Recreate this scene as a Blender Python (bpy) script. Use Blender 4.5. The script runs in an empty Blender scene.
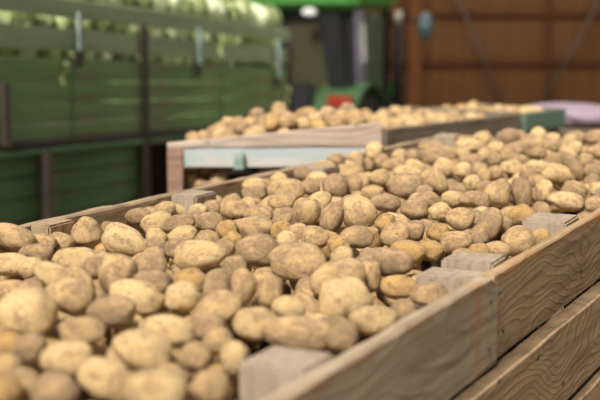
import bpy, bmesh, math, random
import numpy as np
from mathutils import Vector, Matrix, noise, Euler
random.seed(3)
C = bpy.context.scene.collection
CAMZ = 2.30                     # eye height above the barn floor
PITCH = math.atan(190/1250)

# ------------------------------------------------------------ materials
def mat(name):
    m = bpy.data.materials.new(name); m.use_nodes = True
    nt = m.node_tree; nt.nodes.clear()
    out = nt.nodes.new('ShaderNodeOutputMaterial'); b = nt.nodes.new('ShaderNodeBsdfPrincipled')
    nt.links.new(b.outputs[0], out.inputs[0])
    return m, nt, b
def N(nt, t, **k):
    n = nt.nodes.new(t)
    for a, v in k.items():
        if a.startswith('i_'):
            key = a[2:].replace('_', ' '); n.inputs[key].default_value = v
        else: setattr(n, a, v)
    return n
def ramp(nt, src, stops, interp='LINEAR'):
    r = nt.nodes.new('ShaderNodeValToRGB'); r.color_ramp.interpolation = interp
    e = r.color_ramp.elements
    while len(e) < len(stops): e.new(.5)
    for el, (p, c) in zip(e, stops):
        el.position = p; el.color = (c if isinstance(c, tuple) else (c, c, c)) + (1,) if not isinstance(c, tuple) or len(c) == 3 else c
    nt.links.new(src, r.inputs[0]); return r.outputs[0]
def mix(nt, f, a, b, mode='MIX'):
    m = nt.nodes.new('ShaderNodeMix'); m.data_type = 'RGBA'; m.blend_type = mode
    for idx, v in ((0, f), (6, a), (7, b)):
        if hasattr(v, 'is_linked') or hasattr(v, 'links'): nt.links.new(v, m.inputs[idx])
        elif idx == 0: m.inputs[0].default_value = v
        else: m.inputs[idx].default_value = v + (1,) if len(v) == 3 else v
    return m.outputs[2]
def bump(nt, b, h, s, d=.01):
    n = nt.nodes.new('ShaderNodeBump'); n.inputs['Strength'].default_value = s; n.inputs['Distance'].default_value = d
    nt.links.new(h, n.inputs['Height']); nt.links.new(n.outputs[0], b.inputs['Normal'])
def srgb(r, g, b):
    f = lambda c: (c/255/12.92 if c/255 <= .04045 else ((c/255+.055)/1.055)**2.4)
    return (f(r), f(g), f(b))

def potato_mat(name, clean, clean2, dirt, amount):
    m, nt, b = mat(name)
    at = N(nt, 'ShaderNodeAttribute', attribute_name='pc')
    oi = N(nt, 'ShaderNodeObjectInfo')
    ml = N(nt, 'ShaderNodeMath', operation='MULTIPLY'); ml.inputs[1].default_value = 61.
    nt.links.new(oi.outputs['Random'], ml.inputs[0])
    ad = N(nt, 'ShaderNodeVectorMath', operation='ADD')
    nt.links.new(at.outputs['Vector'], ad.inputs[0]); nt.links.new(ml.outputs[0], ad.inputs[1])
    v = ad.outputs[0]
    def noise_(scale, detail, rough=.6):
        n = N(nt, 'ShaderNodeTexNoise', i_Scale=scale, i_Detail=detail, i_Roughness=rough); nt.links.new(v, n.inputs['Vector']); return n.outputs['Fac']
    n1 = noise_(1.5, 8, .68); n2 = noise_(5.5, 6, .75); n3 = noise_(22, 3, .6); n4 = noise_(.55, 1)
    base = mix(nt, ramp(nt, n2, [(.35, 0.), (.65, 1.)]), clean, clean2)
    patch = ramp(nt, n1, [(.545-amount, 0.), (.65-amount, 1.)])
    sm = N(nt, 'ShaderNodeMath', operation='MULTIPLY'); nt.links.new(patch, sm.inputs[0])
    nt.links.new(ramp(nt, n2, [(.36, .25), (.52, 1.)]), sm.inputs[1])
    sm2 = N(nt, 'ShaderNodeMath', operation='MULTIPLY'); nt.links.new(sm.outputs[0], sm2.inputs[0]); sm2.inputs[1].default_value = .85
    col = mix(nt, sm2.outputs[0], base, dirt)
    # fine specks (lenticels) and a few eyes
    vo = N(nt, 'ShaderNodeTexVoronoi', i_Scale=7.5); nt.links.new(v, vo.inputs['Vector'])
    sp = ramp(nt, vo.outputs['Distance'], [(.08, 1.), (.2, 0.)])
    spn = N(nt, 'ShaderNodeMath', operation='MULTIPLY'); nt.links.new(sp, spn.inputs[0]); nt.links.new(ramp(nt, n1, [(.35, .35), (.55, 1.)]), spn.inputs[1])
    col = mix(nt, spn.outputs[0], col, srgb(84, 60, 40))
    vo2 = N(nt, 'ShaderNodeTexVoronoi', i_Scale=1.25); nt.links.new(v, vo2.inputs['Vector'])
    ey = ramp(nt, vo2.outputs['Distance'], [(.05, .75), (.13, 0.)])
    col = mix(nt, ey, col, srgb(96, 70, 48))
    col = mix(nt, ramp(nt, n3, [(.45, .0), (.7, .45)]), col, srgb(128, 100, 70))
    col = mix(nt, 1.0, col, ramp(nt, n4, [(.3, .84), (.7, 1.1)]), 'MULTIPLY')
    nt.links.new(col, b.inputs['Base Color'])
    nt.links.new(ramp(nt, n1, [(.35, .38), (.62, .56)]), b.inputs['Roughness'])
    b.inputs['Specular IOR Level'].default_value = .8
    hs = N(nt, 'ShaderNodeMath', operation='MULTIPLY_ADD'); nt.links.new(n2, hs.inputs[0]); hs.inputs[1].default_value = .6; nt.links.new(n3, hs.inputs[2])
    hh = N(nt, 'ShaderNodeMath', operation='SUBTRACT'); nt.links.new(hs.outputs[0], hh.inputs[0]); nt.links.new(ey, hh.inputs[1])
    bump(nt, b, hh.outputs[0], .7, .005)
    return m
PM = [
 potato_mat('pale_yellow_skin', srgb(224, 194, 138), srgb(204, 166, 110), srgb(154, 120, 82), .04),
 potato_mat('tan_skin',         srgb(212, 178, 124), srgb(188, 150, 98), srgb(144, 112, 78), .09),
 potato_mat('dusty_skin',       srgb(200, 166, 116), srgb(176, 140, 96), srgb(138, 108, 78), .13),
 potato_mat('golden_skin',      srgb(208, 168, 104), srgb(182, 140, 78), srgb(132, 96, 56), .05),
]

def wood_mat(name, c1, c2, c3, grain=.8, stain=None, rings=.3, edge=None, dens=26, shaded_top=False):
    """weathered plank; grain runs along object X"""
    m, nt, b = mat(name)
    tc = N(nt, 'ShaderNodeTexCoord'); oi = N(nt, 'ShaderNodeObjectInfo')
    ml = N(nt, 'ShaderNodeMath', operation='MULTIPLY'); ml.inputs[1].default_value = 37.; nt.links.new(oi.outputs['Random'], ml.inputs[0])
    cb = N(nt, 'ShaderNodeCombineXYZ')
    for i in range(3): nt.links.new(ml.outputs[0], cb.inputs[i])
    ad = N(nt, 'ShaderNodeVectorMath', operation='ADD'); nt.links.new(tc.outputs['Object'], ad.inputs[0]); nt.links.new(cb.outputs[0], ad.inputs[1])
    def mp(sx, sy, sz):
        q = N(nt, 'ShaderNodeMapping'); q.inputs['Scale'].default_value = (sx, sy, sz); nt.links.new(ad.outputs[0], q.inputs[0]); return q.outputs[0]
    def noi(vec, sc, det=4, r=.6):
        n = N(nt, 'ShaderNodeTexNoise', i_Scale=sc, i_Detail=det, i_Roughness=r); nt.links.new(vec, n.inputs['Vector']); return n.outputs['Fac']
    f1 = noi(mp(2.2, 60, 60), 1.0, 5, .65)      # fine fibres
    f2 = noi(mp(1, 1, 1), 9, 5, .65)            # blotches
    warp = noi(mp(2.6, 5, 7), 1.0, 1, .4)       # rings
    sep = N(nt, 'ShaderNodeSeparateXYZ'); nt.links.new(tc.outputs['Object'], sep.inputs[0])
    k = N(nt, 'ShaderNodeMath', operation='MULTIPLY_ADD'); nt.links.new(warp, k.inputs[0]); k.inputs[1].default_value = 1.5 * dens; 
    zz = N(nt, 'ShaderNodeMath', operation='MULTIPLY'); nt.links.new(sep.outputs['Z'], zz.inputs[0]); zz.inputs[1].default_value = 3.2*dens
    nt.links.new(zz.outputs[0], k.inputs[2])
    sn = N(nt, 'ShaderNodeMath', operation='SINE'); nt.links.new(k.outputs[0], sn.inputs[0])
    ring = ramp(nt, sn.outputs[0], [(.0, 0.), (.55, .25), (1., 1.)])
    col = mix(nt, ramp(nt, f2, [(.3, 0.), (.7, 1.)]), c1, c2)
    rm = N(nt, 'ShaderNodeMath', operation='MULTIPLY'); nt.links.new(ring, rm.inputs[0]); rmm = N(nt, 'ShaderNodeMath', operation='MULTIPLY'); nt.links.new(ramp(nt, noi(mp(1.2, 3, 6), 2., 2), [(.38, .15), (.62, 1.)]), rmm.inputs[0]); rmm.inputs[1].default_value = rings; nt.links.new(rmm.outputs[0], rm.inputs[1])
    col = mix(nt, rm.outputs[0], col, c3)
    gm = ramp(nt, f1, [(.36, .75*grain), (.55, 0.)])
    col = mix(nt, gm, col, c3)
    vo = N(nt, 'ShaderNodeTexVoronoi', i_Scale=7.); nt.links.new(mp(.8, 1, 1.6), vo.inputs['Vector'])
    kn = ramp(nt, vo.outputs['Distance'], [(.05, .8), (.1, 0.)])
    col = mix(nt, kn, col, tuple(x*.45 for x in c3))
    if shaded_top:
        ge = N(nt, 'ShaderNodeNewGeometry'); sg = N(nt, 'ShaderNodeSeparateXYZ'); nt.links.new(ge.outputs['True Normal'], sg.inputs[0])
        shade_m = N(nt, 'ShaderNodeMath', operation='MULTIPLY'); nt.links.new(ramp(nt, sg.outputs['Z'], [(.7, 0.), (.9, 1.)]), shade_m.inputs[0]); nt.links.new(ramp(nt, f2, [(.25, .6), (.6, 1.)]), shade_m.inputs[1])
        col = mix(nt, shade_m.outputs[0], col, srgb(92, 74, 52))  # brown on upward faces: shade of the ledge tops painted into the colour
    if stain:
        sx0, w, sc = stain
        a = N(nt, 'ShaderNodeMath', operation='SUBTRACT'); nt.links.new(sep.outputs['X'], a.inputs[0]); a.inputs[1].default_value = sx0
        wob = N(nt, 'ShaderNodeMath', operation='MULTIPLY_ADD'); nt.links.new(f2, wob.inputs[0]); wob.inputs[1].default_value = .03; wob.inputs[2].default_value = -.015
        a2 = N(nt, 'ShaderNodeMath', operation='ADD'); nt.links.new(a.outputs[0], a2.inputs[0]); nt.links.new(wob.outputs[0], a2.inputs[1])
        ab = N(nt, 'ShaderNodeMath', operation='ABSOLUTE'); nt.links.new(a2.outputs[0], ab.inputs[0])
        d = N(nt, 'ShaderNodeMath', operation='DIVIDE'); nt.links.new(ab.outputs[0], d.inputs[0]); d.inputs[1].default_value = w
        s_ = N(nt, 'ShaderNodeMath', operation='MULTIPLY'); nt.links.new(ramp(nt, d.outputs[0], [(.3, .8), (1., 0.)]), s_.inputs[0]); nt.links.new(ramp(nt, f2, [(.35, .2), (.6, 1.)]), s_.inputs[1])
        col = mix(nt, s_.outputs[0], col, sc)
    if edge:   # worn orange-brown lower strip below the top edge: z0, height, colour
        z0, h, ec = edge
        a = N(nt, 'ShaderNodeMath', operation='SUBTRACT'); nt.links.new(sep.outputs['Z'], a.inputs[0]); a.inputs[1].default_value = z0
        ab = N(nt, 'ShaderNodeMath', operation='ABSOLUTE'); nt.links.new(a.outputs[0], ab.inputs[0])
        d = N(nt, 'ShaderNodeMath', operation='DIVIDE'); nt.links.new(ab.outputs[0], d.inputs[0]); d.inputs[1].default_value = h
        s_ = N(nt, 'ShaderNodeMath', operation='MULTIPLY'); nt.links.new(ramp(nt, d.outputs[0], [(.2, .9), (1., 0.)]), s_.inputs[0]); nt.links.new(ramp(nt, f2, [(.42, 0.), (.6, 1.)]), s_.inputs[1])
        col = mix(nt, s_.outputs[0], col, ec)
    nt.links.new(col, b.inputs['Base Color'])
    b.inputs['Roughness'].default_value = .85; b.inputs['Specular IOR Level'].default_value = .2
    h = N(nt, 'ShaderNodeMath', operation='ADD'); nt.links.new(f1, h.inputs[0]); nt.links.new(ring, h.inputs[1])
    bump(nt, b, h.outputs[0], .35, .003)
    return m
G1, G2, G3 = srgb(172, 150, 122), srgb(150, 128, 102), srgb(108, 84, 60)
W_side = wood_mat('weathered_plank', G1, G2, G3)
W_ring = wood_mat('ringed_plank', srgb(176, 150, 116), srgb(152, 128, 100), srgb(104, 80, 58), rings=.42, dens=52, edge=(.085, .014, srgb(176, 128, 80)))
W_near = wood_mat('stained_plank', srgb(176, 158, 134), srgb(156, 138, 114), srgb(118, 98, 74), rings=.3, stain=(.755, .03, srgb(170, 114, 70)), edge=(.086, .012, srgb(156, 120, 84)))
W_dark = wood_mat('brown_plank', srgb(180, 150, 116), srgb(156, 128, 98), srgb(104, 80, 58), rings=.4, dens=60, shaded_top=True)
W_ledge = wood_mat('shade_topped_plank', srgb(180, 150, 118), srgb(154, 128, 100), srgb(104, 80, 58), rings=.4, dens=60, shaded_top=True)
W_post = wood_mat('pale_post_wood', srgb(166, 150, 130), srgb(146, 130, 110), srgb(112, 94, 76), grain=.7, rings=.12, dens=14)
W_grey = wood_mat('grey_plank', srgb(126, 112, 96), srgb(110, 96, 80), srgb(84, 70, 56), rings=.3)
W_pale = wood_mat('pale_pinkish_plank', srgb(188, 170, 154), srgb(172, 152, 136), srgb(134, 112, 96), rings=.2)
W_pink = wood_mat('pink_brown_plank', srgb(166, 132, 112), srgb(146, 116, 98), srgb(104, 82, 68), rings=.2)

def painted(name, c1, c2, worn, amt=.5, rough=.7, scale=5, stretch=(1, 6, 6)):
    m, nt, b = mat(name)
    tc = N(nt, 'ShaderNodeTexCoord')
    q = N(nt, 'ShaderNodeMapping'); q.inputs['Scale'].default_value = stretch; nt.links.new(tc.outputs['Object'], q.inputs[0])
    n = N(nt, 'ShaderNodeTexNoise', i_Scale=scale*.35, i_Detail=5., i_Roughness=.65); nt.links.new(q.outputs[0], n.inputs['Vector'])
    n2 = N(nt, 'ShaderNodeTexNoise', i_Scale=1.3, i_Detail=3.); nt.links.new(q.outputs[0], n2.inputs['Vector'])
    col = mix(nt, ramp(nt, n2.outputs['Fac'], [(.35, 0.), (.65, 1.)]), c1, c2)
    col = mix(nt, ramp(nt, n.outputs['Fac'], [(.78-amt*.4, 0.), (.9-amt*.4, .85)]), col, worn)
    nt.links.new(col, b.inputs['Base Color']); b.inputs['Roughness'].default_value = rough
    bump(nt, b, n.outputs['Fac'], .2, .004)
    return m
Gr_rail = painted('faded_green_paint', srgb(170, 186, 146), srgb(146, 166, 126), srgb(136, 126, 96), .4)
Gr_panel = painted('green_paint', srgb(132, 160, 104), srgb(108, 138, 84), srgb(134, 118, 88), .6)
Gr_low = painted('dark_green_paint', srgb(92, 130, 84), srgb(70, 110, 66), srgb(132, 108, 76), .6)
Frame_dark = painted('rusty_dark_steel', srgb(66, 52, 42), srgb(52, 44, 36), srgb(88, 62, 46), .5)
Frame_grey = painted('grey_brown_steel', srgb(108, 96, 90), srgb(92, 82, 76), srgb(92, 66, 54), .5)
Galv = painted('worn_galvanised_steel', srgb(170, 184, 180), srgb(130, 150, 142), srgb(90, 100, 90), .5, .45)
Blue = painted('faded_blue_paint', srgb(176, 182, 178), srgb(140, 160, 162), srgb(190, 182, 172), .85, .8, 6, (1, 3, 3))
GreenCrate = painted('faded_crate_green', srgb(98, 116, 98), srgb(84, 102, 86), srgb(118, 120, 98), .3)

def plain(name, col, rough=.5, metal=0., nscale=8, var=.15, coat=0.):
    m, nt, b = mat(name)
    tc = N(nt, 'ShaderNodeTexCoord'); n = N(nt, 'ShaderNodeTexNoise', i_Scale=float(nscale), i_Detail=4.); nt.links.new(tc.outputs['Object'], n.inputs['Vector'])
    c = mix(nt, ramp(nt, n.outputs['Fac'], [(.3, 0.), (.7, 1.)]), tuple(x*(1-var) for x in col), tuple(min(1, x*(1+var)) for x in col))
    nt.links.new(c, b.inputs['Base Color']); b.inputs['Roughness'].default_value = rough; b.inputs['Metallic'].default_value = metal
    b.inputs['Coat Weight'].default_value = coat
    return m
TrGreen = plain('tractor_green', srgb(62, 122, 46), .5, coat=.1)
TrFender = plain('dull_fender_green', srgb(36, 66, 28), .8)
TrBlack = plain('black_rubbery_paint', srgb(24, 24, 24), .9)
TrPillar = plain('dark_grey_paint', srgb(30, 30, 32), .35)
TrLilac = plain('grey_lilac_paint', srgb(140, 136, 152), .4)
Rubber = plain('tyre_rubber', srgb(26, 25, 24), .8)
Rim = plain('yellow_wheel_paint', srgb(190, 160, 40), .5)
RedLamp = plain('red_lens', srgb(140, 44, 26), .4)
WhiteLamp = plain('clear_white_lens', srgb(220, 220, 214), .2)
Seat = plain('brown_black_vinyl', srgb(60, 52, 44), .6)
Chrome = plain('bright_steel', srgb(176, 168, 150), .6, .2)
Teal = plain('teal_mirror_casing', srgb(52, 76, 74), .35)
Brace = plain('grey_brace_steel', srgb(112, 98, 82), .7)
def glass_mat(name, col, alpha_mix):
    m, nt, b = mat(name)
    b.inputs['Base Color'].default_value = col + (1,); b.inputs['Roughness'].default_value = .08
    tr = N(nt, 'ShaderNodeBsdfTransparent'); tr.inputs[0].default_value = (.75, .85, .78, 1)
    mx = N(nt, 'ShaderNodeMixShader'); mx.inputs[0].default_value = alpha_mix
    nt.links.new(tr.outputs[0], mx.inputs[1]); nt.links.new(b.outputs[0], mx.inputs[2])
    nt.links.new(mx.outputs[0], [n for n in nt.nodes if n.type == 'OUTPUT_MATERIAL'][0].inputs[0])
    return m
GlassG = glass_mat('greenish_side_glass', srgb(112, 126, 108), .62)
Glass = glass_mat('dusty_cab_glass', srgb(84, 78, 60), .5)
MirrorM = plain('mirror_glass', srgb(190, 215, 215), .1, 1.)

def wall_mat():
    m, nt, b = mat('brown_board_cladding')
    tc = N(nt, 'ShaderNodeTexCoord'); sep = N(nt, 'ShaderNodeSeparateXYZ'); nt.links.new(tc.outputs['Object'], sep.inputs[0])
    q = N(nt, 'ShaderNodeMapping'); q.inputs['Scale'].default_value = (9, 1, .5); nt.links.new(tc.outputs['Object'], q.inputs[0])
    n = N(nt, 'ShaderNodeTexNoise', i_Scale=1.4, i_Detail=5., i_Roughness=.65); nt.links.new(q.outputs[0], n.inputs['Vector'])
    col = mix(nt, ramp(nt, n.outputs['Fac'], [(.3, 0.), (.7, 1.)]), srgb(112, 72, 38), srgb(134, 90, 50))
    w = N(nt, 'ShaderNodeMath', operation='PINGPONG'); nt.links.new(sep.outputs['X'], w.inputs[0]); w.inputs[1].default_value = .075
    col = mix(nt, ramp(nt, w.outputs[0], [(.004, .35), (.016, 0.)]), col, srgb(70, 44, 24))
    nt.links.new(col, b.inputs['Base Color']); b.inputs['Roughness'].default_value = .8
    bump(nt, b, n.outputs['Fac'], .3, .01); return m
WallM = wall_mat()
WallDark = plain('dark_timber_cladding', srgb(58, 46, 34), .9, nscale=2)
Beam = plain('wall_rail_timber', srgb(104, 62, 32), .85, nscale=5)
PostM = plain('orange_brown_timber', srgb(132, 80, 38), .8, nscale=5)
def concrete():
    m, nt, b = mat('dusty_concrete')
    tc = N(nt, 'ShaderNodeTexCoord'); n = N(nt, 'ShaderNodeTexNoise', i_Scale=3., i_Detail=8.); nt.links.new(tc.outputs['Object'], n.inputs['Vector'])
    nt.links.new(mix(nt, n.outputs['Fac'], srgb(104, 96, 84), srgb(146, 134, 118)), b.inputs['Base Color']); b.inputs['Roughness'].default_value = .9
    bump(nt, b, n.outputs['Fac'], .3, .01); return m
Concrete = concrete()
def cabbage_mat(name, c1, c2, c3):
    m, nt, b = mat(name)
    tc = N(nt, 'ShaderNodeTexCoord'); oi = N(nt, 'ShaderNodeObjectInfo')
    n = N(nt, 'ShaderNodeTexNoise', i_Scale=7., i_Detail=5., i_Distortion=.6); nt.links.new(tc.outputs['Object'], n.inputs['Vector'])
    vo = N(nt, 'ShaderNodeTexVoronoi', feature='DISTANCE_TO_EDGE', i_Scale=9.); nt.links.new(tc.outputs['Object'], vo.inputs['Vector'])
    col = mix(nt, ramp(nt, n.outputs['Fac'], [(.35, 0.), (.65, 1.)]), c1, c2)
    col = mix(nt, ramp(nt, vo.outputs['Distance'], [(.0, .7), (.06, 0.)]), col, c3)
    col = mix(nt, 1., col, ramp(nt, oi.outputs['Random'], [(0., .82), (1., 1.08)]), 'MULTIPLY')
    nt.links.new(col, b.inputs['Base Color']); b.inputs['Roughness'].default_value = .5
    bump(nt, b, n.outputs['Fac'], .5, .02); return m
Cab = cabbage_mat('pale_green_leaf', srgb(240, 244, 206), srgb(212, 224, 160), srgb(250, 250, 238))
CabLeaf = cabbage_mat('outer_leaf', srgb(186, 204, 122), srgb(212, 222, 160), srgb(240, 242, 214))
Mauve = plain('pale_mauve_mesh', srgb(140, 122, 134), .85, nscale=14, var=.35)

# ------------------------------------------------------------ mesh helpers
def new(name, me, m, parent=None, loc=(0, 0, 0), rot=(0, 0, 0)):
    o = bpy.data.objects.new(name, me); C.objects.link(o)
    if m is not None: me.materials.append(m)
    o.parent = parent; o.location = loc; o.rotation_euler = rot; return o
def empty(name, loc, rz=0):
    o = bpy.data.objects.new(name, None); C.objects.link(o); o.location = loc; o.rotation_euler = (0, 0, rz); return o
def tag(o, label, cat, group=None):
    o['label'] = label; o['category'] = cat
    if group: o['group'] = group
    return o
def struct_(o): o['kind'] = 'structure'; return o
def fin(bm, name, smooth=False):
    me = bpy.data.meshes.new(name); bmesh.ops.recalc_face_normals(bm, faces=bm.faces[:])
    bm.to_mesh(me); bm.free()
    if smooth:
        for p in me.polygons: p.use_smooth = True
    return me
def box_bm(bm, x0, x1, y0, y1, z0, z1, bev=0.):
    r = bmesh.ops.create_cube(bm, size=1)
    for v in r['verts']:
        v.co = Vector((x0 if v.co.x < 0 else x1, y0 if v.co.y < 0 else y1, z0 if v.co.z < 0 else z1))
    if bev:
        es = list({e for v in r['verts'] for e in v.link_edges})
        bmesh.ops.bevel(bm, geom=es, offset=bev, segments=2, affect='EDGES', clamp_overlap=True)
def box(name, m, parent, a, b, bev=.004, rot=(0, 0, 0)):
    """box with object origin at its centre"""
    c = [(p+q)/2 for p, q in zip(a, b)]; h = [abs(q-p)/2 for p, q in zip(a, b)]
    bm = bmesh.new(); box_bm(bm, -h[0], h[0], -h[1], h[1], -h[2], h[2], min(bev, min(h)*.8))
    return new(name, fin(bm, name), m, parent, c, rot)
def plank(name, m, parent, p0, p1, thick, z0, z1, seed=0, rough=.0015, chamfer=0., z1b=None):
    """board from p0 to p1 (xy of its outer face line), thickness towards left of the direction"""
    p0 = Vector(p0); p1 = Vector(p1); L = (p1-p0).length; an = math.atan2(p1.y-p0.y, p1.x-p0.x); h = z1-z0
    ns = max(2, int(L/.05)); rings = []
    bm = bmesh.new(); prof = []
    b = .004
    prof = [(0, -h/2+b), (0, 0), (0, h/2-b), (b, h/2), (thick-b, h/2), (thick, h/2-b), (thick, 0), (thick, -h/2+b), (thick-b, -h/2), (b, -h/2)]
    for i in range(ns+1):
        x = L*i/ns; ring = []
        for j, (y, z) in enumerate(prof):
            n_ = noise.noise(Vector((x*6+seed*7.3, y*30, z*9+seed)))
            n2 = noise.noise(Vector((x*28+seed*3.1, y*60+5, z*20+seed)))
            zz = z
            if z1b is not None and z > 0: zz = z + (z1b-z1)*i/ns
            dz = (n_*rough*1.6+n2*rough) if abs(z) > 1e-6 else 0
            if chamfer and z > 0: zz -= max(0, x-(L-chamfer))**1.5/chamfer**.5*.9
            ring.append(bm.verts.new((x-L/2, y+n_*rough*.7, zz+dz)))
        rings.append(ring)
    k = len(prof)
    for a_, b_ in zip(rings, rings[1:]):
        for j in range(k): bm.faces.new((a_[j], a_[(j+1) % k], b_[(j+1) % k], b_[j]))
    bm.faces.new(rings[0]); bm.faces.new(list(reversed(rings[-1])))
    me = fin(bm, name)
    mid = (p0+p1)/2
    return new(name, me, m, parent, (mid.x, mid.y, (z0+z1)/2), (0, 0, an))
def cyl(name, m, parent, a, b, r, r2=None, seg=20, smooth=True):
    a = Vector(a); b = Vector(b); d = b-a
    bm = bmesh.new(); bmesh.ops.create_cone(bm, cap_ends=True, segments=seg, radius1=r, radius2=r if r2 is None else r2, depth=d.length)
    me = fin(bm, name)
    for p in me.polygons: p.use_smooth = smooth and len(p.vertices) == 4
    o = new(name, me, m, parent); o.location = (a+b)/2; o.rotation_euler = d.to_track_quat('Z', 'Y').to_euler(); return o
def poly_prism(name, m, parent, pts, axis, t0, t1, bev=0.):
    """extrude a 2D outline; axis 'x': pts are (y,z); axis 'y': pts are (x,z)"""
    bm = bmesh.new()
    f = (lambda p, t: (t, p[0], p[1])) if axis == 'x' else (lambda p, t: (p[0], t, p[1]))
    A = [bm.verts.new(f(p, t0)) for p in pts]; B = [bm.verts.new(f(p, t1)) for p in pts]
    bm.faces.new(A); bm.faces.new(list(reversed(B)))
    for i in range(len(pts)): j = (i+1) % len(pts); bm.faces.new((A[i], B[i], B[j], A[j]))
    if bev: bmesh.ops.bevel(bm, geom=bm.edges[:], offset=bev, segments=2, affect='EDGES')
    return new(name, fin(bm, name), m, parent)

# ------------------------------------------------------------ setting
def shell():
    s = lambda o: struct_(o)
    s(box('floor', Concrete, None, (-9, -6, -.2), (11, 17.2, 0), 0))
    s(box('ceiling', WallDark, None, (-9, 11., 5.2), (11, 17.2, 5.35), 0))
    s(box('wall_back', WallM, None, (-9, 17.0, 0), (11, 17.2, 5.2), 0))
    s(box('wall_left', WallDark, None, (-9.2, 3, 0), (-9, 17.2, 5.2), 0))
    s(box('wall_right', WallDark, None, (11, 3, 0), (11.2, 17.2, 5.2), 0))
    # raised concrete loading platform that the crates stand on
    for i, z in enumerate((2.25, 1.6, .9)):
        s(box('trim_%d' % (i+1), Beam, None, (-9, 16.93, z-.03), (11, 16.998, z+.03), .005))
    s(box('trim_4', PostM, None, (1.45, 16.80, .0), (1.62, 16.925, 5.2), .01))
    s(box('trim_5', Beam, None, (3.33, 16.90, .0), (3.37, 16.928, 5.2), .005))
    for i, (xa, za, xb, zb) in enumerate(((1.98, 2.75, 2.78, .9), (4.10, 2.62, 3.18, .9))):
        o = cyl('trim_%d' % (6+i), Brace, None, (xa, 16.86, za), (xb, 16.86, zb), .021, seg=12); s(o)
shell()

# ------------------------------------------------------------ crates
RIM = CAMZ-.54
def post(parent, s0, s1, y0, y1, z0, z1, m=W_post):
    c = ((s0+s1)/2, (y0+y1)/2, (z0+z1)/2); h = ((s1-s0)/2, abs(y1-y0)/2, (z1-z0)/2)
    # grain along Z of the world: mesh built lying down along X then stood up
    bm = bmesh.new(); box_bm(bm, -h[2], h[2], -h[1], h[1], -h[0], h[0], .005)
    for v in bm.verts:
        n_ = noise.noise(v.co*18+Vector(c)*5); v.co += Vector((n_*.0015, n_*.002, n_*.002))
    return new('corner_post' if False else 'post', fin(bm, 'post'), m, parent, c, (0, -math.pi/2, 0))

def pl(s): return 2.06-(s-2.51)*.052        # local y of the far (left) rim
def main_crate():
    root = empty('potato_crate', (0, 0, RIM-.86), math.radians(63))
    tag(root, 'long weathered plank crate in the foreground heaped with potatoes', 'crate')
    T = .86                                  # rim height above crate bottom (local)
    # right side, seen from outside. outer face local y = -p ; inner towards +y
    S0, S1 = .70, 5.10
    plank('plank', W_near, root, (S0, .787), (2.452, .787), .032, T-.196, T, 1, .0022, chamfer=.02)
    plank('plank', W_ring, root, (2.456, .797), (S1, .797), .026, T-.196, T-.006, 2, .0016)
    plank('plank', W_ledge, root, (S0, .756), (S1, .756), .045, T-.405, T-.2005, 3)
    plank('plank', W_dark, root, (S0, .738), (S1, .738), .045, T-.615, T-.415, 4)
    plank('plank', W_side, root, (S0, .742), (S1, .742), .040, T-.83, T-.64, 5)
    # far (left) side
    for k, (a, b) in enumerate(((0, .19), (.20, .40), (.42, .61), (.64, .83))):
        plank('plank', W_grey if k else W_side, root, (S1, pl(S1)), (S0, pl(S0)), .03, T-b, T-a, 11+k, .003)
    # ends
    for s_, nm in ((S0, 0), (S1, 1)):
        for k, (a, b) in enumerate(((0, .19), (.20, .40), (.42, .61), (.64, .83))):
            y0, y1 = .80, pl(s_)
            if nm: plank('end_plank', W_post, root, (s_+.028, y0), (s_+.028, y1), .026, T-b, T-a, 21+k)
            else: plank('end_plank', W_side, root, (s_-.028, y1), (s_-.028, y0), .026, T-b, T-a, 31+k)
    # posts inside the walls
    ri = .824
    for s0, s1, d, dz, sp_ in ((.74, .86, .12, 0, 0), (1.63, 1.745, .115, .0, 0), (2.42, 2.517, .135, -.014, 0), (2.522, 2.63, .118, .004, 0), (3.11, 3.25, .115, .003, 0), (3.86, 3.97, .11, -.01, 0), (4.96, 5.07, .11, .0, 0)):
        post(root, s0, s1, ri, ri+d, .02, T+dz)
    for s0, s1, d, dz in ((.74, .86, .1, 0), (1.63, 1.75, .1, -.005), (2.47, 2.58, .06, .004), (3.07, 3.19, .09, .003), (3.82, 3.95, .10, .0), (4.96, 5.07, .1, .015)):
        y1 = pl((s0+s1)/2)-.034
        post(root, s0, s1, y1-d, y1, .02, T+dz, W_post if s0 != 2.47 else W_side)
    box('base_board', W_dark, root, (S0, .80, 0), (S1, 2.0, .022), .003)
    # nail heads on the visible side
    for x, z in ((2.40, T-.05), (2.40, T-.15), (2.49, T-.05), (2.52, T-.14), (3.16, T-.06), (3.18, T-.15), (1.68, T-.06), (1.69, T-.15)):
        y = .787 if x < 2.45 else .797
        o = cyl('nail', Frame_dark, root, (x, y-.0035, z), (x, y+.01, z), .0035, seg=10)
    return root
def lower_crate(label, ox, oy, rz, L, Wd, zt, h, y0):
    root = empty('wooden_crate', (ox, oy, zt-h), rz); tag(root, label, 'crate')
    for k in range(4):
        a = h-k*h/4-.012; b = h-(k+1)*h/4+.012
        plank('plank', W_side, root, (0, y0), (L, y0), .03, b, a, 40+k)
        plank('plank', W_side, root, (L, y0+Wd), (0, y0+Wd), .03, b, a, 44+k)
        plank('end_plank', W_side, root, (0, y0+Wd-.035), (0, y0+.035), .03, b, a, 48+k)
        plank('end_plank', W_side, root, (L, y0+.035), (L, y0+Wd-.035), .03, b, a, 52+k)
    for x in (.03, L-.13):
        for y in (y0+.035, y0+Wd-.135): post(root, x, x+.1, y, y+.1, .0, h-.001)
    return root
main_crate()
o = lower_crate('lower plank crate under the long foreground potato crate', 0, 0, 0, 4.4, 1.2, RIM-.86, RIM-.86, 0)
o.rotation_euler = (0, 0, math.radians(63))
off = Matrix.Rotation(math.radians(63), 3, 'Z') @ Vector((.70, .78, 0)); o.location = (off.x, off.y, 0)

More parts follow.
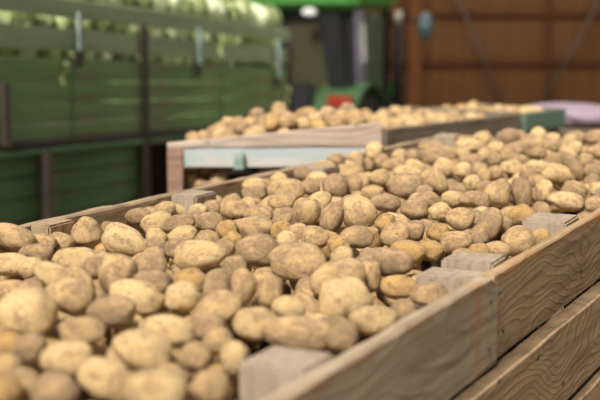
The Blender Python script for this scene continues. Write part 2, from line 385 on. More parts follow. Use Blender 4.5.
def row_crate(label, org, ang, L, Wd, kind):
    """crate of the second row: local x along its front, local y away from the camera"""
    root = empty('potato_crate', (org[0], org[1], RIM-.86), math.radians(90-ang)); tag(root, label, 'crate', None)
    T = .86
    if kind == 0:
        plank('top_plank', W_pale, root, (0, 0), (L, 0), .03, T-.006, T+.014, 61, .002, z1b=T+.092)['label'] = 'pale pinkish tapering rim board'
        o1 = plank('blue_plank', Blue, root, (.065, 0.004), (L, 0.004), .026, T-.086, T-.007, 62, .002)
        o1['label'] = 'board with worn pale blue paint'
        box('batten', Galv, root, (.265, -.028, T-.092), (.305, .002, T-.016), .004)
        box('post', W_pink, root, (0, -.01, 0), (.062, .07, T-.004), .004)
        box('post', W_pink, root, (L-.06, .032, 0), (L, .1, T-.03), .004)
        plank('plank', W_pink, root, (.13, 0.004), (L, 0.004), .026, T-.32, T-.145, 63)
        for k in (2, 3): plank('plank', W_pink, root, (.065, .004), (L, .004), .026, T-.2*k-.2, T-.2*k+.05-.08, 63+k)
        # bent grey hose hanging on the front
        pts = [(.13, -.02, T-.19), (.20, -.03, T-.155), (.30, -.03, T-.14), (.40, -.03, T-.15)]
        cu = bpy.data.curves.new('hose', 'CURVE'); cu.dimensions = '3D'; cu.bevel_depth = .008
        sp_ = cu.splines.new('BEZIER'); sp_.bezier_points.add(3)
        for bp, p in zip(sp_.bezier_points, pts): bp.co = p; bp.handle_left_type = bp.handle_right_type = 'AUTO'
        cu.materials.append(Frame_grey); hc = bpy.data.objects.new('bar_path', cu); hm = bpy.data.meshes.new_from_object(hc); bpy.data.objects.remove(hc); h = bpy.data.objects.new('handle_bar', hm); C.objects.link(h); h.parent = root
        lo = .10
    else:
        m = W_grey if kind == 1 else GreenCrate
        for k in range(4): plank('plank', m if k == 0 or kind == 1 else W_grey, root, (0, 0), (L, 0), .03, T-.2*k-(.19 if kind == 1 else .10 if k == 0 else .19), T-.2*k, 70+k)
        lo = 0
    for k in range(4):
        zt = T-.2*k-(lo if k == 0 else 0)
        if zt-(T-.2*k-.19) > .03:
            plank('plank', W_grey, root, (L, Wd), (0, Wd), .03, T-.2*k-.19, zt-(.06 if k == 0 else 0), 80+k)
            plank('end_plank', W_grey, root, (0, Wd-.035), (0, .075 if kind == 0 else .035), .026, T-.2*k-.19, zt, 84+k)
            plank('end_plank', W_grey, root, (L, .035), (L, Wd-.035), .026, T-.2*k-.19, T-.2*k, 88+k)
    for x in ((.03, L-.13) if kind else (L-.13,)):
        for y in (.035, Wd-.135) if kind else (Wd-.135,): post(root, x, x+.09, y, y+.09, .0, T-.01, W_grey)
    box('base_board', W_grey, root, (.02, .03, .0), (L-.02, Wd-.03, .02), .003)
    rz = root.rotation_euler.z
    lower_crate(LOWL[kind], org[0], org[1], rz, L, Wd, RIM-.86, RIM-.86, 0)
LOWL = ['lower crate stacked under the blue and pinkish potato crate', 'lower crate stacked under the grey-brown potato crate', 'lower crate stacked under the green-edged potato crate']
ROW = [((-.53, 4.96), 86, .86, .74), ((.40, 5.72), 41, 1.16, .75), ((1.20, 6.62), 41, .42, .65)]
row_crate('crate with faded blue board and pale pinkish rim behind the long crate', *ROW[0], 0)
row_crate('grey-brown plank crate of potatoes right of the blue-boarded one', *ROW[1], 1)
row_crate('crate with a faded green top board at the far right of the back row', *ROW[2], 2)

# ------------------------------------------------------------ potatoes
def potato_variants():
    out = []
    for k in range(12):
        per = []
        for sub in (4, 3):
            bm = bmesh.new(); bmesh.ops.create_icosphere(bm, subdivisions=sub, radius=1)
            rnd = random.Random(100+k); o = Vector((rnd.uniform(-50, 50),)*3)+Vector((k*3.1, 0, 7))
            bend = rnd.uniform(-.16, .16); tp = rnd.uniform(-.18, .18); box_ = rnd.uniform(.0, .10); waist = rnd.uniform(-.02, .08)
            eyes = [Vector((rnd.uniform(-1, 1), rnd.uniform(-1, 1), rnd.uniform(-1, 1))).normalized() for _ in range(6)]
            pc = []
            for v in bm.verts:
                d = v.co.normalized(); pc.append(d.copy())
                r = 1+.15*noise.noise(d*1.0+o)+.06*noise.noise(d*2.1+o)+.022*noise.noise(d*5+o)
                for e in eyes:
                    c = d.dot(e)
                    if c > .93: r -= .035*((c-.93)/.07)
                q = d*r
                q = Vector([math.copysign(abs(c)**(1-box_), c) for c in q])
                q.y *= 1+tp*q.x-waist*(1-q.x*q.x); q.z *= 1+tp*q.x*.7-waist*(1-q.x*q.x)
                q.z += bend*(q.x*q.x-.4)
                v.co = q
            me = fin(bm, 'potato', True)
            a = me.attributes.new('pc', 'FLOAT_VECTOR', 'POINT')
            a.data.foreach_set('vector', np.array([tuple(p) for p in pc], dtype=np.float32).ravel()+k*5.)
            per.append(me)
        out.append(per)
    return out
PV = potato_variants()
# one row of ten whole numbers per potato: x+4000, y, depth below eye height, three half-axes (all mm), three turns (degrees), tone*4+crate
POTATOES = [
3511,2184,535,52,49,45,81,0,0,0,3995,2154,568,64,38,40,81,8,-1,4,3744,1978,548,51,35,35,81,15,-2,0,3787,1773,552,48,36,39,81,0,0,0,3991,2663,541,65,48,45,81,0,0,4,4090,2383,560,55,49,45,81,0,0,0,3565,2311,535,51,38,39,81,15,-2,4,4192,2286,628,58,42,36,0,0,-146,8,
3633,1908,543,44,30,33,81,0,0,0,3779,2711,535,62,36,36,81,-5,1,0,3695,1864,561,43,33,31,81,20,-3,0,3661,2195,538,45,31,33,81,0,0,8,3689,2318,537,53,33,32,81,15,-2,0,4136,2271,571,45,30,31,81,5,-1,0,3772,2098,546,50,28,30,81,10,-2,0,4112,2106,638,47,32,27,0,16,136,12,
3628,2065,539,42,27,26,81,0,0,4,3645,1756,549,36,28,26,81,0,0,8,3864,1829,566,32,31,30,81,0,0,4,3848,2236,546,55,35,37,80,-25,4,4,4078,2525,551,64,44,41,81,-10,2,4,3582,2939,546,60,39,38,81,20,-3,0,3915,2198,561,40,33,34,81,0,0,0,3628,2501,535,45,43,45,0,-81,90,4,
3905,2774,536,52,39,42,81,0,0,8,4192,2743,555,60,35,35,81,10,-2,8,4155,3292,535,55,48,45,77,49,-10,4,3893,1986,565,30,27,28,0,-81,90,0,4435,2798,777,46,38,37,0,-8,41,4,3779,2322,540,36,31,30,81,0,0,0,3830,1963,556,29,27,26,81,0,0,4,4543,3063,571,46,42,43,81,0,0,4,
4073,2120,566,31,26,25,81,0,0,8,3451,3171,568,44,43,45,0,-81,90,4,4261,2488,574,41,27,28,81,0,0,8,3563,1964,542,28,27,29,81,0,0,8,4277,2452,643,52,35,31,0,46,-172,0,3292,3024,549,57,34,35,81,20,-3,4,4439,2782,650,41,35,32,0,-3,127,12,4204,2524,565,39,28,27,81,0,0,12,
4320,3809,535,58,42,43,81,-5,1,8,3941,2410,548,35,27,28,30,-80,60,4,4144,2192,643,39,34,31,0,-3,5,0,4250,2367,729,38,30,30,0,11,76,12,4019,3311,536,42,38,39,0,-81,90,4,4595,3716,544,48,42,40,73,-59,15,4,3499,2719,545,51,27,25,81,0,0,0,4732,3331,660,50,39,35,0,22,87,8,
4705,3347,773,46,35,34,0,34,-124,12,3887,2421,543,36,27,29,0,-81,90,4,4793,3683,563,55,30,30,81,10,-2,0,4083,3209,535,44,32,31,66,-68,22,8,4495,3225,556,47,36,34,66,-68,22,8,4202,2365,580,28,27,26,81,0,0,8,3860,2072,560,28,27,29,81,0,0,4,4386,2849,745,48,39,37,0,-11,34,4,
4424,3270,548,42,32,30,81,10,-2,4,4379,2987,557,43,29,28,81,-10,2,4,3953,3898,561,63,38,35,81,0,0,4,3885,3083,542,50,35,38,81,0,0,4,4137,2962,540,41,29,31,81,0,0,8,3572,1744,546,29,27,29,0,-81,90,12,4241,2358,671,39,32,31,0,-22,75,8,3833,2160,557,35,27,28,81,0,0,8,
3683,2592,535,36,34,32,81,0,0,8,4865,4171,546,57,37,39,81,15,-2,0,3979,2292,556,34,27,29,81,20,-3,0,4604,3385,559,49,30,32,81,0,0,12,4232,2999,545,39,34,35,81,0,0,4,4427,3920,535,51,37,39,79,39,-7,4,3490,2517,538,41,27,30,81,20,-3,0,4672,3746,548,51,34,31,-49,-77,140,8,
4110,3881,545,42,41,41,81,0,0,8,4745,3379,612,40,35,34,0,-33,-16,4,4315,3378,538,40,33,35,81,0,0,8,3357,2719,557,47,29,32,81,0,0,0,3735,1817,562,28,27,28,0,-81,90,4,4541,2964,638,48,33,30,0,-26,-55,8,4238,3466,535,49,28,30,81,5,-1,8,4501,2877,787,41,35,31,0,7,115,4,
4250,2846,553,44,27,29,81,15,-2,12,4036,2931,537,36,31,29,81,0,0,4,3701,2436,538,40,27,28,81,0,0,8,4427,2777,713,30,25,25,0,19,169,0,4476,2806,704,39,29,25,0,-17,-9,4,4565,2996,792,40,36,31,0,-14,-78,8,4592,3099,638,51,40,35,0,23,35,8,4484,2838,639,41,32,28,0,7,29,4,
4398,2838,665,37,30,27,0,-12,176,8,4381,2868,575,28,27,30,81,0,0,12,3683,3197,550,49,27,28,81,-10,2,8,4141,2578,556,40,32,34,0,-81,90,4,4471,2954,575,36,27,27,81,10,-2,4,4516,4608,535,70,34,36,81,-5,1,8,4172,2317,704,45,38,34,0,-1,91,8,3387,2851,561,42,27,27,81,0,0,8,
3775,2503,547,35,27,25,81,0,0,12,3589,1796,557,29,27,28,49,-77,40,4,3549,1858,547,28,27,26,81,0,0,4,3769,3193,543,35,31,33,81,0,0,8,3618,3267,558,45,32,31,81,-20,3,0,4284,2464,712,38,31,30,0,-24,-134,8,4043,2042,671,45,36,36,0,-27,16,4,4213,2412,629,56,38,35,0,-9,-19,4,
3948,3540,545,44,27,27,81,0,0,4,4833,3562,615,51,41,39,0,4,-70,8,3860,2601,540,28,27,29,81,0,0,8,4303,2885,558,33,27,26,81,15,-2,12,4954,4336,539,63,27,29,77,49,-10,8,3410,2679,557,28,27,29,81,0,0,0,3762,5063,546,56,39,36,0,-21,-165,13,3519,1999,547,29,27,28,81,0,0,12,
4755,3393,787,44,36,34,0,-10,-59,8,3802,3550,557,40,32,35,66,-68,22,4,4276,2440,773,54,39,35,0,-11,46,4,4380,3351,542,35,27,27,81,0,0,0,3711,3018,550,42,27,29,81,-10,2,0,3560,2427,535,38,30,29,80,30,-5,4,4423,2920,573,28,27,28,81,0,0,12,3855,5081,618,51,38,36,0,-27,129,13,
4752,3814,552,37,28,29,30,-80,60,0,4530,2941,725,39,35,34,0,-3,15,8,3651,5061,580,45,41,40,0,-5,-94,1,3737,5055,610,53,38,34,0,27,-54,9,3961,5093,581,47,37,35,0,-24,1,1,3835,2401,548,28,27,29,81,0,0,8,3888,3283,539,43,28,30,81,10,-2,4,4013,2489,609,51,36,33,0,22,-41,4,
4286,3086,547,28,27,28,81,0,0,8,4651,4788,518,58,31,33,81,-5,1,0,4170,4384,566,57,32,33,81,0,0,4,3545,3465,574,37,26,25,81,0,0,8,4871,3906,559,41,27,26,81,20,-3,4,3392,3113,579,35,27,29,81,20,-3,4,4347,3094,554,29,27,29,81,0,0,12,3565,2614,542,28,27,26,81,0,0,8,
4090,2904,549,28,27,26,81,0,0,12,4498,4264,537,41,35,32,80,30,-5,0,4098,5084,549,49,34,33,0,-49,84,1,3811,5147,505,56,40,34,0,-20,31,1,4615,3151,580,28,27,29,81,0,0,12,4449,3101,564,30,27,28,0,-81,90,8,4562,3000,687,42,29,27,0,6,31,8,3859,5073,536,44,37,34,0,6,-178,5,
4306,2525,704,40,31,28,0,43,-12,4,3936,5076,510,44,38,37,0,6,-60,1,4261,4043,542,36,30,29,81,0,0,4,3354,3066,575,40,28,28,81,0,0,4,3850,3935,577,41,27,27,81,0,0,8,3667,5044,686,45,34,33,0,26,-135,1,4548,4169,535,34,32,30,81,0,0,0,4282,4730,534,44,37,37,73,-59,15,0,
4095,2775,554,28,27,27,81,0,0,0,4693,3533,567,29,27,25,81,0,0,8,3715,2826,544,30,27,25,81,0,0,8,4170,5089,499,53,39,34,0,-11,-71,9,3833,2486,545,28,27,27,81,0,0,8,4450,3636,549,35,27,26,81,10,-2,0,4248,5104,501,45,34,33,0,42,45,1,4085,4413,552,43,27,29,81,0,0,4,
4358,5859,580,59,42,41,0,0,136,6,3357,2707,620,48,34,32,0,-5,-168,4,4501,3598,545,41,27,28,81,0,0,8,4522,3546,542,28,27,27,0,-81,90,8,4798,6304,578,57,39,37,0,-29,156,6,3953,3249,541,28,27,27,81,0,0,4,4721,4259,536,41,28,29,81,0,0,0,4800,3497,779,56,42,39,0,-11,-106,12,
4170,3909,544,35,27,27,0,-81,90,8,4077,5117,475,42,37,32,0,-20,119,13,3819,3052,539,28,27,25,81,0,0,12,4764,3366,717,32,25,23,0,10,98,8,4058,2205,572,36,27,26,81,0,0,8,4832,4931,497,40,36,39,81,0,0,8,4370,3569,542,40,27,29,81,15,-2,8,4015,5070,516,48,33,32,0,-26,105,13,
4875,3688,575,28,27,27,81,0,0,4,3554,5041,610,45,34,30,0,-20,120,1,4454,5957,587,57,42,36,0,-9,124,14,4512,3045,656,44,31,28,0,-4,124,8,3955,3055,542,30,27,26,81,0,0,12,4344,4545,558,44,27,25,81,-10,2,4,4222,3188,545,28,27,26,81,0,0,12,3595,5061,711,56,38,35,0,-5,-88,9,
4157,5171,458,48,36,36,0,16,129,5,3681,2282,593,48,37,32,0,-17,-82,0,4872,4554,519,37,27,28,81,0,0,8,4240,5172,462,47,41,39,0,20,112,5,4057,3542,540,37,27,28,81,0,0,0,3801,1876,568,28,27,27,81,0,0,4,4029,3957,560,35,27,28,81,0,0,8,3862,2029,620,40,34,32,0,2,30,12,
3609,5090,649,43,35,33,0,12,120,9,3891,5155,461,44,34,32,0,26,-135,13,5151,4860,494,43,35,38,81,0,0,8,4370,2882,686,34,28,27,0,2,-147,12,4575,3070,778,51,37,33,0,27,-161,4,3739,2366,597,53,41,40,0,-9,-143,12,3779,2927,542,33,27,25,81,0,0,4,4361,4186,544,54,27,26,81,0,0,0,
3608,3584,574,35,26,28,81,0,0,4,3833,3501,560,28,27,25,0,-81,90,4,3545,5056,667,42,32,30,0,47,-82,5,4214,3684,540,36,27,29,81,0,0,4,4614,4461,535,47,27,25,81,0,0,8,4792,4626,515,45,34,33,81,-10,2,8,3689,3728,568,30,26,29,81,0,0,8,3951,5113,455,40,33,29,0,-1,-141,5,
4629,6116,591,51,40,38,0,23,28,2,3969,2922,544,28,27,26,81,0,0,0,4056,5079,611,55,38,38,0,-9,-83,1,4540,3887,537,31,29,27,81,0,0,0,5219,6759,558,50,38,35,0,56,-50,3,3650,2994,549,28,27,26,81,0,0,0,4011,5166,475,51,37,37,0,29,109,1,3824,2841,547,28,27,30,81,0,0,8,
4007,4276,558,31,26,27,81,0,0,8,4950,4690,507,34,30,32,81,0,0,4,3851,4007,561,42,26,28,81,0,0,0,4515,4892,533,51,28,27,81,0,0,4,4277,2532,635,37,33,28,0,25,53,8,3667,2863,548,28,27,27,81,0,0,8,3552,5123,586,50,41,36,0,21,107,13,4562,6059,573,47,42,38,0,22,-76,6,
4981,6508,594,45,39,34,0,29,-154,2,4700,4457,531,29,27,28,81,0,0,8,4039,2589,599,56,39,35,0,-16,134,8,4784,3483,630,48,37,35,0,-10,179,12,3572,2241,599,47,38,37,0,-10,117,8,4678,3387,716,39,32,29,0,7,-9,8,4827,3506,679,43,30,27,0,16,-59,0,5009,4288,550,31,27,28,81,0,0,8,
3751,5256,496,45,37,33,0,5,110,9,5023,4443,533,32,27,26,81,0,0,4,4240,5168,547,49,40,34,0,-19,21,5,3393,3206,565,27,26,25,81,0,0,12,3660,5192,536,40,34,33,0,-4,-173,5,5165,6744,612,55,37,32,0,-22,-160,7,3626,2139,599,47,34,32,0,-12,97,12,4822,4303,540,42,27,29,81,15,-2,0,
4430,4725,546,32,27,26,81,0,0,8,5146,6819,557,48,42,37,0,-19,93,7,4723,3459,661,35,30,27,0,9,-144,12,3923,2691,586,39,33,28,0,16,-101,4,3699,2052,596,45,34,31,0,31,-59,8,3998,3021,542,28,27,27,81,0,0,4,3838,2933,547,28,27,26,81,0,0,12,5097,4592,519,44,30,32,81,0,0,4,
4916,4445,529,43,27,29,81,0,0,8,4258,2752,615,43,35,31,0,4,155,4,4947,3934,566,32,29,30,81,0,0,0,4649,4126,536,28,27,29,81,0,0,4,4130,4491,535,33,25,27,81,0,0,8,3555,2081,593,45,34,33,0,-14,49,12,4893,3667,792,51,40,37,0,-53,18,0,4130,2254,682,45,40,39,0,5,-79,4,
3892,2635,705,49,35,30,0,-7,94,12,4309,4679,563,32,29,29,80,-30,5,8,4531,5980,601,47,34,30,0,7,118,14,3598,5256,541,39,35,30,0,15,66,5,3646,3644,585,30,27,29,81,0,0,0,4781,4426,531,36,27,28,81,0,0,8,3742,3581,570,28,27,25,81,0,0,8,4058,4243,572,38,27,28,81,0,0,0,
4862,3588,721,47,36,34,0,17,-132,4,4768,4013,549,28,27,29,81,0,0,4,4601,4048,539,29,27,26,0,-81,90,4,4764,4153,547,30,27,29,81,0,0,8,4505,2901,674,38,31,27,0,-11,-85,8,3671,5116,633,36,31,30,0,-13,-26,9,4898,6407,567,50,35,31,0,1,-115,2,4983,4556,520,40,27,25,81,20,-3,0,
4209,2630,609,51,36,31,0,-22,140,4,4406,4381,547,39,27,28,81,10,-2,0,4155,5160,564,38,34,30,0,-10,122,5,3707,3542,574,28,27,25,81,0,0,0,4742,4687,515,38,27,26,81,0,0,0,3649,5568,528,56,41,36,0,20,-140,5,4540,3280,566,28,27,27,0,-81,90,8,4240,4656,575,38,30,29,81,0,0,8,
4721,6203,622,38,34,30,0,1,-89,10,4770,3397,671,39,32,28,0,10,-170,12,5081,4967,523,49,39,36,0,31,68,0,4485,3775,547,28,27,27,81,0,0,8,4970,5102,517,49,35,34,0,-53,7,0,4259,3227,551,28,27,26,81,0,0,0,4751,4528,524,29,27,25,81,0,0,4,3444,2572,592,47,40,36,0,-27,-87,8,
4095,2358,735,54,38,35,0,26,92,8,4570,3833,544,28,27,26,81,0,0,8,4969,4110,563,28,27,29,81,0,0,8,3717,5123,533,39,34,32,0,10,-10,13,4070,5204,448,40,33,31,0,14,-121,1,4762,3428,720,45,32,30,0,23,18,8,4385,4786,553,35,27,26,81,0,0,0,4677,4571,527,28,27,28,81,0,0,0,
5029,4653,511,30,27,26,81,0,0,0,4609,4222,537,28,27,29,81,0,0,4,3809,5635,471,47,39,36,0,34,112,9,4902,4737,505,28,27,25,81,0,0,0,4725,4935,506,28,27,25,81,0,0,0,4717,4985,510,28,27,26,81,0,0,0,4604,4632,532,28,27,26,81,0,0,0,4201,4014,549,29,27,27,0,-81,90,4,
4373,3720,545,28,27,28,81,0,0,8,4205,4620,543,30,26,28,81,0,0,0,4179,4533,566,29,26,26,81,0,0,0,4210,4574,564,27,26,25,81,0,0,8,3930,4135,560,33,26,26,81,0,0,0,3848,3610,564,29,27,29,81,0,0,0,3888,4066,571,27,26,27,81,0,0,8,3573,3516,576,27,26,28,81,0,0,4,
3738,3808,588,28,27,25,81,0,0,4,3717,3327,562,28,27,27,81,0,0,8,3842,3137,550,29,27,29,81,0,0,4,3523,3190,571,31,27,28,81,0,0,4,3673,2729,545,28,27,25,81,0,0,4,4145,2691,556,33,27,27,81,0,0,8,3496,3269,580,28,27,26,81,0,0,12,3615,1169,634,50,36,34,0,25,-97,12,
3174,2391,602,44,34,33,0,20,-105,8,3752,3411,611,58,40,37,0,-28,-84,8,3105,2591,649,55,40,35,0,-5,49,8,3943,3039,598,49,36,32,0,9,50,8,4498,4921,584,46,32,32,0,26,-4,4,3215,2187,600,50,41,41,0,33,-115,4,3393,1223,613,47,33,32,0,7,76,4,4760,5043,532,47,33,29,0,-11,-174,8,
3147,1637,597,58,39,35,0,-1,-154,8,2783,1880,612,52,37,32,0,-45,-146,12,3093,1388,594,45,40,35,0,17,-67,12,4398,3492,579,53,38,35,0,4,-71,12,3636,3028,604,51,37,35,0,-34,39,8,4565,5068,579,49,34,33,0,-14,16,8,3181,1996,586,45,40,38,0,10,112,4,3509,1209,625,50,37,34,0,1,60,4,
2840,1742,614,46,37,34,0,14,101,4,4318,4288,590,49,36,36,0,-18,53,4,3642,3375,610,45,39,38,0,39,37,8,4102,2655,605,46,36,33,0,-13,50,4,4668,4196,568,48,40,35,0,5,100,8,3633,2891,595,39,34,32,0,14,-88,8,3883,4027,647,45,38,34,0,20,-141,8,5030,4705,550,39,35,31,0,0,9,0,
3945,3982,621,51,41,37,0,-15,31,8,3701,2553,601,43,36,35,0,-28,-179,8,4717,4860,550,54,41,36,0,43,17,8,4179,4177,590,55,42,36,0,13,154,8,3887,2342,604,56,38,33,0,-15,-69,4,3308,2941,652,44,38,36,0,-19,-14,4,5180,4588,566,49,42,41,0,-10,-44,8,3902,3455,587,47,33,33,0,5,51,4,
3195,2580,624,48,38,35,0,-7,74,4,3631,1610,604,43,38,35,0,-11,-133,4,3214,1537,598,44,36,34,0,-23,-64,12,4442,4428,572,38,33,32,0,-3,162,4,3420,1470,606,43,35,33,0,18,-134,12,3299,2188,588,49,37,36,0,-15,-124,0,3192,1730,584,43,38,35,0,14,138,4,3666,3524,634,49,33,32,0,1,109,4,
3361,2000,591,48,42,39,0,7,-31,12,4182,4491,629,61,41,39,0,-19,-49,12,3517,1622,609,54,36,33,0,11,-172,4,4340,3159,599,43,38,34,0,30,-37,12,3661,1312,636,48,36,35,0,-24,-23,8,3799,2765,595,40,34,32,0,23,106,4,3864,1636,631,54,40,39,0,-28,117,12,3608,2372,587,38,34,33,0,11,-69,4,
3981,4084,618,51,38,35,0,24,81,4,4621,3933,571,49,36,32,0,12,-141,4,3408,1707,601,47,41,37,0,-14,178,8,3718,3130,594,46,39,35,0,25,-65,4,3561,2578,603,50,39,38,0,-7,84,8,3352,2805,615,45,36,35,0,-29,-115,8,3611,3161,617,41,33,30,0,-14,-27,12,3416,1901,598,48,32,29,0,35,68,8,
4146,4322,619,43,35,34,0,7,-2,8,2892,1622,593,55,41,37,0,2,128,4,3113,2270,611,44,35,34,0,18,8,12,2968,2105,616,54,37,36,0,26,-12,0,3471,2472,604,49,40,35,0,22,114,8,3277,1362,591,46,40,38,0,-13,-58,8,3081,1553,597,48,32,29,0,-23,-167,4,4622,4351,571,47,37,34,0,10,58,12,
3877,2158,615,45,34,31,0,20,86,4,3857,3848,610,42,33,32,0,6,-20,12,3017,2525,666,48,33,28,0,15,117,8,3651,1492,615,46,34,31,0,-23,-29,0,4469,4005,575,53,35,32,0,19,-152,4,4849,5181,530,39,34,31,0,-14,-101,8,4258,3333,573,50,33,33,0,13,13,0,4859,4396,558,43,33,32,0,6,-30,4,
3946,3347,596,44,34,30,0,1,58,8,3497,1915,596,38,33,30,0,-3,95,4,3522,1329,604,47,38,33,0,-13,66,0,4779,3960,585,42,33,32,0,3,-177,8,4879,5086,516,51,40,36,0,10,35,4,5225,4450,587,48,40,35,0,-17,71,8,2932,1975,605,41,33,29,0,41,-54,4,4134,2454,613,58,39,33,0,12,-121,8,
3538,1538,604,38,35,32,0,-38,33,0,5207,4930,531,51,41,40,0,-31,107,0,4783,4488,564,45,39,36,0,-4,24,0,5343,4689,570,44,35,31,0,73,64,12,3246,2360,593,51,40,34,0,11,97,8,4251,4588,624,50,36,32,0,3,47,0,3769,3245,610,55,40,39,0,29,55,4,3348,2521,607,42,37,36,0,-5,63,0,
3494,2330,588,47,34,30,0,21,-104,8,3742,2207,593,45,37,32,0,-20,70,0,2920,1807,603,55,38,37,0,-2,-11,4,4066,3081,583,51,40,39,0,7,-50,12,2997,2336,644,48,39,36,0,0,-23,8,3270,2464,605,53,37,31,0,-6,16,8,4991,4961,529,38,32,29,0,-21,158,8,4154,3466,580,51,35,30,0,31,-96,8,
3597,2708,594,51,41,35,0,-3,14,8,3332,1836,600,38,33,30,0,17,111,4,4356,3905,576,55,40,37,0,-10,-47,0,4111,2994,602,42,37,33,0,16,-136,0,4119,3656,582,52,38,36,0,-5,176,4,3312,1591,598,45,36,36,0,30,-130,0,3274,2787,622,44,34,31,0,10,-35,8,2708,1816,624,49,36,34,0,28,156,4,
3391,1614,596,48,33,30,0,-64,-42,8,5220,4680,544,57,40,37,0,8,-84,8,4135,3561,570,57,41,36,0,12,-160,8,4525,3463,588,56,41,40,0,-17,172,0,3524,3041,603,45,38,32,0,-23,152,12,3911,3718,585,48,34,31,0,21,-125,4,5032,3911,612,36,32,30,0,3,-76,12,4580,4716,562,45,39,39,0,-34,-15,4,
4342,4045,581,46,35,35,0,-1,-84,12,3093,2394,615,49,40,36,0,-19,54,0,5251,4856,539,43,37,34,0,-7,9,8,3028,1799,599,50,35,31,0,-15,151,8,3419,2145,582,52,38,34,0,-21,-3,0,5052,4161,595,43,37,35,0,25,-61,8,3896,2570,592,37,33,30,0,-10,46,8,4687,5134,549,48,38,34,0,-19,-178,4,
5349,4596,567,52,35,34,0,22,63,12,4654,3857,570,58,39,33,0,18,13,4,3789,3664,602,48,36,32,0,6,27,0,3056,2174,608,52,36,34,0,11,-166,4,3763,1742,624,53,39,34,0,-31,-147,0,3425,2916,617,58,39,34,0,28,-48,4,3269,1688,597,53,40,39,0,23,-98,4,5020,4805,534,50,38,36,0,9,72,4,
4191,3754,574,51,35,29,0,-7,115,4,3973,3658,589,39,34,30,0,-11,81,4,3451,2260,596,45,36,36,0,-28,5,8,4408,4913,614,44,34,30,0,8,130,0,3961,3203,594,47,41,36,0,25,102,8,4166,3171,585,45,37,34,0,-17,-180,12,3374,2335,590,50,34,30,0,29,98,8,4668,4968,556,53,37,34,0,5,-57,4,
3089,1922,604,48,33,32,0,-1,-84,4,4562,4565,576,42,33,33,0,10,27,12,2833,2124,652,45,37,33,0,9,161,12,2696,1724,616,48,33,32,0,-28,97,4,4403,4247,569,42,34,33,0,3,-50,8,4052,3434,569,49,34,33,0,21,63,4,4907,4019,591,58,41,40,0,-3,7,0,3138,2673,662,42,34,30,0,17,18,8,
3150,1495,589,39,35,32,0,15,60,4,3681,1425,619,43,33,30,0,-22,-142,4,2694,1892,641,43,35,31,0,-33,-128,12,3914,2910,583,44,40,36,0,-14,-80,12,4460,4817,577,49,34,32,0,-36,49,8,4118,3371,579,54,41,40,0,-23,27,12,3759,2640,599,45,36,31,0,-13,-143,4,3572,1434,623,48,36,35,0,10,21,4,
3297,2596,604,62,42,38,0,19,24,4,2811,1535,592,43,38,35,0,-4,-107,12,4039,4151,609,45,38,36,0,-8,126,4,5416,4726,562,44,34,30,0,29,113,12,3423,1379,613,47,38,36,0,35,-151,4,3610,3445,639,55,38,33,0,5,46,0,2910,2207,643,56,41,36,0,0,38,8,5177,4338,590,57,39,37,0,10,31,0,
3249,2692,612,50,35,35,0,1,102,0,4399,4131,573,42,37,32,0,-2,127,4,3681,2674,582,51,37,36,0,20,5,4,3984,2389,608,52,35,33,0,-15,-166,0,2901,1897,616,46,36,35,0,10,-80,0,4948,4843,532,45,36,32,0,19,-63,4,4298,4516,608,55,41,35,0,-9,-105,4,2977,1465,586,46,34,33,0,-20,56,4,
2817,1952,614,39,32,32,0,-29,29,4,4567,5196,597,52,36,34,0,-11,-117,8,5069,4522,570,49,39,36,0,-28,-174,8,4157,3970,578,52,36,32,0,0,120,4,4677,4085,582,47,38,36,0,0,-104,12,4478,3382,580,47,37,33,0,-25,103,8,3974,3433,577,47,35,34,0,-21,-147,8,4193,4075,581,57,40,39,0,-12,-174,0,
3501,3150,633,45,33,33,0,-6,41,0,3180,2774,651,43,33,32,0,28,-79,8,2730,2022,670,46,35,32,0,-2,16,0,5151,4775,534,48,35,31,0,-29,-28,4,3014,2243,617,39,34,32,0,-10,-9,4,3532,3280,637,49,38,32,0,3,-108,0,3463,1781,592,49,40,39,0,33,96,8,3810,2290,605,48,42,39,0,-4,-107,4,
3859,2820,591,40,32,30,0,9,-104,8,4071,3739,584,39,35,31,0,4,103,8,5077,4236,595,39,36,31,0,35,135,12,5123,5054,514,44,32,30,0,-3,129,8,3849,3320,589,47,40,35,0,-4,9,0,3342,1414,605,45,41,35,0,-1,117,0,4153,2838,597,48,37,34,0,44,125,8,3638,2788,600,51,34,31,0,24,-136,8,
4434,4587,590,44,40,39,0,-12,-111,4,3280,1508,595,42,33,32,0,-52,-150,8,5329,4925,540,42,34,30,0,11,-38,4,3077,2076,607,54,37,37,0,-19,-143,8,3316,3034,658,52,34,34,0,-3,-41,12,3108,1830,602,45,36,33,0,-3,-61,8,5021,4075,594,49,34,29,0,11,98,8,3726,2943,600,41,33,29,0,-1,8,12,
4761,5189,530,46,35,35,0,-11,-79,4,4855,4793,530,47,33,33,0,-4,-104,8,3616,2039,602,45,35,33,0,-23,-49,12,4863,5002,525,43,38,37,0,9,98,8,2902,2293,654,53,35,31,0,2,-16,8,5278,4735,541,47,34,30,0,-6,-45,4,4023,3255,600,43,35,32,0,10,159,4,2559,1689,667,41,34,31,0,0,-124,4,
3908,1779,637,61,42,39,0,3,167,12,4280,4370,593,41,33,29,0,-20,-29,12,3186,1855,595,46,35,33,0,12,-74,4,4921,4293,584,38,34,29,0,-11,-78,12,3182,1415,585,60,41,38,0,20,6,4,4020,2729,598,47,41,40,0,34,5,0,5082,4436,579,46,33,32,0,-3,65,8,4761,4219,577,44,36,33,0,-6,-180,0,
4249,3550,580,46,36,36,0,-1,118,0,4900,4912,521,47,34,31,0,-35,82,4,3705,1648,611,44,34,34,0,20,-66,12,3261,2028,590,44,35,32,0,29,-34,4,3611,1940,604,56,40,35,0,-2,-76,4,3262,1906,582,56,37,34,0,4,167,4,5010,3988,610,45,33,32,0,34,-99,0,4550,3974,574,45,37,35,0,-17,50,4,
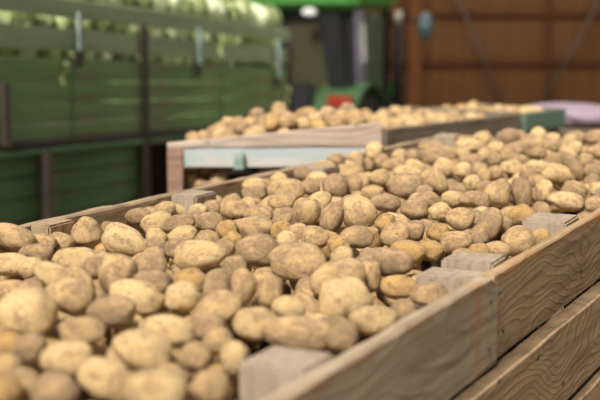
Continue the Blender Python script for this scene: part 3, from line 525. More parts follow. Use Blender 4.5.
3729,2774,595,39,35,31,0,11,-109,8,4239,3908,585,51,35,30,0,43,-39,12,4726,4316,582,43,37,33,0,22,-83,8,3583,1707,612,50,40,38,0,22,-138,8,3389,1540,606,42,33,28,0,-22,-173,8,4378,4755,612,53,36,34,0,-19,-152,4,4554,4407,583,47,35,31,0,-17,-5,8,3755,3015,595,43,35,30,0,25,151,4,
4350,3628,565,41,32,32,0,-14,125,0,5063,4341,578,61,41,36,0,-6,-20,0,3933,2489,598,51,38,34,0,-6,96,0,3318,2103,601,48,35,33,0,-24,-25,4,3387,2426,604,44,37,32,0,-5,-16,8,3776,2040,597,44,37,34,0,-20,-77,4,4440,5003,613,48,32,30,0,-3,-117,4,4705,5265,555,47,37,33,0,17,111,4,
4645,4524,571,54,39,38,0,28,5,4,4716,4631,549,43,33,31,0,7,-82,12,2889,1465,588,39,34,32,0,16,-117,8,3005,1948,597,42,36,32,0,-6,105,8,2711,1555,611,45,35,33,0,-24,-171,0,3815,1821,614,49,34,34,0,-9,-53,0,4009,2890,591,38,34,29,0,26,87,8,4011,3590,580,54,38,37,0,5,-123,4,
4359,4416,586,48,40,37,0,-20,46,12,5119,4702,549,50,34,33,0,-4,153,8,3837,2684,590,42,34,34,0,-3,10,4,3542,2789,597,46,35,31,0,5,167,4,3758,1423,635,39,34,31,0,7,33,8,2611,1628,618,49,33,31,0,1,176,8,5261,4586,556,45,34,31,0,12,-98,4,4919,3716,620,43,37,33,0,4,178,12,
3778,1506,630,48,35,33,0,-16,175,4,3524,2942,597,42,32,28,0,-9,89,4,3066,1688,590,53,40,36,0,-13,-27,8,5100,4050,621,56,38,35,0,-7,-6,8,3293,2270,593,51,36,32,0,-7,1,4,5020,5047,524,41,33,32,0,-22,-58,0,4910,4629,551,46,41,39,0,31,104,4,3846,3936,647,57,39,34,0,11,-27,8,
4047,2312,608,58,39,38,0,7,-26,0,5309,4466,587,49,41,35,0,-18,-95,8,3871,3542,590,43,34,31,0,7,105,12,3625,1814,606,43,33,32,0,14,-103,4,4070,4050,594,51,41,40,0,-11,135,8,3930,3806,596,48,36,34,0,-20,52,4,3138,2470,620,51,36,31,0,32,40,8,4236,3069,607,56,38,33,0,0,92,4,
4344,4628,596,42,34,32,0,6,-13,4,4818,4688,543,50,34,33,0,12,172,8,3447,2719,610,41,35,33,0,10,-159,0,4103,3262,600,39,33,33,0,-2,-37,12,4796,3856,595,49,41,37,0,-1,-70,12,3785,3841,650,38,34,31,0,-33,-157,12,5353,4776,558,43,36,34,0,13,91,12,3825,3039,603,41,32,30,0,11,-14,12,
4491,3704,583,40,36,36,0,-14,17,12,3741,1905,615,50,40,38,0,-10,-129,0,3437,3058,636,49,39,35,0,35,164,4,4982,4493,559,42,32,32,0,-15,58,8,4906,4111,594,45,32,31,0,-4,26,8,5199,5013,523,40,34,31,0,17,-37,4,4224,4313,600,42,34,31,0,-7,154,4,3938,2817,599,41,35,32,0,7,133,8,
5150,4184,604,40,33,29,0,-19,-59,4,3450,3265,665,36,32,31,0,14,-33,4,4597,3510,595,50,35,32,0,-6,-80,4,3292,2856,634,52,35,31,0,-8,-164,4,4241,2936,599,52,36,31,0,-5,7,4,4495,4733,578,50,37,34,0,13,-49,8,2996,1545,595,47,37,33,0,13,-47,0,3720,1569,627,48,35,34,0,-18,-120,0,
4639,3594,591,41,36,32,0,27,-142,12,4126,4418,632,49,34,29,0,-2,-143,4,2935,1704,597,39,35,32,0,12,-162,12,4714,4742,550,43,34,32,0,-14,-177,0,4935,5026,525,39,33,32,0,-31,-153,8,3205,2270,610,44,33,31,0,24,-88,12,4569,4978,565,49,34,30,0,-17,179,0,3200,2091,607,43,33,29,0,25,135,0,
2868,2041,620,50,37,35,0,17,122,8,4842,4262,585,44,36,30,0,30,127,4,4776,4966,546,43,33,32,0,18,-112,4,4287,4121,571,42,37,36,0,8,-41,0,4547,4484,576,48,34,30,0,-12,128,4,3369,1310,603,51,34,30,0,12,-150,8,4216,3838,584,43,32,31,0,-3,-64,12,4463,4341,574,48,34,29,0,-13,15,8,
2771,1619,608,56,42,38,0,-14,120,12,3805,3750,626,38,34,31,0,-28,76,8,4700,3994,569,50,41,39,0,5,72,0,4610,4871,564,44,32,32,0,-5,130,4,4356,3237,587,40,35,34,0,-6,71,8,4545,3783,581,40,35,35,0,5,155,8,3478,2053,588,47,34,30,0,13,-31,0,4316,3449,566,36,32,30,0,17,-57,12,
3690,1974,610,45,36,35,0,-16,168,8,3912,3129,595,41,33,30,0,-21,-45,4,4798,4066,586,44,36,34,0,18,-48,12,3850,3206,591,46,41,39,0,-19,105,8,3749,2874,589,49,33,31,0,-43,121,8,3513,2651,596,44,34,30,0,2,115,4,4547,4824,564,38,32,32,0,45,-97,12,3853,2491,604,39,33,32,0,6,31,12,
3263,1798,586,41,35,30,0,-6,-36,12,3002,2025,610,43,32,28,0,-29,-8,0,4300,4736,636,52,38,32,0,-8,-42,8,3530,3394,670,51,35,34,0,21,-12,8,3605,1261,625,37,33,31,0,-11,160,4,4978,4167,601,38,33,31,0,-11,-82,12,4007,2972,586,46,40,37,0,-33,-151,0,2623,1818,659,44,34,32,0,-14,-153,4,
3692,3295,618,47,37,34,0,-4,-145,8,3290,1260,594,42,36,34,0,-14,-142,8,3552,2467,583,38,34,29,0,23,-107,4,3775,2456,591,51,36,31,0,11,162,12,3186,1314,597,46,41,38,0,2,-101,4,4364,4832,624,47,36,34,0,1,167,4,4205,3237,590,37,33,30,0,14,17,4,3449,2796,603,37,33,31,0,16,-176,0,
3647,2438,583,40,33,31,0,-16,-41,0,2987,1630,589,41,35,34,0,-27,113,8,4431,3170,594,42,37,37,0,-29,43,8,3982,4199,653,46,33,30,0,-5,4,0,4489,3301,589,40,32,28,0,-23,157,8,3797,1584,624,42,33,32,0,1,140,12,3805,2564,588,38,34,30,0,-10,-54,4,4788,4365,572,39,33,32,0,-37,52,4,
3850,1939,617,42,37,34,0,3,-15,8,3503,1470,608,38,33,30,0,9,135,8,4319,3974,615,49,37,35,0,26,10,8,4872,4461,591,42,36,35,0,0,165,8,4302,3735,592,46,36,31,0,9,109,8,3524,1815,637,45,31,29,0,2,-22,4,4294,3641,606,44,34,32,0,16,97,4,4259,2837,627,42,37,33,0,5,49,4,
3504,2822,643,39,34,31,0,-3,49,12,4463,3559,604,52,36,31,0,9,-168,12,2668,1656,655,41,32,31,0,12,99,12,4262,3172,625,55,38,37,0,-32,-48,8,3938,2624,618,42,31,28,0,42,20,4,4887,4524,566,38,33,28,0,-12,-62,4,5117,4878,558,41,36,34,0,-3,-153,4,5159,4250,640,39,32,31,0,-21,111,0,
4250,4239,627,46,39,39,0,-14,-28,0,3795,2167,625,49,36,36,0,-10,53,0,4248,2665,659,37,33,31,0,-30,-178,12,4032,3967,630,38,31,29,0,23,131,4,4565,4095,599,41,35,32,0,-52,-61,8,4317,3521,610,45,37,37,0,-2,60,4,4007,2661,635,39,30,29,0,-8,-58,4,4077,3813,603,43,38,35,0,36,-37,12,
4127,2764,629,47,35,35,0,-3,-1,0,4204,2547,645,39,34,34,0,0,167,4,4854,3938,605,39,32,30,0,6,-107,4,3876,3616,630,47,38,37,0,-45,146,12,4573,3610,619,39,33,31,0,36,57,0,4919,4192,622,38,32,30,0,-26,-95,12,4459,4238,612,45,31,29,0,-44,62,0,5329,4868,577,45,31,29,0,1,5,4,
4522,4307,597,41,33,31,0,-19,109,4,4647,3379,635,43,32,31,0,1,77,8,3977,3744,620,44,39,38,0,-13,-72,8,4048,2809,634,47,37,35,0,-11,108,8,4413,4659,622,48,39,35,0,40,-68,8,3973,3508,614,46,33,32,0,-19,-168,4,4701,3788,619,46,32,32,0,-19,115,4,3479,2194,622,37,32,30,0,6,-173,12,
3585,3518,677,38,33,31,0,25,-95,12,3844,3396,643,46,36,32,0,-40,-87,4,3840,2913,615,50,38,37,0,14,-111,8,5050,4611,589,56,39,36,0,7,144,8,4534,3878,603,44,34,33,0,4,157,4,4345,3400,607,37,30,28,0,-21,87,8,4473,4163,593,39,31,27,0,-17,40,8,3820,3123,625,53,38,38,0,14,133,8,
4608,4277,603,43,35,35,0,26,36,4,3574,2881,639,52,35,33,0,16,78,8,3755,3534,636,39,31,27,0,-5,171,0,4810,4424,601,44,33,32,0,-14,146,8,3582,3073,648,49,36,33,0,7,-99,0,4026,3151,603,45,31,27,0,-28,79,8,5284,4396,613,43,31,28,0,-24,-1,12,4774,4583,571,53,39,35,0,-8,-137,4,
3412,2625,642,43,33,30,0,28,16,8,2770,1952,675,47,34,29,0,-20,53,12,3731,2096,638,47,32,32,0,37,-143,8,5173,4503,604,46,31,30,0,50,-73,12,4061,3888,619,51,36,35,0,22,-168,12,4640,4676,597,51,34,30,0,-26,-12,8,4437,3814,612,38,31,27,0,-7,141,4,3450,2110,627,39,31,28,0,14,148,12,
3534,1136,665,50,37,36,0,7,132,8,4410,3282,619,50,33,33,0,-22,112,8,3455,1979,633,50,35,31,0,-6,123,8,5027,4898,557,51,35,32,0,14,-164,4,4945,4389,599,48,35,31,0,30,70,8,3369,2256,630,49,40,35,0,-12,33,8,4152,3840,619,45,34,33,0,-5,117,8,4787,4807,577,50,37,36,0,24,132,0,
2649,1744,678,43,32,30,0,5,-48,12,4026,3339,621,49,39,34,0,-10,-83,8,3672,1842,643,46,32,28,0,39,-103,12,4569,4198,610,50,36,35,0,-2,-177,4,4155,2700,641,35,31,30,0,-11,102,12,3547,1987,616,41,31,30,0,0,47,8,3306,2344,637,40,33,29,0,2,135,12,4391,4492,623,54,39,35,0,-20,-150,8,
4884,3614,657,39,32,28,0,2,-56,4,3460,1858,629,34,30,28,0,-33,22,4,4267,4023,615,38,32,27,0,5,-145,8,4204,3632,596,45,32,28,0,8,-99,4,4626,3801,618,42,36,32,0,-4,7,12,3510,2370,633,41,31,31,0,-29,145,0,4490,4079,606,41,30,29,0,-2,139,0,5276,4550,614,39,35,34,0,-38,-99,0,
4176,3330,606,42,30,28,0,2,101,12,2850,2228,703,44,31,31,0,-14,12,4,3347,1911,627,53,38,32,0,16,9,4,3631,3241,632,57,38,36,0,9,-56,4,3092,2481,671,54,36,35,0,-11,127,12,2803,1674,647,53,36,32,0,26,-174,8,3905,2985,631,37,30,30,0,24,9,12,5157,4397,620,44,30,27,0,-1,-180,8,
5211,4781,576,58,39,36,0,1,-93,8,4817,4923,574,42,32,32,0,44,59,4,4640,5087,579,43,31,30,0,21,-66,8,3155,2220,640,40,33,32,0,-35,-75,8,3446,1306,634,41,35,33,0,-32,-135,4,3240,2814,686,45,35,32,0,-27,43,8,4161,3051,608,49,33,29,0,-3,-52,0,4086,4212,637,44,39,36,0,7,-118,12,
4654,4803,594,55,39,35,0,7,-154,4,4093,2891,608,41,35,32,0,17,-98,4,4964,4567,579,41,31,30,0,2,166,8,3326,2429,640,37,33,30,0,-23,109,8,4055,3523,613,42,31,30,0,64,-46,4,3493,1724,634,39,34,33,0,16,167,0,4346,3309,587,37,32,28,0,-37,177,8,5223,4303,641,38,34,31,0,7,180,4,
3646,2608,622,47,32,29,0,-8,81,12,3382,2976,643,49,33,32,0,4,-100,0,3144,2329,646,48,36,32,0,-2,107,8,4722,5012,575,37,33,30,0,17,129,4,3789,1655,663,42,35,32,0,-5,-57,4,3025,1864,628,38,30,26,0,-3,148,8,3920,3392,638,47,32,29,0,7,73,4,4415,3736,612,48,34,29,0,-7,-119,12,
4849,3691,646,41,30,26,0,-2,59,12,4513,3218,626,39,33,28,0,11,169,8,3540,2151,623,39,30,27,0,2,-171,4,4987,4284,615,49,34,33,0,-14,30,4,4194,4388,644,44,30,26,0,-9,85,4,4547,3349,600,45,32,28,0,19,-91,12,3627,2523,624,45,32,29,0,23,-9,8,4915,4717,583,47,36,32,0,-47,-37,4,
4560,4652,599,40,36,34,0,8,94,8,3230,2894,671,35,31,30,0,10,-171,4,3973,3878,635,51,37,32,0,-16,120,8,4133,2611,646,40,34,30,0,16,-137,12,4665,4438,598,48,36,35,0,10,152,0,4825,5084,567,36,33,33,0,-8,66,12,4723,4142,615,36,32,28,0,-10,-153,8,3886,2760,630,52,39,36,0,-6,-131,4,
4627,3698,609,37,32,31,0,-10,-103,4,3667,1751,641,35,31,29,0,-1,141,4,4165,4257,604,37,33,32,0,17,-32,8,3942,3580,606,38,30,27,0,-39,-150,8,3119,1441,632,37,31,26,0,-16,18,8,3740,3783,684,36,31,28,0,17,53,12,4632,3451,625,36,31,31,0,-15,157,8,3562,1355,658,42,37,34,0,2,-10,8,
4852,4342,601,50,36,31,0,7,30,8,3582,1565,649,41,33,29,0,33,-92,8,4849,4200,620,37,33,31,0,-8,-61,12,3631,3605,673,37,30,30,0,-5,4,8,4249,3463,605,46,31,30,0,-39,99,0,4329,4178,609,36,30,27,0,27,-21,0,4623,4129,611,34,30,30,0,4,-98,12,3146,2140,641,40,34,31,0,24,-142,8,
2656,1884,701,49,39,34,0,38,-47,4,4299,3251,617,42,31,30,0,-13,-128,4,4402,4307,609,48,33,33,0,9,-45,4,3425,2346,630,44,33,30,0,-30,27,0,2805,1811,652,40,31,27,0,4,126,12,4278,4670,666,46,31,27,0,-32,165,12,4460,3916,612,44,34,33,0,3,-78,4,3690,3171,643,39,34,30,0,-21,-153,8,
3397,1824,630,43,35,34,0,-20,-164,12,4686,3659,605,38,31,27,0,-3,41,12,3044,1458,618,48,38,34,0,-6,-26,8,3924,4098,673,54,38,38,0,44,-27,4,3128,1747,624,42,36,33,0,-2,-99,8,3666,1245,668,44,37,32,0,10,-127,0,4702,3921,620,45,32,31,0,7,80,12,5012,5129,563,37,34,33,0,15,-94,4,
4483,4522,611,46,38,36,0,29,164,8,4553,5120,627,41,36,32,0,-38,118,8,3824,3474,621,43,32,30,0,-17,150,4,3952,2736,625,42,30,26,0,-8,-93,8,3518,2979,647,47,32,31,0,-2,167,4,4493,5088,640,45,30,26,0,-19,158,4,5314,4986,564,45,31,27,0,-29,-167,4,3158,1922,630,46,31,30,0,2,-64,8,
3017,1745,638,42,31,30,0,-8,-39,12,4292,3858,613,45,31,26,0,-25,58,0,3731,3616,647,46,33,32,0,25,-165,8,3888,2427,631,44,36,32,0,-2,-23,12,4166,2918,640,44,33,28,0,-2,8,4,3630,1389,649,41,32,31,0,-8,-99,0,3656,2950,632,47,34,31,0,-6,34,4,4612,4011,615,48,38,34,0,11,-92,4,
4446,3481,635,54,39,34,0,52,135,0,3283,1845,648,43,34,34,0,0,166,8,3130,1996,648,42,35,31,0,23,-18,0,4314,4331,643,47,32,30,0,-1,167,4,4504,4381,631,45,33,33,0,3,64,12,3391,2862,671,47,39,34,0,-50,-123,8,3748,2263,640,46,32,30,0,17,-94,8,2926,1700,655,41,32,29,0,24,66,0,
3627,3357,679,42,37,33,0,-20,84,12,5090,4778,588,51,37,35,0,-24,-90,4,3797,3326,656,42,32,31,0,4,-84,8,3019,1977,656,43,32,29,0,-17,39,4,4947,4021,652,48,34,32,0,-16,-63,4,4394,3972,595,41,32,29,0,-54,-135,4,3134,2539,682,41,31,29,0,15,26,4,3506,1442,664,43,33,32,0,18,-42,12,
4759,5081,583,43,30,30,0,31,-45,8,4156,3517,625,49,41,35,0,-6,-6,0,3742,2909,646,36,32,30,0,-24,24,8,3783,2512,641,44,31,27,0,28,-126,12,3545,2440,650,43,35,30,0,-4,20,8,3914,2907,646,45,31,27,0,25,-14,0,4669,3538,645,51,38,34,0,0,135,8,3360,3066,710,43,36,32,0,-18,97,12,
4189,3143,649,35,31,31,0,-14,157,12,4880,4904,583,43,34,29,0,11,121,8,4047,2530,658,56,38,37,0,-7,-1,12,3546,3446,724,44,33,29,0,0,97,4,4402,3632,605,42,36,33,0,-39,73,4,3230,1952,633,37,31,29,0,12,-104,4,3669,2839,648,52,35,35,0,17,-47,4,3156,1584,643,50,37,32,0,-7,-6,4,
3188,1699,636,41,33,28,0,-32,-75,4,4434,4407,625,38,32,27,0,-2,72,8,4168,4530,691,44,30,27,0,26,-37,12,4369,4132,625,38,31,29,0,31,25,4,3677,2171,650,53,39,38,0,1,7,12,2733,1724,671,44,35,34,0,-14,-13,12,3418,2687,661,38,31,28,0,0,-51,4,2843,1857,669,41,33,30,0,-11,102,8,
2873,1482,648,40,33,28,0,10,-73,4,5431,4696,620,50,37,34,0,-1,160,12,4084,3161,648,38,33,31,0,-1,-144,8,3438,2993,670,46,32,32,0,-1,-55,8,4245,3696,621,44,37,34,0,27,-92,4,4499,4966,637,44,35,30,0,-6,-89,8,3887,3281,645,46,33,30,0,7,-108,8,4226,4132,635,38,30,28,0,23,-148,0,
4783,4294,631,46,36,34,0,-31,43,8,3742,2728,645,47,32,29,0,3,154,8,4621,5034,610,44,31,30,0,-6,172,8,3208,2434,658,55,42,40,0,17,-77,12,3667,1595,667,33,30,28,0,-8,153,8,4674,5246,606,41,32,28,0,7,109,8,3685,2455,649,36,32,28,0,12,-60,8,2830,1573,656,45,35,31,0,8,129,12,
3719,1376,664,38,31,30,0,9,11,4,3971,2563,626,36,31,28,0,9,111,4,3408,2195,651,38,35,33,0,5,128,0,4117,4112,632,50,38,35,0,-35,-43,8,3808,3586,619,43,36,33,0,10,-66,4,2905,2138,686,44,39,35,0,-15,-19,0,3073,1630,646,55,42,40,0,6,76,8,3829,1748,669,39,35,30,0,21,88,4,
4754,4714,603,36,31,30,0,39,11,4,3813,2093,661,57,39,36,0,-6,133,4,4286,2958,664,35,30,26,0,33,76,0,5091,4292,640,36,31,26,0,24,130,12,3979,3044,650,35,31,29,0,21,-167,4,3282,2524,660,45,34,32,0,9,149,12,3826,1885,669,46,31,29,0,-17,24,4,3604,1487,662,38,30,28,0,-11,-152,8,
4602,4340,629,41,32,28,0,-11,-167,4,4570,3410,647,37,32,31,0,-10,10,12,3669,2726,628,42,30,28,0,-13,147,4,5126,4115,648,43,36,32,0,35,-58,4,3381,2759,666,49,33,32,0,6,-92,8,2940,1481,646,42,31,28,0,-28,87,8,3295,2988,717,42,30,29,0,23,115,12,3344,1739,623,40,30,30,0,32,96,4,
3491,3335,689,38,34,33,0,11,64,8,4103,3458,625,38,31,28,0,6,-146,0,3577,3290,680,40,30,28,0,12,-153,4,5023,5011,571,44,33,29,0,-22,-143,4,3516,2676,653,35,32,32,0,32,-53,0,3341,1484,649,48,33,29,0,4,-178,0,4226,2995,645,46,41,37,0,-3,10,0,5017,4215,629,45,30,26,0,18,-38,0,
3432,1520,650,47,33,28,0,-18,51,4,3573,1889,647,35,32,32,0,-9,90,4,4523,3525,640,40,31,31,0,7,-6,8,3087,2643,704,47,34,30,0,-9,-168,8,3575,3201,657,45,31,27,0,38,-53,8,4760,4016,620,43,30,28,0,-12,-20,4,3779,1988,646,47,40,34,0,19,178,8,4122,4438,689,47,36,32,0,1,151,8,
4179,3925,636,48,36,33,0,8,-99,0,3278,1301,647,39,30,27,0,-7,-41,8,3144,2741,707,38,30,27,0,9,52,8,3514,1266,669,40,33,30,0,3,8,12,4883,5136,578,40,34,30,0,-9,116,8,5037,4012,666,59,40,34,0,-19,109,4,3859,3720,648,49,34,30,0,9,-126,8,2924,1998,662,45,35,31,0,0,77,4,
5292,4806,595,41,32,30,0,-33,-124,8,4817,4128,636,47,32,30,0,2,-58,0,3908,1697,675,46,32,31,0,11,-49,8,4476,4770,632,38,32,28,0,26,-112,4,4238,3391,609,44,38,36,0,-32,-150,4,2981,2271,684,43,38,36,0,24,0,12,5094,4219,654,46,32,28,0,-3,-145,4,4440,4837,639,48,36,35,0,-9,-99,0,
4524,3300,649,40,32,28,0,-11,-137,12,3886,3070,641,48,34,31,0,-13,42,0,3821,1541,690,51,36,36,0,-13,-90,8,4842,4612,607,36,32,28,0,-2,-131,0,3059,2402,678,45,33,30,0,-37,150,4,3438,2535,653,40,36,32,0,-35,-54,0,4627,3888,633,49,38,37,0,3,144,0,3693,1488,672,44,39,36,0,27,50,8,
4582,4818,619,37,31,30,0,-4,48,12,3842,3882,688,46,33,30,0,27,130,8,4970,4671,585,46,32,32,0,-20,-75,4,5255,4902,581,34,31,30,0,-9,37,12,4940,5002,581,46,31,27,0,6,-174,4,3552,2307,650,46,38,35,0,7,-103,12,3568,2795,651,35,31,28,0,-22,129,8,3341,2045,649,48,34,32,0,-26,151,4,
3255,2084,644,47,33,29,0,-20,-48,4,3865,2630,643,46,36,33,0,11,-147,12,3805,2410,650,52,39,38,0,-9,-150,4,3627,2236,643,36,32,29,0,-30,104,8,5392,4937,598,37,31,28,0,-12,153,4,3805,2834,618,35,31,29,0,2,122,8,4205,2782,663,47,42,39,0,-5,86,4,4374,4565,635,53,38,35,0,-37,154,8,
3856,2222,659,39,33,29,0,27,-58,4,5028,4419,626,43,32,29,0,16,160,0,5305,4737,609,48,35,34,0,15,-129,8,4287,4423,650,44,30,28,0,5,-44,8,3507,2563,649,39,32,31,0,5,166,0,4032,3667,616,49,33,31,0,-19,113,4,4326,3809,613,35,30,26,0,33,23,12,3540,2733,630,39,33,29,0,-2,-130,8,
3680,3096,649,49,34,33,0,36,8,8,4630,4587,601,42,34,30,0,31,-104,4,4176,2460,677,44,33,32,0,19,-11,12,4006,2936,640,45,32,30,0,16,171,8,3053,2562,712,51,34,31,0,5,-176,0,2740,1869,686,42,33,29,0,-14,-171,12,4734,4080,630,38,30,29,0,-1,164,4,2807,2071,700,42,32,31,0,16,127,4,
3039,2054,664,45,31,27,0,7,170,8,2911,1566,646,37,32,29,0,-18,-150,12,3653,2090,648,49,33,32,0,-34,45,8,4750,5185,597,51,39,35,0,11,116,4,3652,2395,630,41,32,29,0,-20,153,12,4984,4783,592,40,34,30,0,-17,-22,8,3247,2715,680,48,39,36,0,-10,155,12,4817,4705,602,46,33,29,0,-13,101,4,
4655,4875,604,42,31,28,0,-29,93,4,3196,2631,678,37,31,29,0,7,-124,12,3856,3795,652,47,37,36,0,17,2,8,4499,3637,627,47,38,33,0,-20,-90,12,5163,4726,601,38,32,28,0,38,32,8,3717,2997,653,53,35,32,0,-7,146,8,4444,3408,633,46,34,33,0,4,-143,8,2860,1922,665,45,31,27,0,-14,-9,0,
4314,2849,672,42,32,31,0,-16,-69,12,3960,3289,644,46,39,39,0,-25,78,8,4580,3749,636,37,33,32,0,-18,154,8,3784,3687,666,56,38,32,0,19,-61,8,2983,2168,670,55,40,35,0,1,70,8,4595,4502,621,47,35,30,0,-18,77,12,3746,1826,659,53,37,32,0,-2,80,12,3257,1418,641,51,36,34,0,-23,31,8,
4792,3613,656,53,36,31,0,12,-122,4,4604,3491,660,36,27,25,0,-37,-109,12,4911,4306,647,35,29,27,0,-1,-63,4,3616,1834,665,34,29,28,0,-9,-91,4,4551,3683,627,33,29,25,0,20,-100,4,3912,3181,667,46,31,27,0,0,-137,8,4041,3003,644,42,31,27,0,-44,65,8,4708,4351,637,31,26,24,0,-1,-91,12,
5217,4634,609,44,29,25,0,-1,26,8,3474,1906,665,38,31,28,0,12,-100,4,3558,1644,668,37,30,28,0,-10,117,0,4147,3202,637,40,27,25,0,16,-16,8,3656,1697,671,37,30,26,0,3,-162,4,3689,2332,661,38,29,26,0,-23,-101,4,2971,1617,667,30,26,25,0,24,105,12,2706,1977,708,38,27,24,0,34,1,0,
5308,4653,629,44,32,31,0,-31,-88,8,3194,1818,655,33,29,26,0,-7,-60,8,3936,1777,706,31,27,25,0,6,65,4,3451,3257,732,42,29,26,0,17,-22,4,3917,2050,684,36,29,26,0,-11,146,8,2851,2178,678,29,26,22,0,-46,70,4,3329,2834,679,31,28,25,0,19,-58,8,3369,2477,667,38,26,23,0,-14,-144,4,
4206,2893,672,32,26,24,0,-6,45,0,3303,1369,659,40,32,30,0,3,71,4,4201,4189,660,41,29,27,0,8,-158,0,4861,4760,603,30,27,27,0,20,161,4,4929,5169,544,38,31,28,0,11,99,8,3698,3257,672,42,28,25,0,-6,-155,4,4115,3615,640,31,27,23,0,1,-38,0,4160,3056,668,39,28,28,0,-23,150,4,
4274,4525,673,45,31,29,0,14,-81,0,3628,2711,661,33,26,24,0,0,150,0,3133,1340,643,44,31,31,0,-15,40,4,4771,4901,608,31,27,26,0,-38,-100,4,4716,4493,580,39,29,28,0,-13,-97,8,3904,1962,666,43,31,28,0,7,-180,4,4661,3766,653,33,27,23,0,-8,-108,4,3481,3038,675,33,27,24,0,-34,-2,4,
4390,3788,642,44,29,28,0,37,-29,8,3860,2333,665,45,30,30,0,-14,33,4,5114,4572,625,33,28,25,0,-28,-124,4,4143,3697,641,43,32,30,0,-18,118,4,3261,2016,652,35,29,26,0,33,89,4,3633,1170,703,42,29,26,0,20,38,12,3518,1575,654,29,26,23,0,-16,-174,8,4719,4215,640,37,32,31,0,-14,-67,12,
2910,2352,702,34,29,25,0,18,142,4,4099,3055,654,34,27,26,0,-54,-72,4,4131,3333,638,32,27,26,0,-22,-109,8,3873,1835,671,42,28,25,0,-1,10,0,4241,2510,692,39,28,28,0,-40,149,12,5096,4430,634,35,30,26,0,8,179,0,4432,2903,696,30,27,25,0,35,22,8,5104,5026,578,36,28,25,0,7,-106,4,
4518,3937,632,39,29,26,0,9,163,4,3834,3229,649,34,29,29,0,-9,32,8,3998,2460,664,34,27,25,0,-18,-79,4,3767,3403,677,38,27,26,0,6,67,0,3091,1891,664,45,30,29,0,18,-166,12,3468,1202,677,38,30,27,0,27,69,12,4065,4025,660,44,31,29,0,-25,122,4,3923,2541,649,40,27,23,0,14,88,12,
3971,3946,671,35,28,27,0,44,25,4,5132,4644,608,38,31,27,0,1,-127,8,4003,4201,708,39,32,30,0,-14,66,8,4160,3758,631,33,30,29,0,12,111,8,4879,5038,582,34,27,25,0,3,-135,4,4637,5173,604,40,31,27,0,2,116,8,3181,2045,667,44,31,30,0,2,74,4,5198,4444,651,35,31,30,0,-32,125,0,
4167,2358,655,35,27,27,0,9,-18,8,4565,4398,641,41,29,27,0,7,-98,12,3907,4012,707,40,30,27,0,3,-60,0,5098,4047,683,42,28,25,0,10,170,8,4076,3263,663,40,31,29,0,15,-58,8,5154,4832,592,36,27,25,0,6,-173,8,3352,1664,632,36,31,30,0,22,171,4,2986,1566,649,32,28,26,0,-21,69,0,
4642,4195,637,34,29,25,0,9,94,8,4260,4598,698,35,26,26,0,21,45,4,3799,3774,691,34,26,25,0,-36,156,8,3378,1568,655,33,27,24,0,6,-142,8,3037,2488,710,35,29,27,0,8,128,0,5016,3920,676,41,28,24,0,-13,35,0,4836,4540,616,42,29,28,0,-22,61,8,4100,2915,662,41,29,25,0,19,-64,12,
4100,2164,686,34,31,29,0,15,132,4,3458,2281,658,33,27,25,0,-31,-12,12,4586,4924,600,37,29,25,0,-8,-137,4,3820,3940,716,38,26,24,0,-1,-129,4,4558,3268,621,37,26,24,0,9,61,4,3782,3037,649,36,32,27,0,0,-160,4,4490,4662,643,31,27,26,0,-6,143,12,2956,1888,653,40,29,26,0,-9,3,8,
4036,3459,633,33,29,25,0,9,-21,8,4535,3137,656,45,31,30,0,-39,88,4,4356,4275,649,36,27,24,0,-18,-155,4,4361,3879,643,38,32,32,0,5,-145,8,3082,2182,672,31,28,24,0,14,-16,12,5326,4516,642,36,31,27,0,1,172,0,3062,2286,661,38,26,25,0,-8,-53,8,3307,2678,658,35,27,25,0,36,163,4,
4975,4112,651,42,30,26,0,9,40,4,4955,4905,578,39,30,29,0,1,71,0,4482,4006,635,43,32,29,0,6,-40,8,3070,1794,649,36,27,23,0,15,-42,4,5132,4953,578,42,29,25,0,-2,55,4,3738,1440,692,35,29,25,0,26,-173,8,4532,5030,653,35,29,25,0,-27,23,0,3981,2750,667,34,27,24,0,20,119,12,
4739,4566,629,39,28,26,0,7,-162,4,4888,4583,625,37,28,25,0,-60,-34,8,4685,4528,634,41,28,24,0,16,-77,8,2531,1661,731,32,29,26,0,26,154,8,3276,2211,662,34,28,25,0,2,2,8,3965,2829,656,32,27,26,0,30,-48,4,4227,3978,605,37,26,23,0,-19,143,4,3701,3463,671,36,27,26,0,24,155,12,
4707,5096,609,35,28,24,0,-26,-89,8,4058,2116,684,35,29,27,0,-22,42,12,3076,1501,662,44,30,26,0,-39,42,8,4395,3360,595,35,31,27,0,14,-24,12,4319,4785,684,32,28,28,0,1,-47,8,4268,3786,643,31,27,26,0,12,35,4,5156,4170,669,45,30,28,0,-25,114,8,4749,4628,623,36,29,27,0,-7,-86,12,
3512,2908,652,42,29,26,0,-21,99,8,4701,4945,610,40,29,24,0,-19,-102,8,3794,2665,653,31,27,27,0,11,-66,8,5167,5050,562,44,31,27,0,40,-143,12,3587,1253,688,39,30,26,0,-10,-3,8,3998,3588,645,39,30,25,0,11,137,8,4456,3693,641,31,27,26,0,-26,159,12,3793,2965,634,30,26,24,0,25,-172,0,
3715,2034,673,34,27,26,0,29,-177,8,3604,1984,663,36,31,28,0,-31,-47,8,3743,3331,678,36,28,26,0,-19,-139,4,4197,2705,682,39,29,28,0,12,-153,8,3709,2632,652,33,28,24,0,-20,93,0,4197,3577,636,40,29,25,0,29,141,8,4792,4487,629,30,27,23,0,4,148,8,4139,2844,670,37,31,29,0,-20,-86,8,
4684,4266,638,32,28,24,0,43,170,0,3575,2060,657,37,31,28,0,12,-30,8,5360,4823,615,39,29,24,0,0,70,8,3354,1279,672,32,28,25,0,11,-59,0,3447,2775,676,39,29,28,0,-21,-15,4,4832,3748,672,41,28,27,0,49,-106,4,4912,4770,556,32,26,26,0,12,22,8,4953,5151,587,31,27,23,0,-25,-95,4,
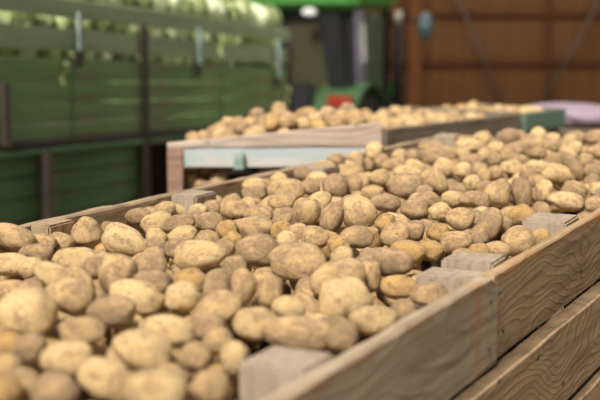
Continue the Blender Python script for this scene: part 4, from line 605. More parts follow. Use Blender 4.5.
3844,3528,643,40,29,26,0,-29,-19,4,5157,4341,661,38,28,25,0,-32,168,4,3443,1437,648,39,27,25,0,26,156,8,4217,4334,664,34,26,25,0,-73,-157,12,4588,3554,653,34,27,25,0,4,-125,8,5224,4969,601,40,31,31,0,-29,-152,0,4270,4089,641,35,32,28,0,19,-83,8,4783,4223,646,30,27,26,0,-11,121,8,
3431,1632,670,36,28,27,0,-34,147,8,4267,3587,636,41,28,26,0,9,82,12,2993,1668,655,33,28,26,0,-6,-66,8,3327,2571,673,39,29,28,0,-15,88,8,4014,4120,682,32,29,27,0,-9,-14,8,3910,3676,651,40,27,26,0,-21,-83,4,4114,3111,627,41,31,28,0,-10,22,8,4625,3657,655,34,29,26,0,-22,96,12,
2583,1756,719,31,27,23,0,15,-34,4,3272,2270,660,37,28,24,0,0,-134,4,4865,5213,600,40,29,25,0,28,83,8,3849,1640,703,32,27,26,0,-3,-30,12,4312,2779,659,33,28,25,0,-43,-51,4,3259,1483,654,35,27,27,0,12,45,8,4078,4262,684,32,26,26,0,-9,99,0,5089,4372,636,31,27,27,0,-6,-22,4,
4489,2983,692,37,30,28,0,36,-52,4,4075,2405,634,29,27,23,0,-6,85,8,4119,3976,653,29,26,23,0,2,-109,4,2954,1774,662,32,27,25,0,20,-54,4,4285,3332,644,40,29,28,0,-50,-83,4,4952,4478,625,38,31,30,0,6,-156,4,3989,4048,681,41,28,25,0,-11,165,4,4494,4456,635,39,31,29,0,-22,153,4,
3487,1355,677,37,27,26,0,-18,165,4,3767,2581,641,31,26,25,0,0,15,0,4938,5061,595,30,26,24,0,16,-108,0,3304,2115,665,37,28,25,0,29,130,4,4005,3110,649,33,26,24,0,-4,-14,4,2752,1546,670,36,27,26,0,10,-174,8,5412,4765,614,34,28,24,0,-46,166,4,4345,3689,637,38,31,29,0,13,145,0,
3524,3119,682,41,28,24,0,17,-62,0,4350,4453,660,39,29,27,0,-18,-172,8,4797,4986,606,44,31,27,0,18,72,12,4523,4870,628,35,27,26,0,-42,53,8,2917,2204,707,37,29,26,0,42,-98,4,5260,4482,641,40,27,24,0,13,-44,4,3677,1984,672,35,31,27,0,-10,-68,4,3912,3543,638,31,28,24,0,-6,46,0,
4977,4335,647,40,27,24,0,15,-68,4,3761,2791,655,36,26,26,0,-29,-19,12,3186,1517,662,35,29,29,0,16,-85,12,3522,1517,675,40,29,28,0,40,-81,12,4455,3332,630,39,26,26,0,-15,-158,4,3529,2226,653,36,32,32,0,-18,35,8,3228,2344,650,37,32,28,0,-4,12,8,3245,1602,622,36,30,28,0,7,171,0,
5058,5082,561,34,27,24,0,-6,121,0,3375,1418,661,39,29,27,0,7,-50,8,2847,1713,673,33,30,27,0,28,-133,12,4060,2870,668,34,29,26,0,-1,-15,4,4907,4659,618,32,28,27,0,-27,-43,12,3318,1564,657,31,27,26,0,21,62,8,3920,3879,676,37,31,26,0,-9,-60,4,4400,4875,684,36,30,28,0,-10,-3,4,
4161,4006,631,35,28,24,0,-26,-156,4,4378,4023,631,38,27,25,0,3,-127,4,3443,1646,619,34,27,25,0,-33,-177,4,5406,4635,627,37,29,27,0,-17,-75,12,2666,1940,733,33,27,27,0,35,-29,8,5219,4376,639,34,30,26,0,-4,19,12,4580,3270,672,34,27,26,0,3,-79,0,3711,3552,681,32,28,24,0,15,85,8,
4446,4975,666,34,26,23,0,-7,-56,8,3662,1930,645,37,26,25,0,15,-173,8,4204,2395,696,33,27,26,0,5,16,4,4757,4386,637,33,29,26,0,-6,-137,4,4913,3749,674,37,31,27,0,21,-85,4,3219,1761,636,40,28,25,0,6,-60,8,4316,4607,680,39,28,28,0,31,-22,4,3864,2470,668,40,28,25,0,-46,46,8,
3388,1766,666,40,32,29,0,-5,-71,0,2734,1603,678,35,31,28,0,10,-3,12,3574,2603,667,37,30,26,0,2,-101,4,4027,3793,651,34,30,28,0,27,-87,4,2981,1830,657,36,27,25,0,1,-101,0,5026,4842,596,36,30,30,0,3,-155,8,3967,3138,618,34,29,28,0,-17,-79,12,4966,3942,630,37,26,24,0,13,16,0,
3664,1355,701,45,31,27,0,7,97,8,4859,4255,648,38,28,26,0,-17,-9,0,3713,1719,684,36,26,26,0,-36,99,8,3654,3547,692,35,27,25,0,-38,121,4,4067,2626,664,40,30,30,0,-11,-154,0,3773,3189,656,39,32,28,0,11,41,8,4155,4342,677,39,28,26,0,7,136,8,3171,2813,693,37,27,23,0,15,63,4,
4127,4281,681,38,26,23,0,14,141,8,3489,3175,684,40,27,27,0,35,1,4,4577,4992,628,34,29,29,0,10,-42,0,3623,2900,689,39,33,32,0,33,178,4,3782,3829,746,40,33,31,0,15,81,4,4240,3277,671,53,38,36,0,-17,-169,4,4554,4681,659,42,31,27,0,-17,-74,4,4592,4088,673,48,41,41,0,-23,-154,12,
4622,4476,680,54,36,34,0,25,48,12,3278,2854,722,47,34,31,0,-24,142,8,3665,1279,722,43,34,30,0,28,-110,8,4200,3742,687,56,39,36,0,-3,-59,4,4065,2030,728,41,31,27,0,6,22,8,4450,4944,714,49,34,34,0,8,-68,12,4524,4022,679,49,34,32,0,-3,105,8,4272,4459,703,37,31,27,0,-38,-41,12,
5028,4541,659,39,34,33,0,-27,-12,4,4685,4022,687,54,40,34,0,0,87,4,3749,2153,692,42,30,30,0,-32,106,4,4077,3894,692,50,34,30,0,4,13,12,3213,2505,700,45,31,29,0,12,90,8,3530,3364,742,45,37,33,0,-5,166,8,5017,4932,631,44,32,30,0,27,-11,4,4849,5093,640,54,41,35,0,-18,-114,0,
4614,4167,679,37,31,28,0,-10,-16,8,4052,2728,677,55,37,34,0,-2,7,4,4650,4371,684,43,31,30,0,9,-117,0,4587,3954,671,47,37,35,0,-17,144,0,3420,2054,684,39,34,32,0,5,145,12,4197,4066,685,39,31,29,0,-19,155,12,3091,2105,695,46,40,36,0,6,-69,8,4102,4158,689,45,37,32,0,6,-165,4,
4527,3049,717,45,38,33,0,3,-90,8,4359,2948,694,43,35,34,0,-10,-49,0,3938,3809,695,46,40,34,0,-22,146,4,2905,2268,727,37,33,32,0,-9,180,8,4220,3482,678,49,38,36,0,-3,-45,8,4480,3579,682,44,31,28,0,-2,-90,8,5221,4836,647,58,41,38,0,22,109,12,4997,4101,708,49,38,35,0,-5,106,8,
5092,4981,623,50,38,32,0,-7,126,8,4227,3865,667,46,36,32,0,-25,0,8,3520,2751,689,46,36,32,0,35,-140,4,4616,4753,644,53,38,36,0,-26,-106,0,4266,4016,680,40,34,33,0,-16,2,0,3590,2528,672,36,31,31,0,-14,-115,0,2916,1830,672,47,33,29,0,-29,96,8,4687,3900,689,35,32,31,0,1,-159,12,
4953,3957,701,43,30,26,0,-7,-137,12,5247,4665,653,50,34,31,0,6,-58,4,4003,3671,690,44,36,35,0,-7,111,4,3459,1687,680,52,39,34,0,-27,154,0,4053,3416,679,41,33,33,0,-22,143,8,5329,4962,636,54,40,35,0,5,131,4,4390,4414,692,47,35,32,0,13,106,8,3205,2269,695,35,31,28,0,0,87,12,
4488,4172,669,49,36,34,0,-22,33,0,4692,4588,657,39,32,29,0,-32,-130,12,4732,4674,663,44,34,32,0,-18,39,12,3859,3747,710,40,33,29,0,24,165,12,4538,4255,679,54,38,36,0,-8,131,0,4797,3682,699,39,33,32,0,18,102,8,3696,2244,673,48,34,30,0,-18,138,4,5102,5070,624,41,33,31,0,8,-12,4,
4082,3778,691,50,37,35,0,10,27,8,4331,4064,687,53,37,35,0,-34,48,4,3501,3273,702,36,31,27,0,10,47,12,4446,4318,674,55,40,38,0,-37,-118,4,4342,3490,668,47,34,32,0,16,-136,8,4988,4599,657,49,33,28,0,-6,-140,8,3221,1668,677,51,35,30,0,-4,-66,0,3639,3030,684,56,39,34,0,-2,114,8,
4609,3363,682,45,35,33,0,-17,100,4,5070,4616,664,48,38,33,0,-8,3,4,3598,3389,722,36,31,30,0,6,50,8,3985,4003,709,40,32,28,0,30,139,0,3968,3502,685,52,37,34,0,19,-119,8,3593,1745,667,48,33,28,0,-8,-134,8,5075,4842,641,54,36,35,0,10,164,0,4521,4632,683,42,34,30,0,23,125,4,
4879,4380,670,47,41,41,0,2,171,8,3417,2382,684,39,30,29,0,-13,-53,12,2873,1648,684,35,31,29,0,0,-93,12,4525,3814,649,47,36,35,0,5,-133,8,3636,1443,707,51,36,35,0,-4,-76,8,4722,3696,686,40,36,31,0,11,-32,4,4893,4721,652,55,37,32,0,-23,66,4,5343,4566,686,49,39,34,0,-3,-17,0,
4685,4127,682,46,39,36,0,-18,-59,4,4847,3850,702,48,39,35,0,4,61,0,3868,2843,674,56,40,38,0,20,-83,0,4873,4888,642,47,33,29,0,39,-39,4,4977,4827,645,45,37,33,0,6,-82,4,5019,4247,695,46,33,29,0,-4,-151,4,3601,2975,661,37,31,29,0,8,88,8,5261,4361,693,38,33,31,0,-1,-2,12,
4357,4659,689,44,39,35,0,-4,159,0,4774,4761,649,38,32,27,0,-8,-123,0,4725,4820,630,45,30,28,0,35,114,4,3154,2374,694,48,33,31,0,22,-66,8,3629,3489,725,49,39,38,0,-5,28,0,4055,3540,678,38,33,32,0,3,82,8,4329,4500,705,45,34,32,0,-3,-39,4,4478,4425,687,47,37,35,0,6,100,4,
4785,5240,653,35,31,28,0,18,48,8,3255,2915,749,44,37,33,0,25,-108,8,2802,2140,722,45,34,33,0,0,39,4,3891,3473,687,41,31,27,0,8,180,8,4186,3391,672,50,36,31,0,-4,-4,4,5143,4895,629,55,39,34,0,-32,-149,4,3681,2544,683,48,34,32,0,11,-89,8,3672,3419,705,50,39,37,0,-37,-141,4,
4409,3556,656,37,31,30,0,16,94,0,3612,2433,685,40,31,29,0,17,-16,8,4377,4787,703,44,30,29,0,-27,47,4,4337,4355,695,45,34,32,0,-7,53,0,4287,4707,713,47,32,29,0,-21,32,8,4298,4182,682,45,37,36,0,-11,-163,12,3849,2956,683,44,34,31,0,17,22,4,2731,2020,751,49,36,34,0,22,-87,0,
4590,5151,686,53,37,34,0,22,-141,8,3774,2857,681,48,36,33,0,-14,-53,4,3666,3587,738,45,32,29,0,-20,-169,8,4636,4632,649,49,36,32,0,-3,85,4,4456,4562,677,43,31,28,0,-16,-161,8,4424,4710,688,43,30,28,0,24,8,12,3781,2313,674,45,34,29,0,4,-136,4,4365,3952,677,50,36,33,0,8,58,8,
4634,4913,653,50,36,31,0,0,-170,8,3983,3869,705,41,36,35,0,13,-77,8,4559,4898,670,41,31,31,0,-26,-97,0,4748,5010,648,45,34,30,0,10,36,4,4148,3466,685,45,36,35,0,20,68,4,4702,5168,650,50,35,31,0,12,-107,4,4076,3647,678,51,35,32,0,3,29,4,4817,4641,661,38,31,31,0,4,-167,4,
4643,3471,706,50,37,36,0,-2,-42,8,3291,1624,683,55,42,41,0,-12,-126,12,3594,2133,671,48,38,36,0,13,-105,8,4911,4944,626,41,34,32,0,17,-13,4,4153,4391,736,53,36,34,0,4,-125,12,4712,4415,673,49,34,32,0,39,102,4,5183,4610,665,45,32,32,0,5,-9,4,3800,3493,698,49,35,34,0,-27,-104,8,
2609,1661,728,48,37,34,0,-6,5,0,4578,3676,691,45,33,32,0,-55,-83,4,4924,5119,623,43,32,29,0,-6,84,8,4388,3632,685,44,33,32,0,1,151,8,4266,2714,702,47,38,35,0,-8,94,8,4204,4244,683,39,32,29,0,5,-16,4,3051,1395,675,39,34,33,0,-36,-16,4,3446,2901,695,42,34,32,0,-10,135,0,
4302,3406,675,40,33,32,0,-11,-176,4,2847,1776,699,45,39,37,0,9,35,12,3187,1942,687,49,32,29,0,11,-99,12,4640,4986,657,50,38,32,0,-12,-37,4,3842,2536,675,44,36,31,0,-32,-25,8,3209,2146,669,38,32,30,0,-28,-125,12,3386,1943,684,46,37,36,0,3,-179,8,3422,1251,684,40,32,31,0,-14,-103,4,
2874,2058,715,38,33,31,0,-6,-64,8,5056,4151,702,47,37,33,0,9,121,8,5174,4533,676,52,35,31,0,15,-132,8,2809,1982,723,45,31,27,0,12,-66,8,3299,1735,678,50,34,34,0,20,120,8,4781,4838,648,37,33,31,0,10,98,8,3889,2108,702,43,34,29,0,-17,-147,4,3989,3387,669,46,34,32,0,10,-9,8,
3358,2349,679,46,34,33,0,-7,95,4,4483,4090,683,46,34,32,0,-15,-173,4,3470,2459,674,50,35,31,0,10,48,8,4451,4816,696,34,30,27,0,-10,-99,8,4698,3608,670,46,37,36,0,28,-13,12,4833,5189,642,37,30,29,0,6,82,8,4732,4495,663,39,31,26,0,-9,122,8,2658,1603,703,52,42,38,0,-29,-111,4,
4430,2958,687,36,31,31,0,21,12,4,5092,4508,675,49,36,35,0,35,-149,8,4123,4026,691,47,33,32,0,-27,-3,0,2944,2324,740,37,33,31,0,20,16,8,3620,2306,672,37,32,30,0,12,41,8,5417,4767,671,40,31,29,0,-12,43,4,5026,4700,627,49,42,38,0,12,45,8,3800,1812,697,48,33,29,0,7,143,0,
3485,2068,665,46,31,31,0,13,-12,4,5017,5047,633,46,38,36,0,32,-123,12,4265,3934,681,39,32,30,0,16,10,12,4268,3070,670,37,30,27,0,18,-81,8,3743,1896,696,46,32,29,0,-6,42,8,4490,5011,704,38,33,29,0,-32,71,4,3656,3165,693,48,35,32,0,-19,-175,4,5139,4702,657,36,30,30,0,-8,79,8,
4750,3532,694,45,32,32,0,-15,-116,4,5196,5041,612,46,33,28,0,7,-6,8,4913,4541,667,58,40,35,0,-13,168,8,5350,4712,666,37,31,27,0,29,167,4,5315,4496,697,48,35,31,0,-1,-72,8,3928,3586,686,52,39,34,0,5,109,8,4577,3106,717,43,36,33,0,-16,-43,0,3971,2100,708,43,32,30,0,8,-129,4,
3571,2667,688,39,32,30,0,-14,-22,0,4948,4418,663,41,33,29,0,18,-78,8,3745,1575,690,49,34,30,0,-28,-24,8,3851,1987,706,39,30,28,0,9,12,4,3637,2772,682,39,32,31,0,8,143,8,5172,4775,647,42,33,30,0,12,-101,8,2914,1518,689,45,33,31,0,-20,-5,8,5015,4396,685,47,31,29,0,-2,-63,8,
4504,3461,661,39,35,34,0,17,34,8,4180,4134,696,37,32,28,0,0,158,0,4347,3563,676,39,33,29,0,1,140,8,4396,3034,704,34,30,26,0,33,161,8,2616,1828,741,52,38,35,0,-4,-100,12,4246,4642,739,54,36,31,0,8,-83,8,5122,4282,706,39,34,30,0,15,-100,8,3192,1324,671,34,30,29,0,-38,31,4,
4141,2651,697,54,36,32,0,9,-58,12,4003,3242,684,41,33,32,0,-15,-178,8,4850,4823,626,52,36,35,0,10,-19,4,4001,4086,729,45,32,30,0,30,30,12,3784,1458,725,46,34,30,0,-29,116,4,4236,4534,716,41,30,30,0,-21,80,4,2758,1792,703,52,38,35,0,27,33,0,3173,2199,693,48,33,30,0,-10,-13,4,
2960,2069,704,52,41,35,0,-18,177,8,4613,4257,675,35,30,27,0,30,-39,0,3217,1873,679,41,33,32,0,-19,-15,12,3152,1428,675,37,33,29,0,14,134,4,4604,4552,675,49,35,33,0,26,-170,8,3853,2706,683,42,37,37,0,32,77,8,3925,4092,756,62,41,38,0,30,-27,4,4627,3572,693,49,34,32,0,-7,152,8,
2854,2008,675,41,34,33,0,30,-28,12,4203,3632,677,49,35,33,0,30,-162,4,4464,3758,684,47,36,34,0,-6,56,0,2746,1925,733,42,34,30,0,2,34,8,3122,2304,698,42,37,32,0,1,147,4,4410,4205,683,40,34,32,0,35,175,0,4702,5277,658,43,32,30,0,4,-15,4,3074,1555,677,39,30,26,0,39,-66,0,
5326,4869,653,37,32,28,0,-1,164,12,3404,1327,697,48,34,33,0,-28,-51,8,4585,3808,686,55,37,34,0,-57,56,12,4538,3205,691,38,31,27,0,44,75,8,4242,4381,709,59,40,37,0,20,-120,8,3352,2157,678,47,32,31,0,17,-179,0,4091,3336,679,44,33,32,0,2,-103,12,3478,2192,684,46,34,33,0,-2,142,8,
5129,4387,689,40,36,34,0,-14,-124,4,4449,3855,678,35,31,31,0,-20,-131,8,3762,3084,689,42,33,29,0,5,-169,0,4511,4846,681,43,31,27,0,-19,-96,8,4288,3226,685,49,34,32,0,27,52,4,4545,4757,653,42,36,36,0,-35,132,4,3287,2446,693,50,36,32,0,-17,118,4,3317,1968,678,36,31,27,0,22,134,12,
3257,2591,679,39,31,29,0,8,163,0,2990,1430,654,41,32,28,0,14,61,0,4626,5080,651,49,33,31,0,-6,149,0,3064,1750,685,48,35,30,0,-14,-33,8,3941,3697,696,39,32,31,0,1,-86,4,3548,2847,694,53,38,37,0,3,50,8,4626,3750,688,38,32,29,0,17,-18,8,4452,3960,669,42,31,30,0,-33,98,0,
4249,3551,682,43,34,30,0,-53,-38,0,3136,1842,679,42,33,31,0,6,-146,4,5388,4660,679,38,32,28,0,29,-109,4,4820,4445,673,42,33,31,0,-15,-136,4,3515,2619,683,44,31,27,0,0,-166,12,4643,3683,696,39,31,26,0,3,-63,8,3517,2944,701,56,38,35,0,-1,-40,4,5298,4792,652,48,35,31,0,0,-93,8,
4318,3850,684,35,30,27,0,-21,-53,0,4709,4303,672,42,32,32,0,21,138,0,3549,1585,698,49,33,29,0,1,-42,12,4498,5096,717,46,38,33,0,-14,157,4,4192,2545,705,43,30,29,0,-12,-121,12,4721,3773,698,51,41,36,0,-3,50,8,3306,1899,679,50,37,32,0,33,-67,12,4544,4489,675,46,35,33,0,17,-139,8,
3793,2225,685,36,31,29,0,9,10,4,3603,2369,670,42,31,27,0,-13,81,12,3364,2660,684,46,37,35,0,15,119,12,3223,1558,685,41,31,27,0,0,153,8,4842,4322,684,37,32,28,0,-3,-61,4,4262,3149,681,37,31,27,0,13,45,4,4142,2743,695,44,31,28,0,8,61,8,4888,3688,712,39,34,31,0,-2,-97,8,
5014,5124,630,46,38,33,0,17,-174,12,4335,3753,673,54,37,35,0,38,-99,8,3743,3645,714,35,31,26,0,8,148,8,4369,3395,657,33,26,26,0,12,-169,8,3852,3674,691,34,28,27,0,12,80,4,4892,4461,665,45,31,28,0,5,45,4,3712,1318,712,34,24,22,0,7,102,12,4462,4905,644,38,26,26,0,8,137,12,
3020,1523,649,32,25,23,0,-27,-168,8,4315,3097,686,31,27,25,0,18,127,8,4509,4619,617,36,24,21,0,4,11,0,3447,3090,692,33,24,22,0,-16,-8,8,5197,4234,704,35,28,27,0,29,117,8,2967,1944,688,32,24,21,0,12,-37,4,3164,2684,714,38,25,23,0,17,167,8,5091,4679,639,30,26,24,0,17,60,8,
3603,1322,704,35,28,25,0,-20,-132,0,4126,3392,638,33,25,22,0,35,-53,8,4564,3616,669,31,24,21,0,-26,149,4,3690,3345,679,32,25,25,0,0,77,0,5315,4448,658,32,25,24,0,32,28,12,4545,4582,635,31,27,25,0,-5,-78,4,4251,4289,689,44,31,30,0,-32,-8,4,4547,3737,678,34,26,23,0,40,-68,4,
2757,1770,642,29,25,22,0,18,6,4,5253,4442,684,43,29,29,0,16,-145,4,4973,4169,678,36,25,23,0,14,-7,12,3919,3934,708,41,29,27,0,27,-64,12,4193,4439,692,41,31,28,0,3,61,4,4568,4284,640,32,25,21,0,6,31,4,4507,3737,633,33,27,24,0,-22,144,8,4281,3653,665,38,27,26,0,22,-111,0,
4464,2861,700,35,27,25,0,16,-155,4,4809,4565,655,32,24,21,0,-41,-141,4,4792,4357,669,34,30,27,0,-15,66,8,4283,3734,659,32,25,23,0,-7,122,8,3656,3291,688,40,27,23,0,19,8,4,4911,3918,667,29,26,24,0,-3,51,4,3286,1974,624,32,26,23,0,25,-121,0,3049,2347,700,37,25,25,0,-47,33,4,
4792,4068,656,38,27,27,0,-15,-54,4,4452,4496,677,44,31,29,0,-22,-3,12,3525,2503,649,30,26,23,0,12,174,4,4460,3054,698,34,24,24,0,3,-136,12,3330,2722,674,30,26,24,0,18,-155,0,3997,3403,620,38,26,22,0,-16,-159,0,3765,3710,713,34,24,24,0,19,31,12,4343,4225,665,31,25,24,0,-21,149,8,
4681,4721,619,43,31,27,0,-6,81,0,5033,4777,631,35,26,24,0,-15,145,8,3886,3357,680,34,26,23,0,10,66,12,3308,2773,672,28,24,22,0,10,153,12,4054,3715,663,34,28,25,0,14,-129,4,4916,4844,626,30,26,25,0,-5,-143,0,4662,3956,663,35,28,24,0,-7,-157,12,3827,3581,691,31,25,24,0,-21,165,12,
4127,2521,662,40,28,25,0,9,-132,4,4740,3979,680,36,27,25,0,57,-145,8,4789,5116,629,30,27,24,0,-57,47,0,4372,4375,637,34,29,27,0,12,162,8,3356,2947,704,47,31,29,0,34,84,4,4417,4072,618,33,25,24,0,0,-158,8,3964,2584,680,37,27,24,0,-11,137,8,3810,2028,688,33,24,21,0,-6,-33,12,
4522,5162,694,33,25,23,0,-4,-133,8,4174,3291,657,37,25,23,0,36,-119,4,5363,4575,623,36,30,29,0,-41,-30,8,4195,3996,683,35,29,26,0,-45,-103,4,4310,4125,661,31,25,22,0,-18,46,8,4765,3933,636,35,30,28,0,2,-67,8,4082,3837,657,38,30,26,0,6,-97,4,3959,2986,675,31,25,25,0,-34,-150,0,
4418,3685,674,29,25,24,0,5,48,8,3716,1662,670,30,26,22,0,-6,-168,4,3176,1712,749,51,34,34,0,8,-138,8,3470,3051,780,52,36,32,0,35,0,4,3870,3130,726,45,40,36,0,22,-24,8,4918,4918,707,60,41,38,0,-13,115,8,3880,3693,769,46,42,37,0,16,-131,8,4418,4673,766,47,38,36,0,31,-16,12,
3826,2614,739,54,37,33,0,-32,-48,8,3365,2185,740,50,38,35,0,-15,141,0,2667,1905,794,52,35,34,0,35,-163,8,2818,2181,792,51,35,30,0,7,113,8,2801,1645,739,55,41,41,0,-29,-133,8,4096,3210,709,43,39,37,0,15,15,12,4947,4999,666,46,41,38,0,-8,25,0,3374,1271,745,54,39,39,0,8,-84,4,
3440,1984,737,46,35,33,0,-21,9,4,3602,2249,734,47,34,33,0,-4,-160,8,4115,3740,757,48,37,33,0,-39,165,8,3744,2740,718,51,38,37,0,12,-65,8,3573,2523,738,51,41,38,0,42,67,8,2655,1708,787,42,35,35,0,-25,168,4,2741,2033,815,46,37,32,0,9,-101,4,4390,3852,743,52,39,35,0,-19,166,4,
4093,3293,750,53,37,33,0,26,-33,4,3206,1310,748,54,36,34,0,-6,-151,8,3233,1510,726,43,39,38,0,1,-171,0,4888,3919,775,64,44,41,0,-9,-3,8,3496,1774,705,50,35,32,0,9,77,8,4207,2990,755,45,34,29,0,-18,79,4,3359,2770,735,54,37,36,0,-15,15,4,4264,3692,749,48,37,35,0,-32,-131,4,
4327,4243,756,51,44,38,0,-40,111,4,3560,3008,725,46,39,34,0,11,-49,4,5128,4269,775,57,42,36,0,22,116,8,4175,3091,752,52,36,35,0,-22,168,8,3809,3754,796,56,41,40,0,7,134,12,3894,3986,769,46,34,33,0,-14,-167,12,5087,4043,752,63,43,39,0,8,-5,4,3795,3324,722,48,37,34,0,29,141,0,
3430,2376,749,49,38,34,0,-21,-139,12,4179,2599,774,54,37,34,0,5,-5,0,3613,1634,760,58,42,40,0,-6,-43,4,3964,3436,747,46,40,37,0,-10,-93,4,3077,2442,753,50,43,40,0,-7,5,8,5163,4588,739,53,40,39,0,-25,-167,8,4286,4094,750,54,43,37,0,-10,-51,4,4569,3451,763,50,44,38,0,30,-48,4,
4720,5101,697,63,42,37,0,-28,-54,4,5171,4769,720,55,41,37,0,31,67,4,3161,2587,768,43,35,34,0,12,-78,8,4290,2970,760,52,42,38,0,-22,-27,0,2869,1973,768,57,39,37,0,12,60,8,3543,1181,743,57,44,40,0,-8,29,12,4778,4918,717,59,42,36,0,12,-101,4,4704,3459,782,62,45,41,0,9,17,0,
3521,2299,721,56,37,35,0,-14,-127,4,4428,3158,773,48,38,35,0,-7,-66,4,4276,3783,735,50,45,40,0,-34,163,8,5222,4402,749,50,43,40,0,-8,-120,0,3358,2495,739,52,42,36,0,22,-64,8,4676,4303,744,45,37,34,0,-26,105,8,3581,3448,805,57,42,39,0,4,122,4,3540,2630,737,39,35,31,0,-7,-80,8,
4099,2791,741,53,42,38,0,-6,60,4,4092,3596,737,48,40,38,0,-10,59,0,3486,2842,737,43,34,32,0,33,75,4,3076,1954,749,51,39,36,0,-12,-138,4,3298,1836,754,57,42,37,0,20,-113,12,2704,1560,753,57,41,36,0,-6,141,4,4175,2893,757,41,36,35,0,10,77,8,3715,3129,724,54,37,36,0,-20,-134,8,
4168,3861,719,38,35,33,0,-18,-103,4,5233,4961,691,46,39,38,0,-27,170,4,5043,4315,759,42,35,34,0,-3,-174,4,4141,4043,758,54,40,39,0,-16,-48,12,4662,4866,720,50,37,33,0,-24,30,0,4695,3692,755,56,39,34,0,-9,47,4,3566,1771,753,55,39,36,0,32,100,8,3345,1550,741,52,37,33,0,-46,-5,4,
3944,2040,761,43,35,34,0,-7,139,4,4427,4553,766,46,35,32,0,28,75,4,4783,4552,703,52,36,30,0,-21,-175,4,4446,4032,740,64,45,44,0,-7,-138,8,3928,3319,734,51,35,31,0,-10,59,8,5265,4537,753,53,38,37,0,-10,-115,4,4732,3894,742,54,38,34,0,-4,93,0,5078,4209,777,51,35,31,0,-59,34,4,
4709,4197,729,66,45,42,0,40,14,8,4291,2823,759,63,44,40,0,-10,76,4,3134,2669,766,44,38,37,0,5,-43,4,3434,2979,766,50,36,33,0,11,144,4,4411,3245,767,52,43,40,0,-1,-31,4,4573,4037,736,50,44,43,0,-2,-127,8,3208,2000,749,46,38,34,0,9,84,12,3087,2223,771,44,37,35,0,1,-96,8,
4069,2057,782,47,39,36,0,34,-141,8,4120,3489,754,47,36,31,0,-25,65,8,3953,3154,713,49,44,41,0,-14,4,12,3948,2911,719,54,42,37,0,1,130,0,3475,1409,711,50,34,30,0,20,39,8,3658,2714,753,47,41,40,0,-11,103,4,3382,1662,741,47,37,34,0,2,-112,8,3557,1372,776,55,42,40,0,-18,-163,8,
3305,1468,737,53,37,35,0,-37,135,4,3624,2146,755,53,43,37,0,-9,-19,8,3920,3884,764,43,35,33,0,-47,-21,8,2987,1936,764,47,34,30,0,21,-27,8,3872,3401,734,56,39,38,0,4,-4,4,4162,4154,760,47,38,35,0,-11,-148,12,4275,4437,764,49,41,38,0,-53,-124,12,3244,2642,732,48,35,31,0,17,39,12,
5381,4720,733,53,44,43,0,-8,68,8,3556,1918,741,47,41,35,0,1,100,8,2815,1845,765,56,41,40,0,4,-22,12,3091,1367,736,46,40,36,0,18,-143,4,3917,1750,779,48,37,37,0,-38,129,0,4007,2817,717,54,43,36,0,41,-57,4,3098,1620,742,52,40,35,0,1,-159,4,4142,3551,701,53,42,36,0,-2,42,0,
3338,2956,774,49,36,31,0,22,-52,8,3616,1534,746,53,39,38,0,2,172,4,4057,3841,744,48,38,36,0,15,-112,4,3645,1761,743,43,35,35,0,-4,-177,8,3825,2148,754,48,39,36,0,-1,51,8,3704,2972,717,52,39,37,0,30,75,0,4230,3608,752,49,35,32,0,-9,-22,4,4966,4192,756,48,43,39,0,-10,-50,8,
3794,1735,749,64,44,43,0,-6,-27,8,5298,4662,705,52,35,31,0,-22,-158,4,3195,2730,772,59,42,37,0,-47,25,4,4008,2962,756,60,42,37,0,-34,124,0,3352,2322,748,51,37,36,0,-17,-122,4,4096,4249,787,40,35,31,0,3,1,0,4415,2945,780,44,39,37,0,25,-144,12,5291,4788,726,56,40,38,0,-9,137,4,
4840,5105,711,50,36,33,0,-37,-178,8,2734,1766,762,54,39,33,0,-9,76,4,3747,2040,744,57,43,37,0,-4,-123,12,4674,4785,723,45,36,34,0,-10,-21,4,3005,2351,796,51,43,40,0,25,-89,0,3633,1167,793,51,35,34,0,2,99,4,3216,1433,706,43,37,37,0,-4,5,12,3595,2321,750,47,35,30,0,-46,34,4,
3664,2355,734,44,34,34,0,37,44,12,3248,2832,805,59,41,35,0,-5,-157,8,4574,4146,727,55,41,35,0,7,79,4,4700,5204,706,50,35,32,0,13,15,8,2595,1795,806,46,38,36,0,-15,147,4,4801,3994,748,56,39,34,0,36,143,8,3899,3515,727,51,35,32,0,6,175,0,3608,3552,781,47,36,35,0,-6,-133,0,
3450,1878,732,61,43,41,0,-43,121,4,3114,2031,761,42,34,33,0,-9,-50,12,4182,3355,732,48,41,35,0,9,94,4,4374,3058,763,41,35,34,0,9,-125,4,4237,4546,781,56,44,38,0,-23,91,8,4202,3922,760,54,43,38,0,-7,96,4,4559,4323,734,56,38,35,0,-2,-130,4,4748,3548,757,48,34,30,0,-54,154,0,
4416,4119,717,57,44,41,0,6,42,12,3212,2393,727,54,41,39,0,-32,-61,4,5274,4883,718,52,40,38,0,-23,-177,8,3701,2453,745,57,40,36,0,-9,-158,4,3677,3267,743,45,38,36,0,24,-134,12,4640,4660,713,46,42,42,0,5,124,0,3126,2336,762,46,41,40,0,33,-171,8,4099,2959,750,54,44,44,0,28,38,8,
4822,4646,726,49,44,40,0,-12,56,12,3646,1859,717,47,36,32,0,15,-22,4,3833,1819,776,57,38,37,0,9,79,4,4053,3964,719,49,35,35,0,36,-163,8,4914,4783,704,56,41,38,0,-9,135,4,4555,4959,738,55,40,38,0,4,43,4,4921,4089,770,50,34,33,0,8,-167,0,3250,1647,741,39,35,34,0,-9,15,4,
3872,3038,740,60,42,40,0,-31,-89,8,4829,4825,713,45,40,38,0,-4,-102,8,4027,2216,776,58,41,39,0,17,-49,8,3958,3608,756,39,35,31,0,-8,-44,8,3292,2258,749,48,36,32,0,10,-20,4,3041,1809,746,50,38,35,0,-10,107,4,4353,4819,790,48,43,39,0,-2,-83,0,3781,3657,762,46,38,36,0,12,-150,4,
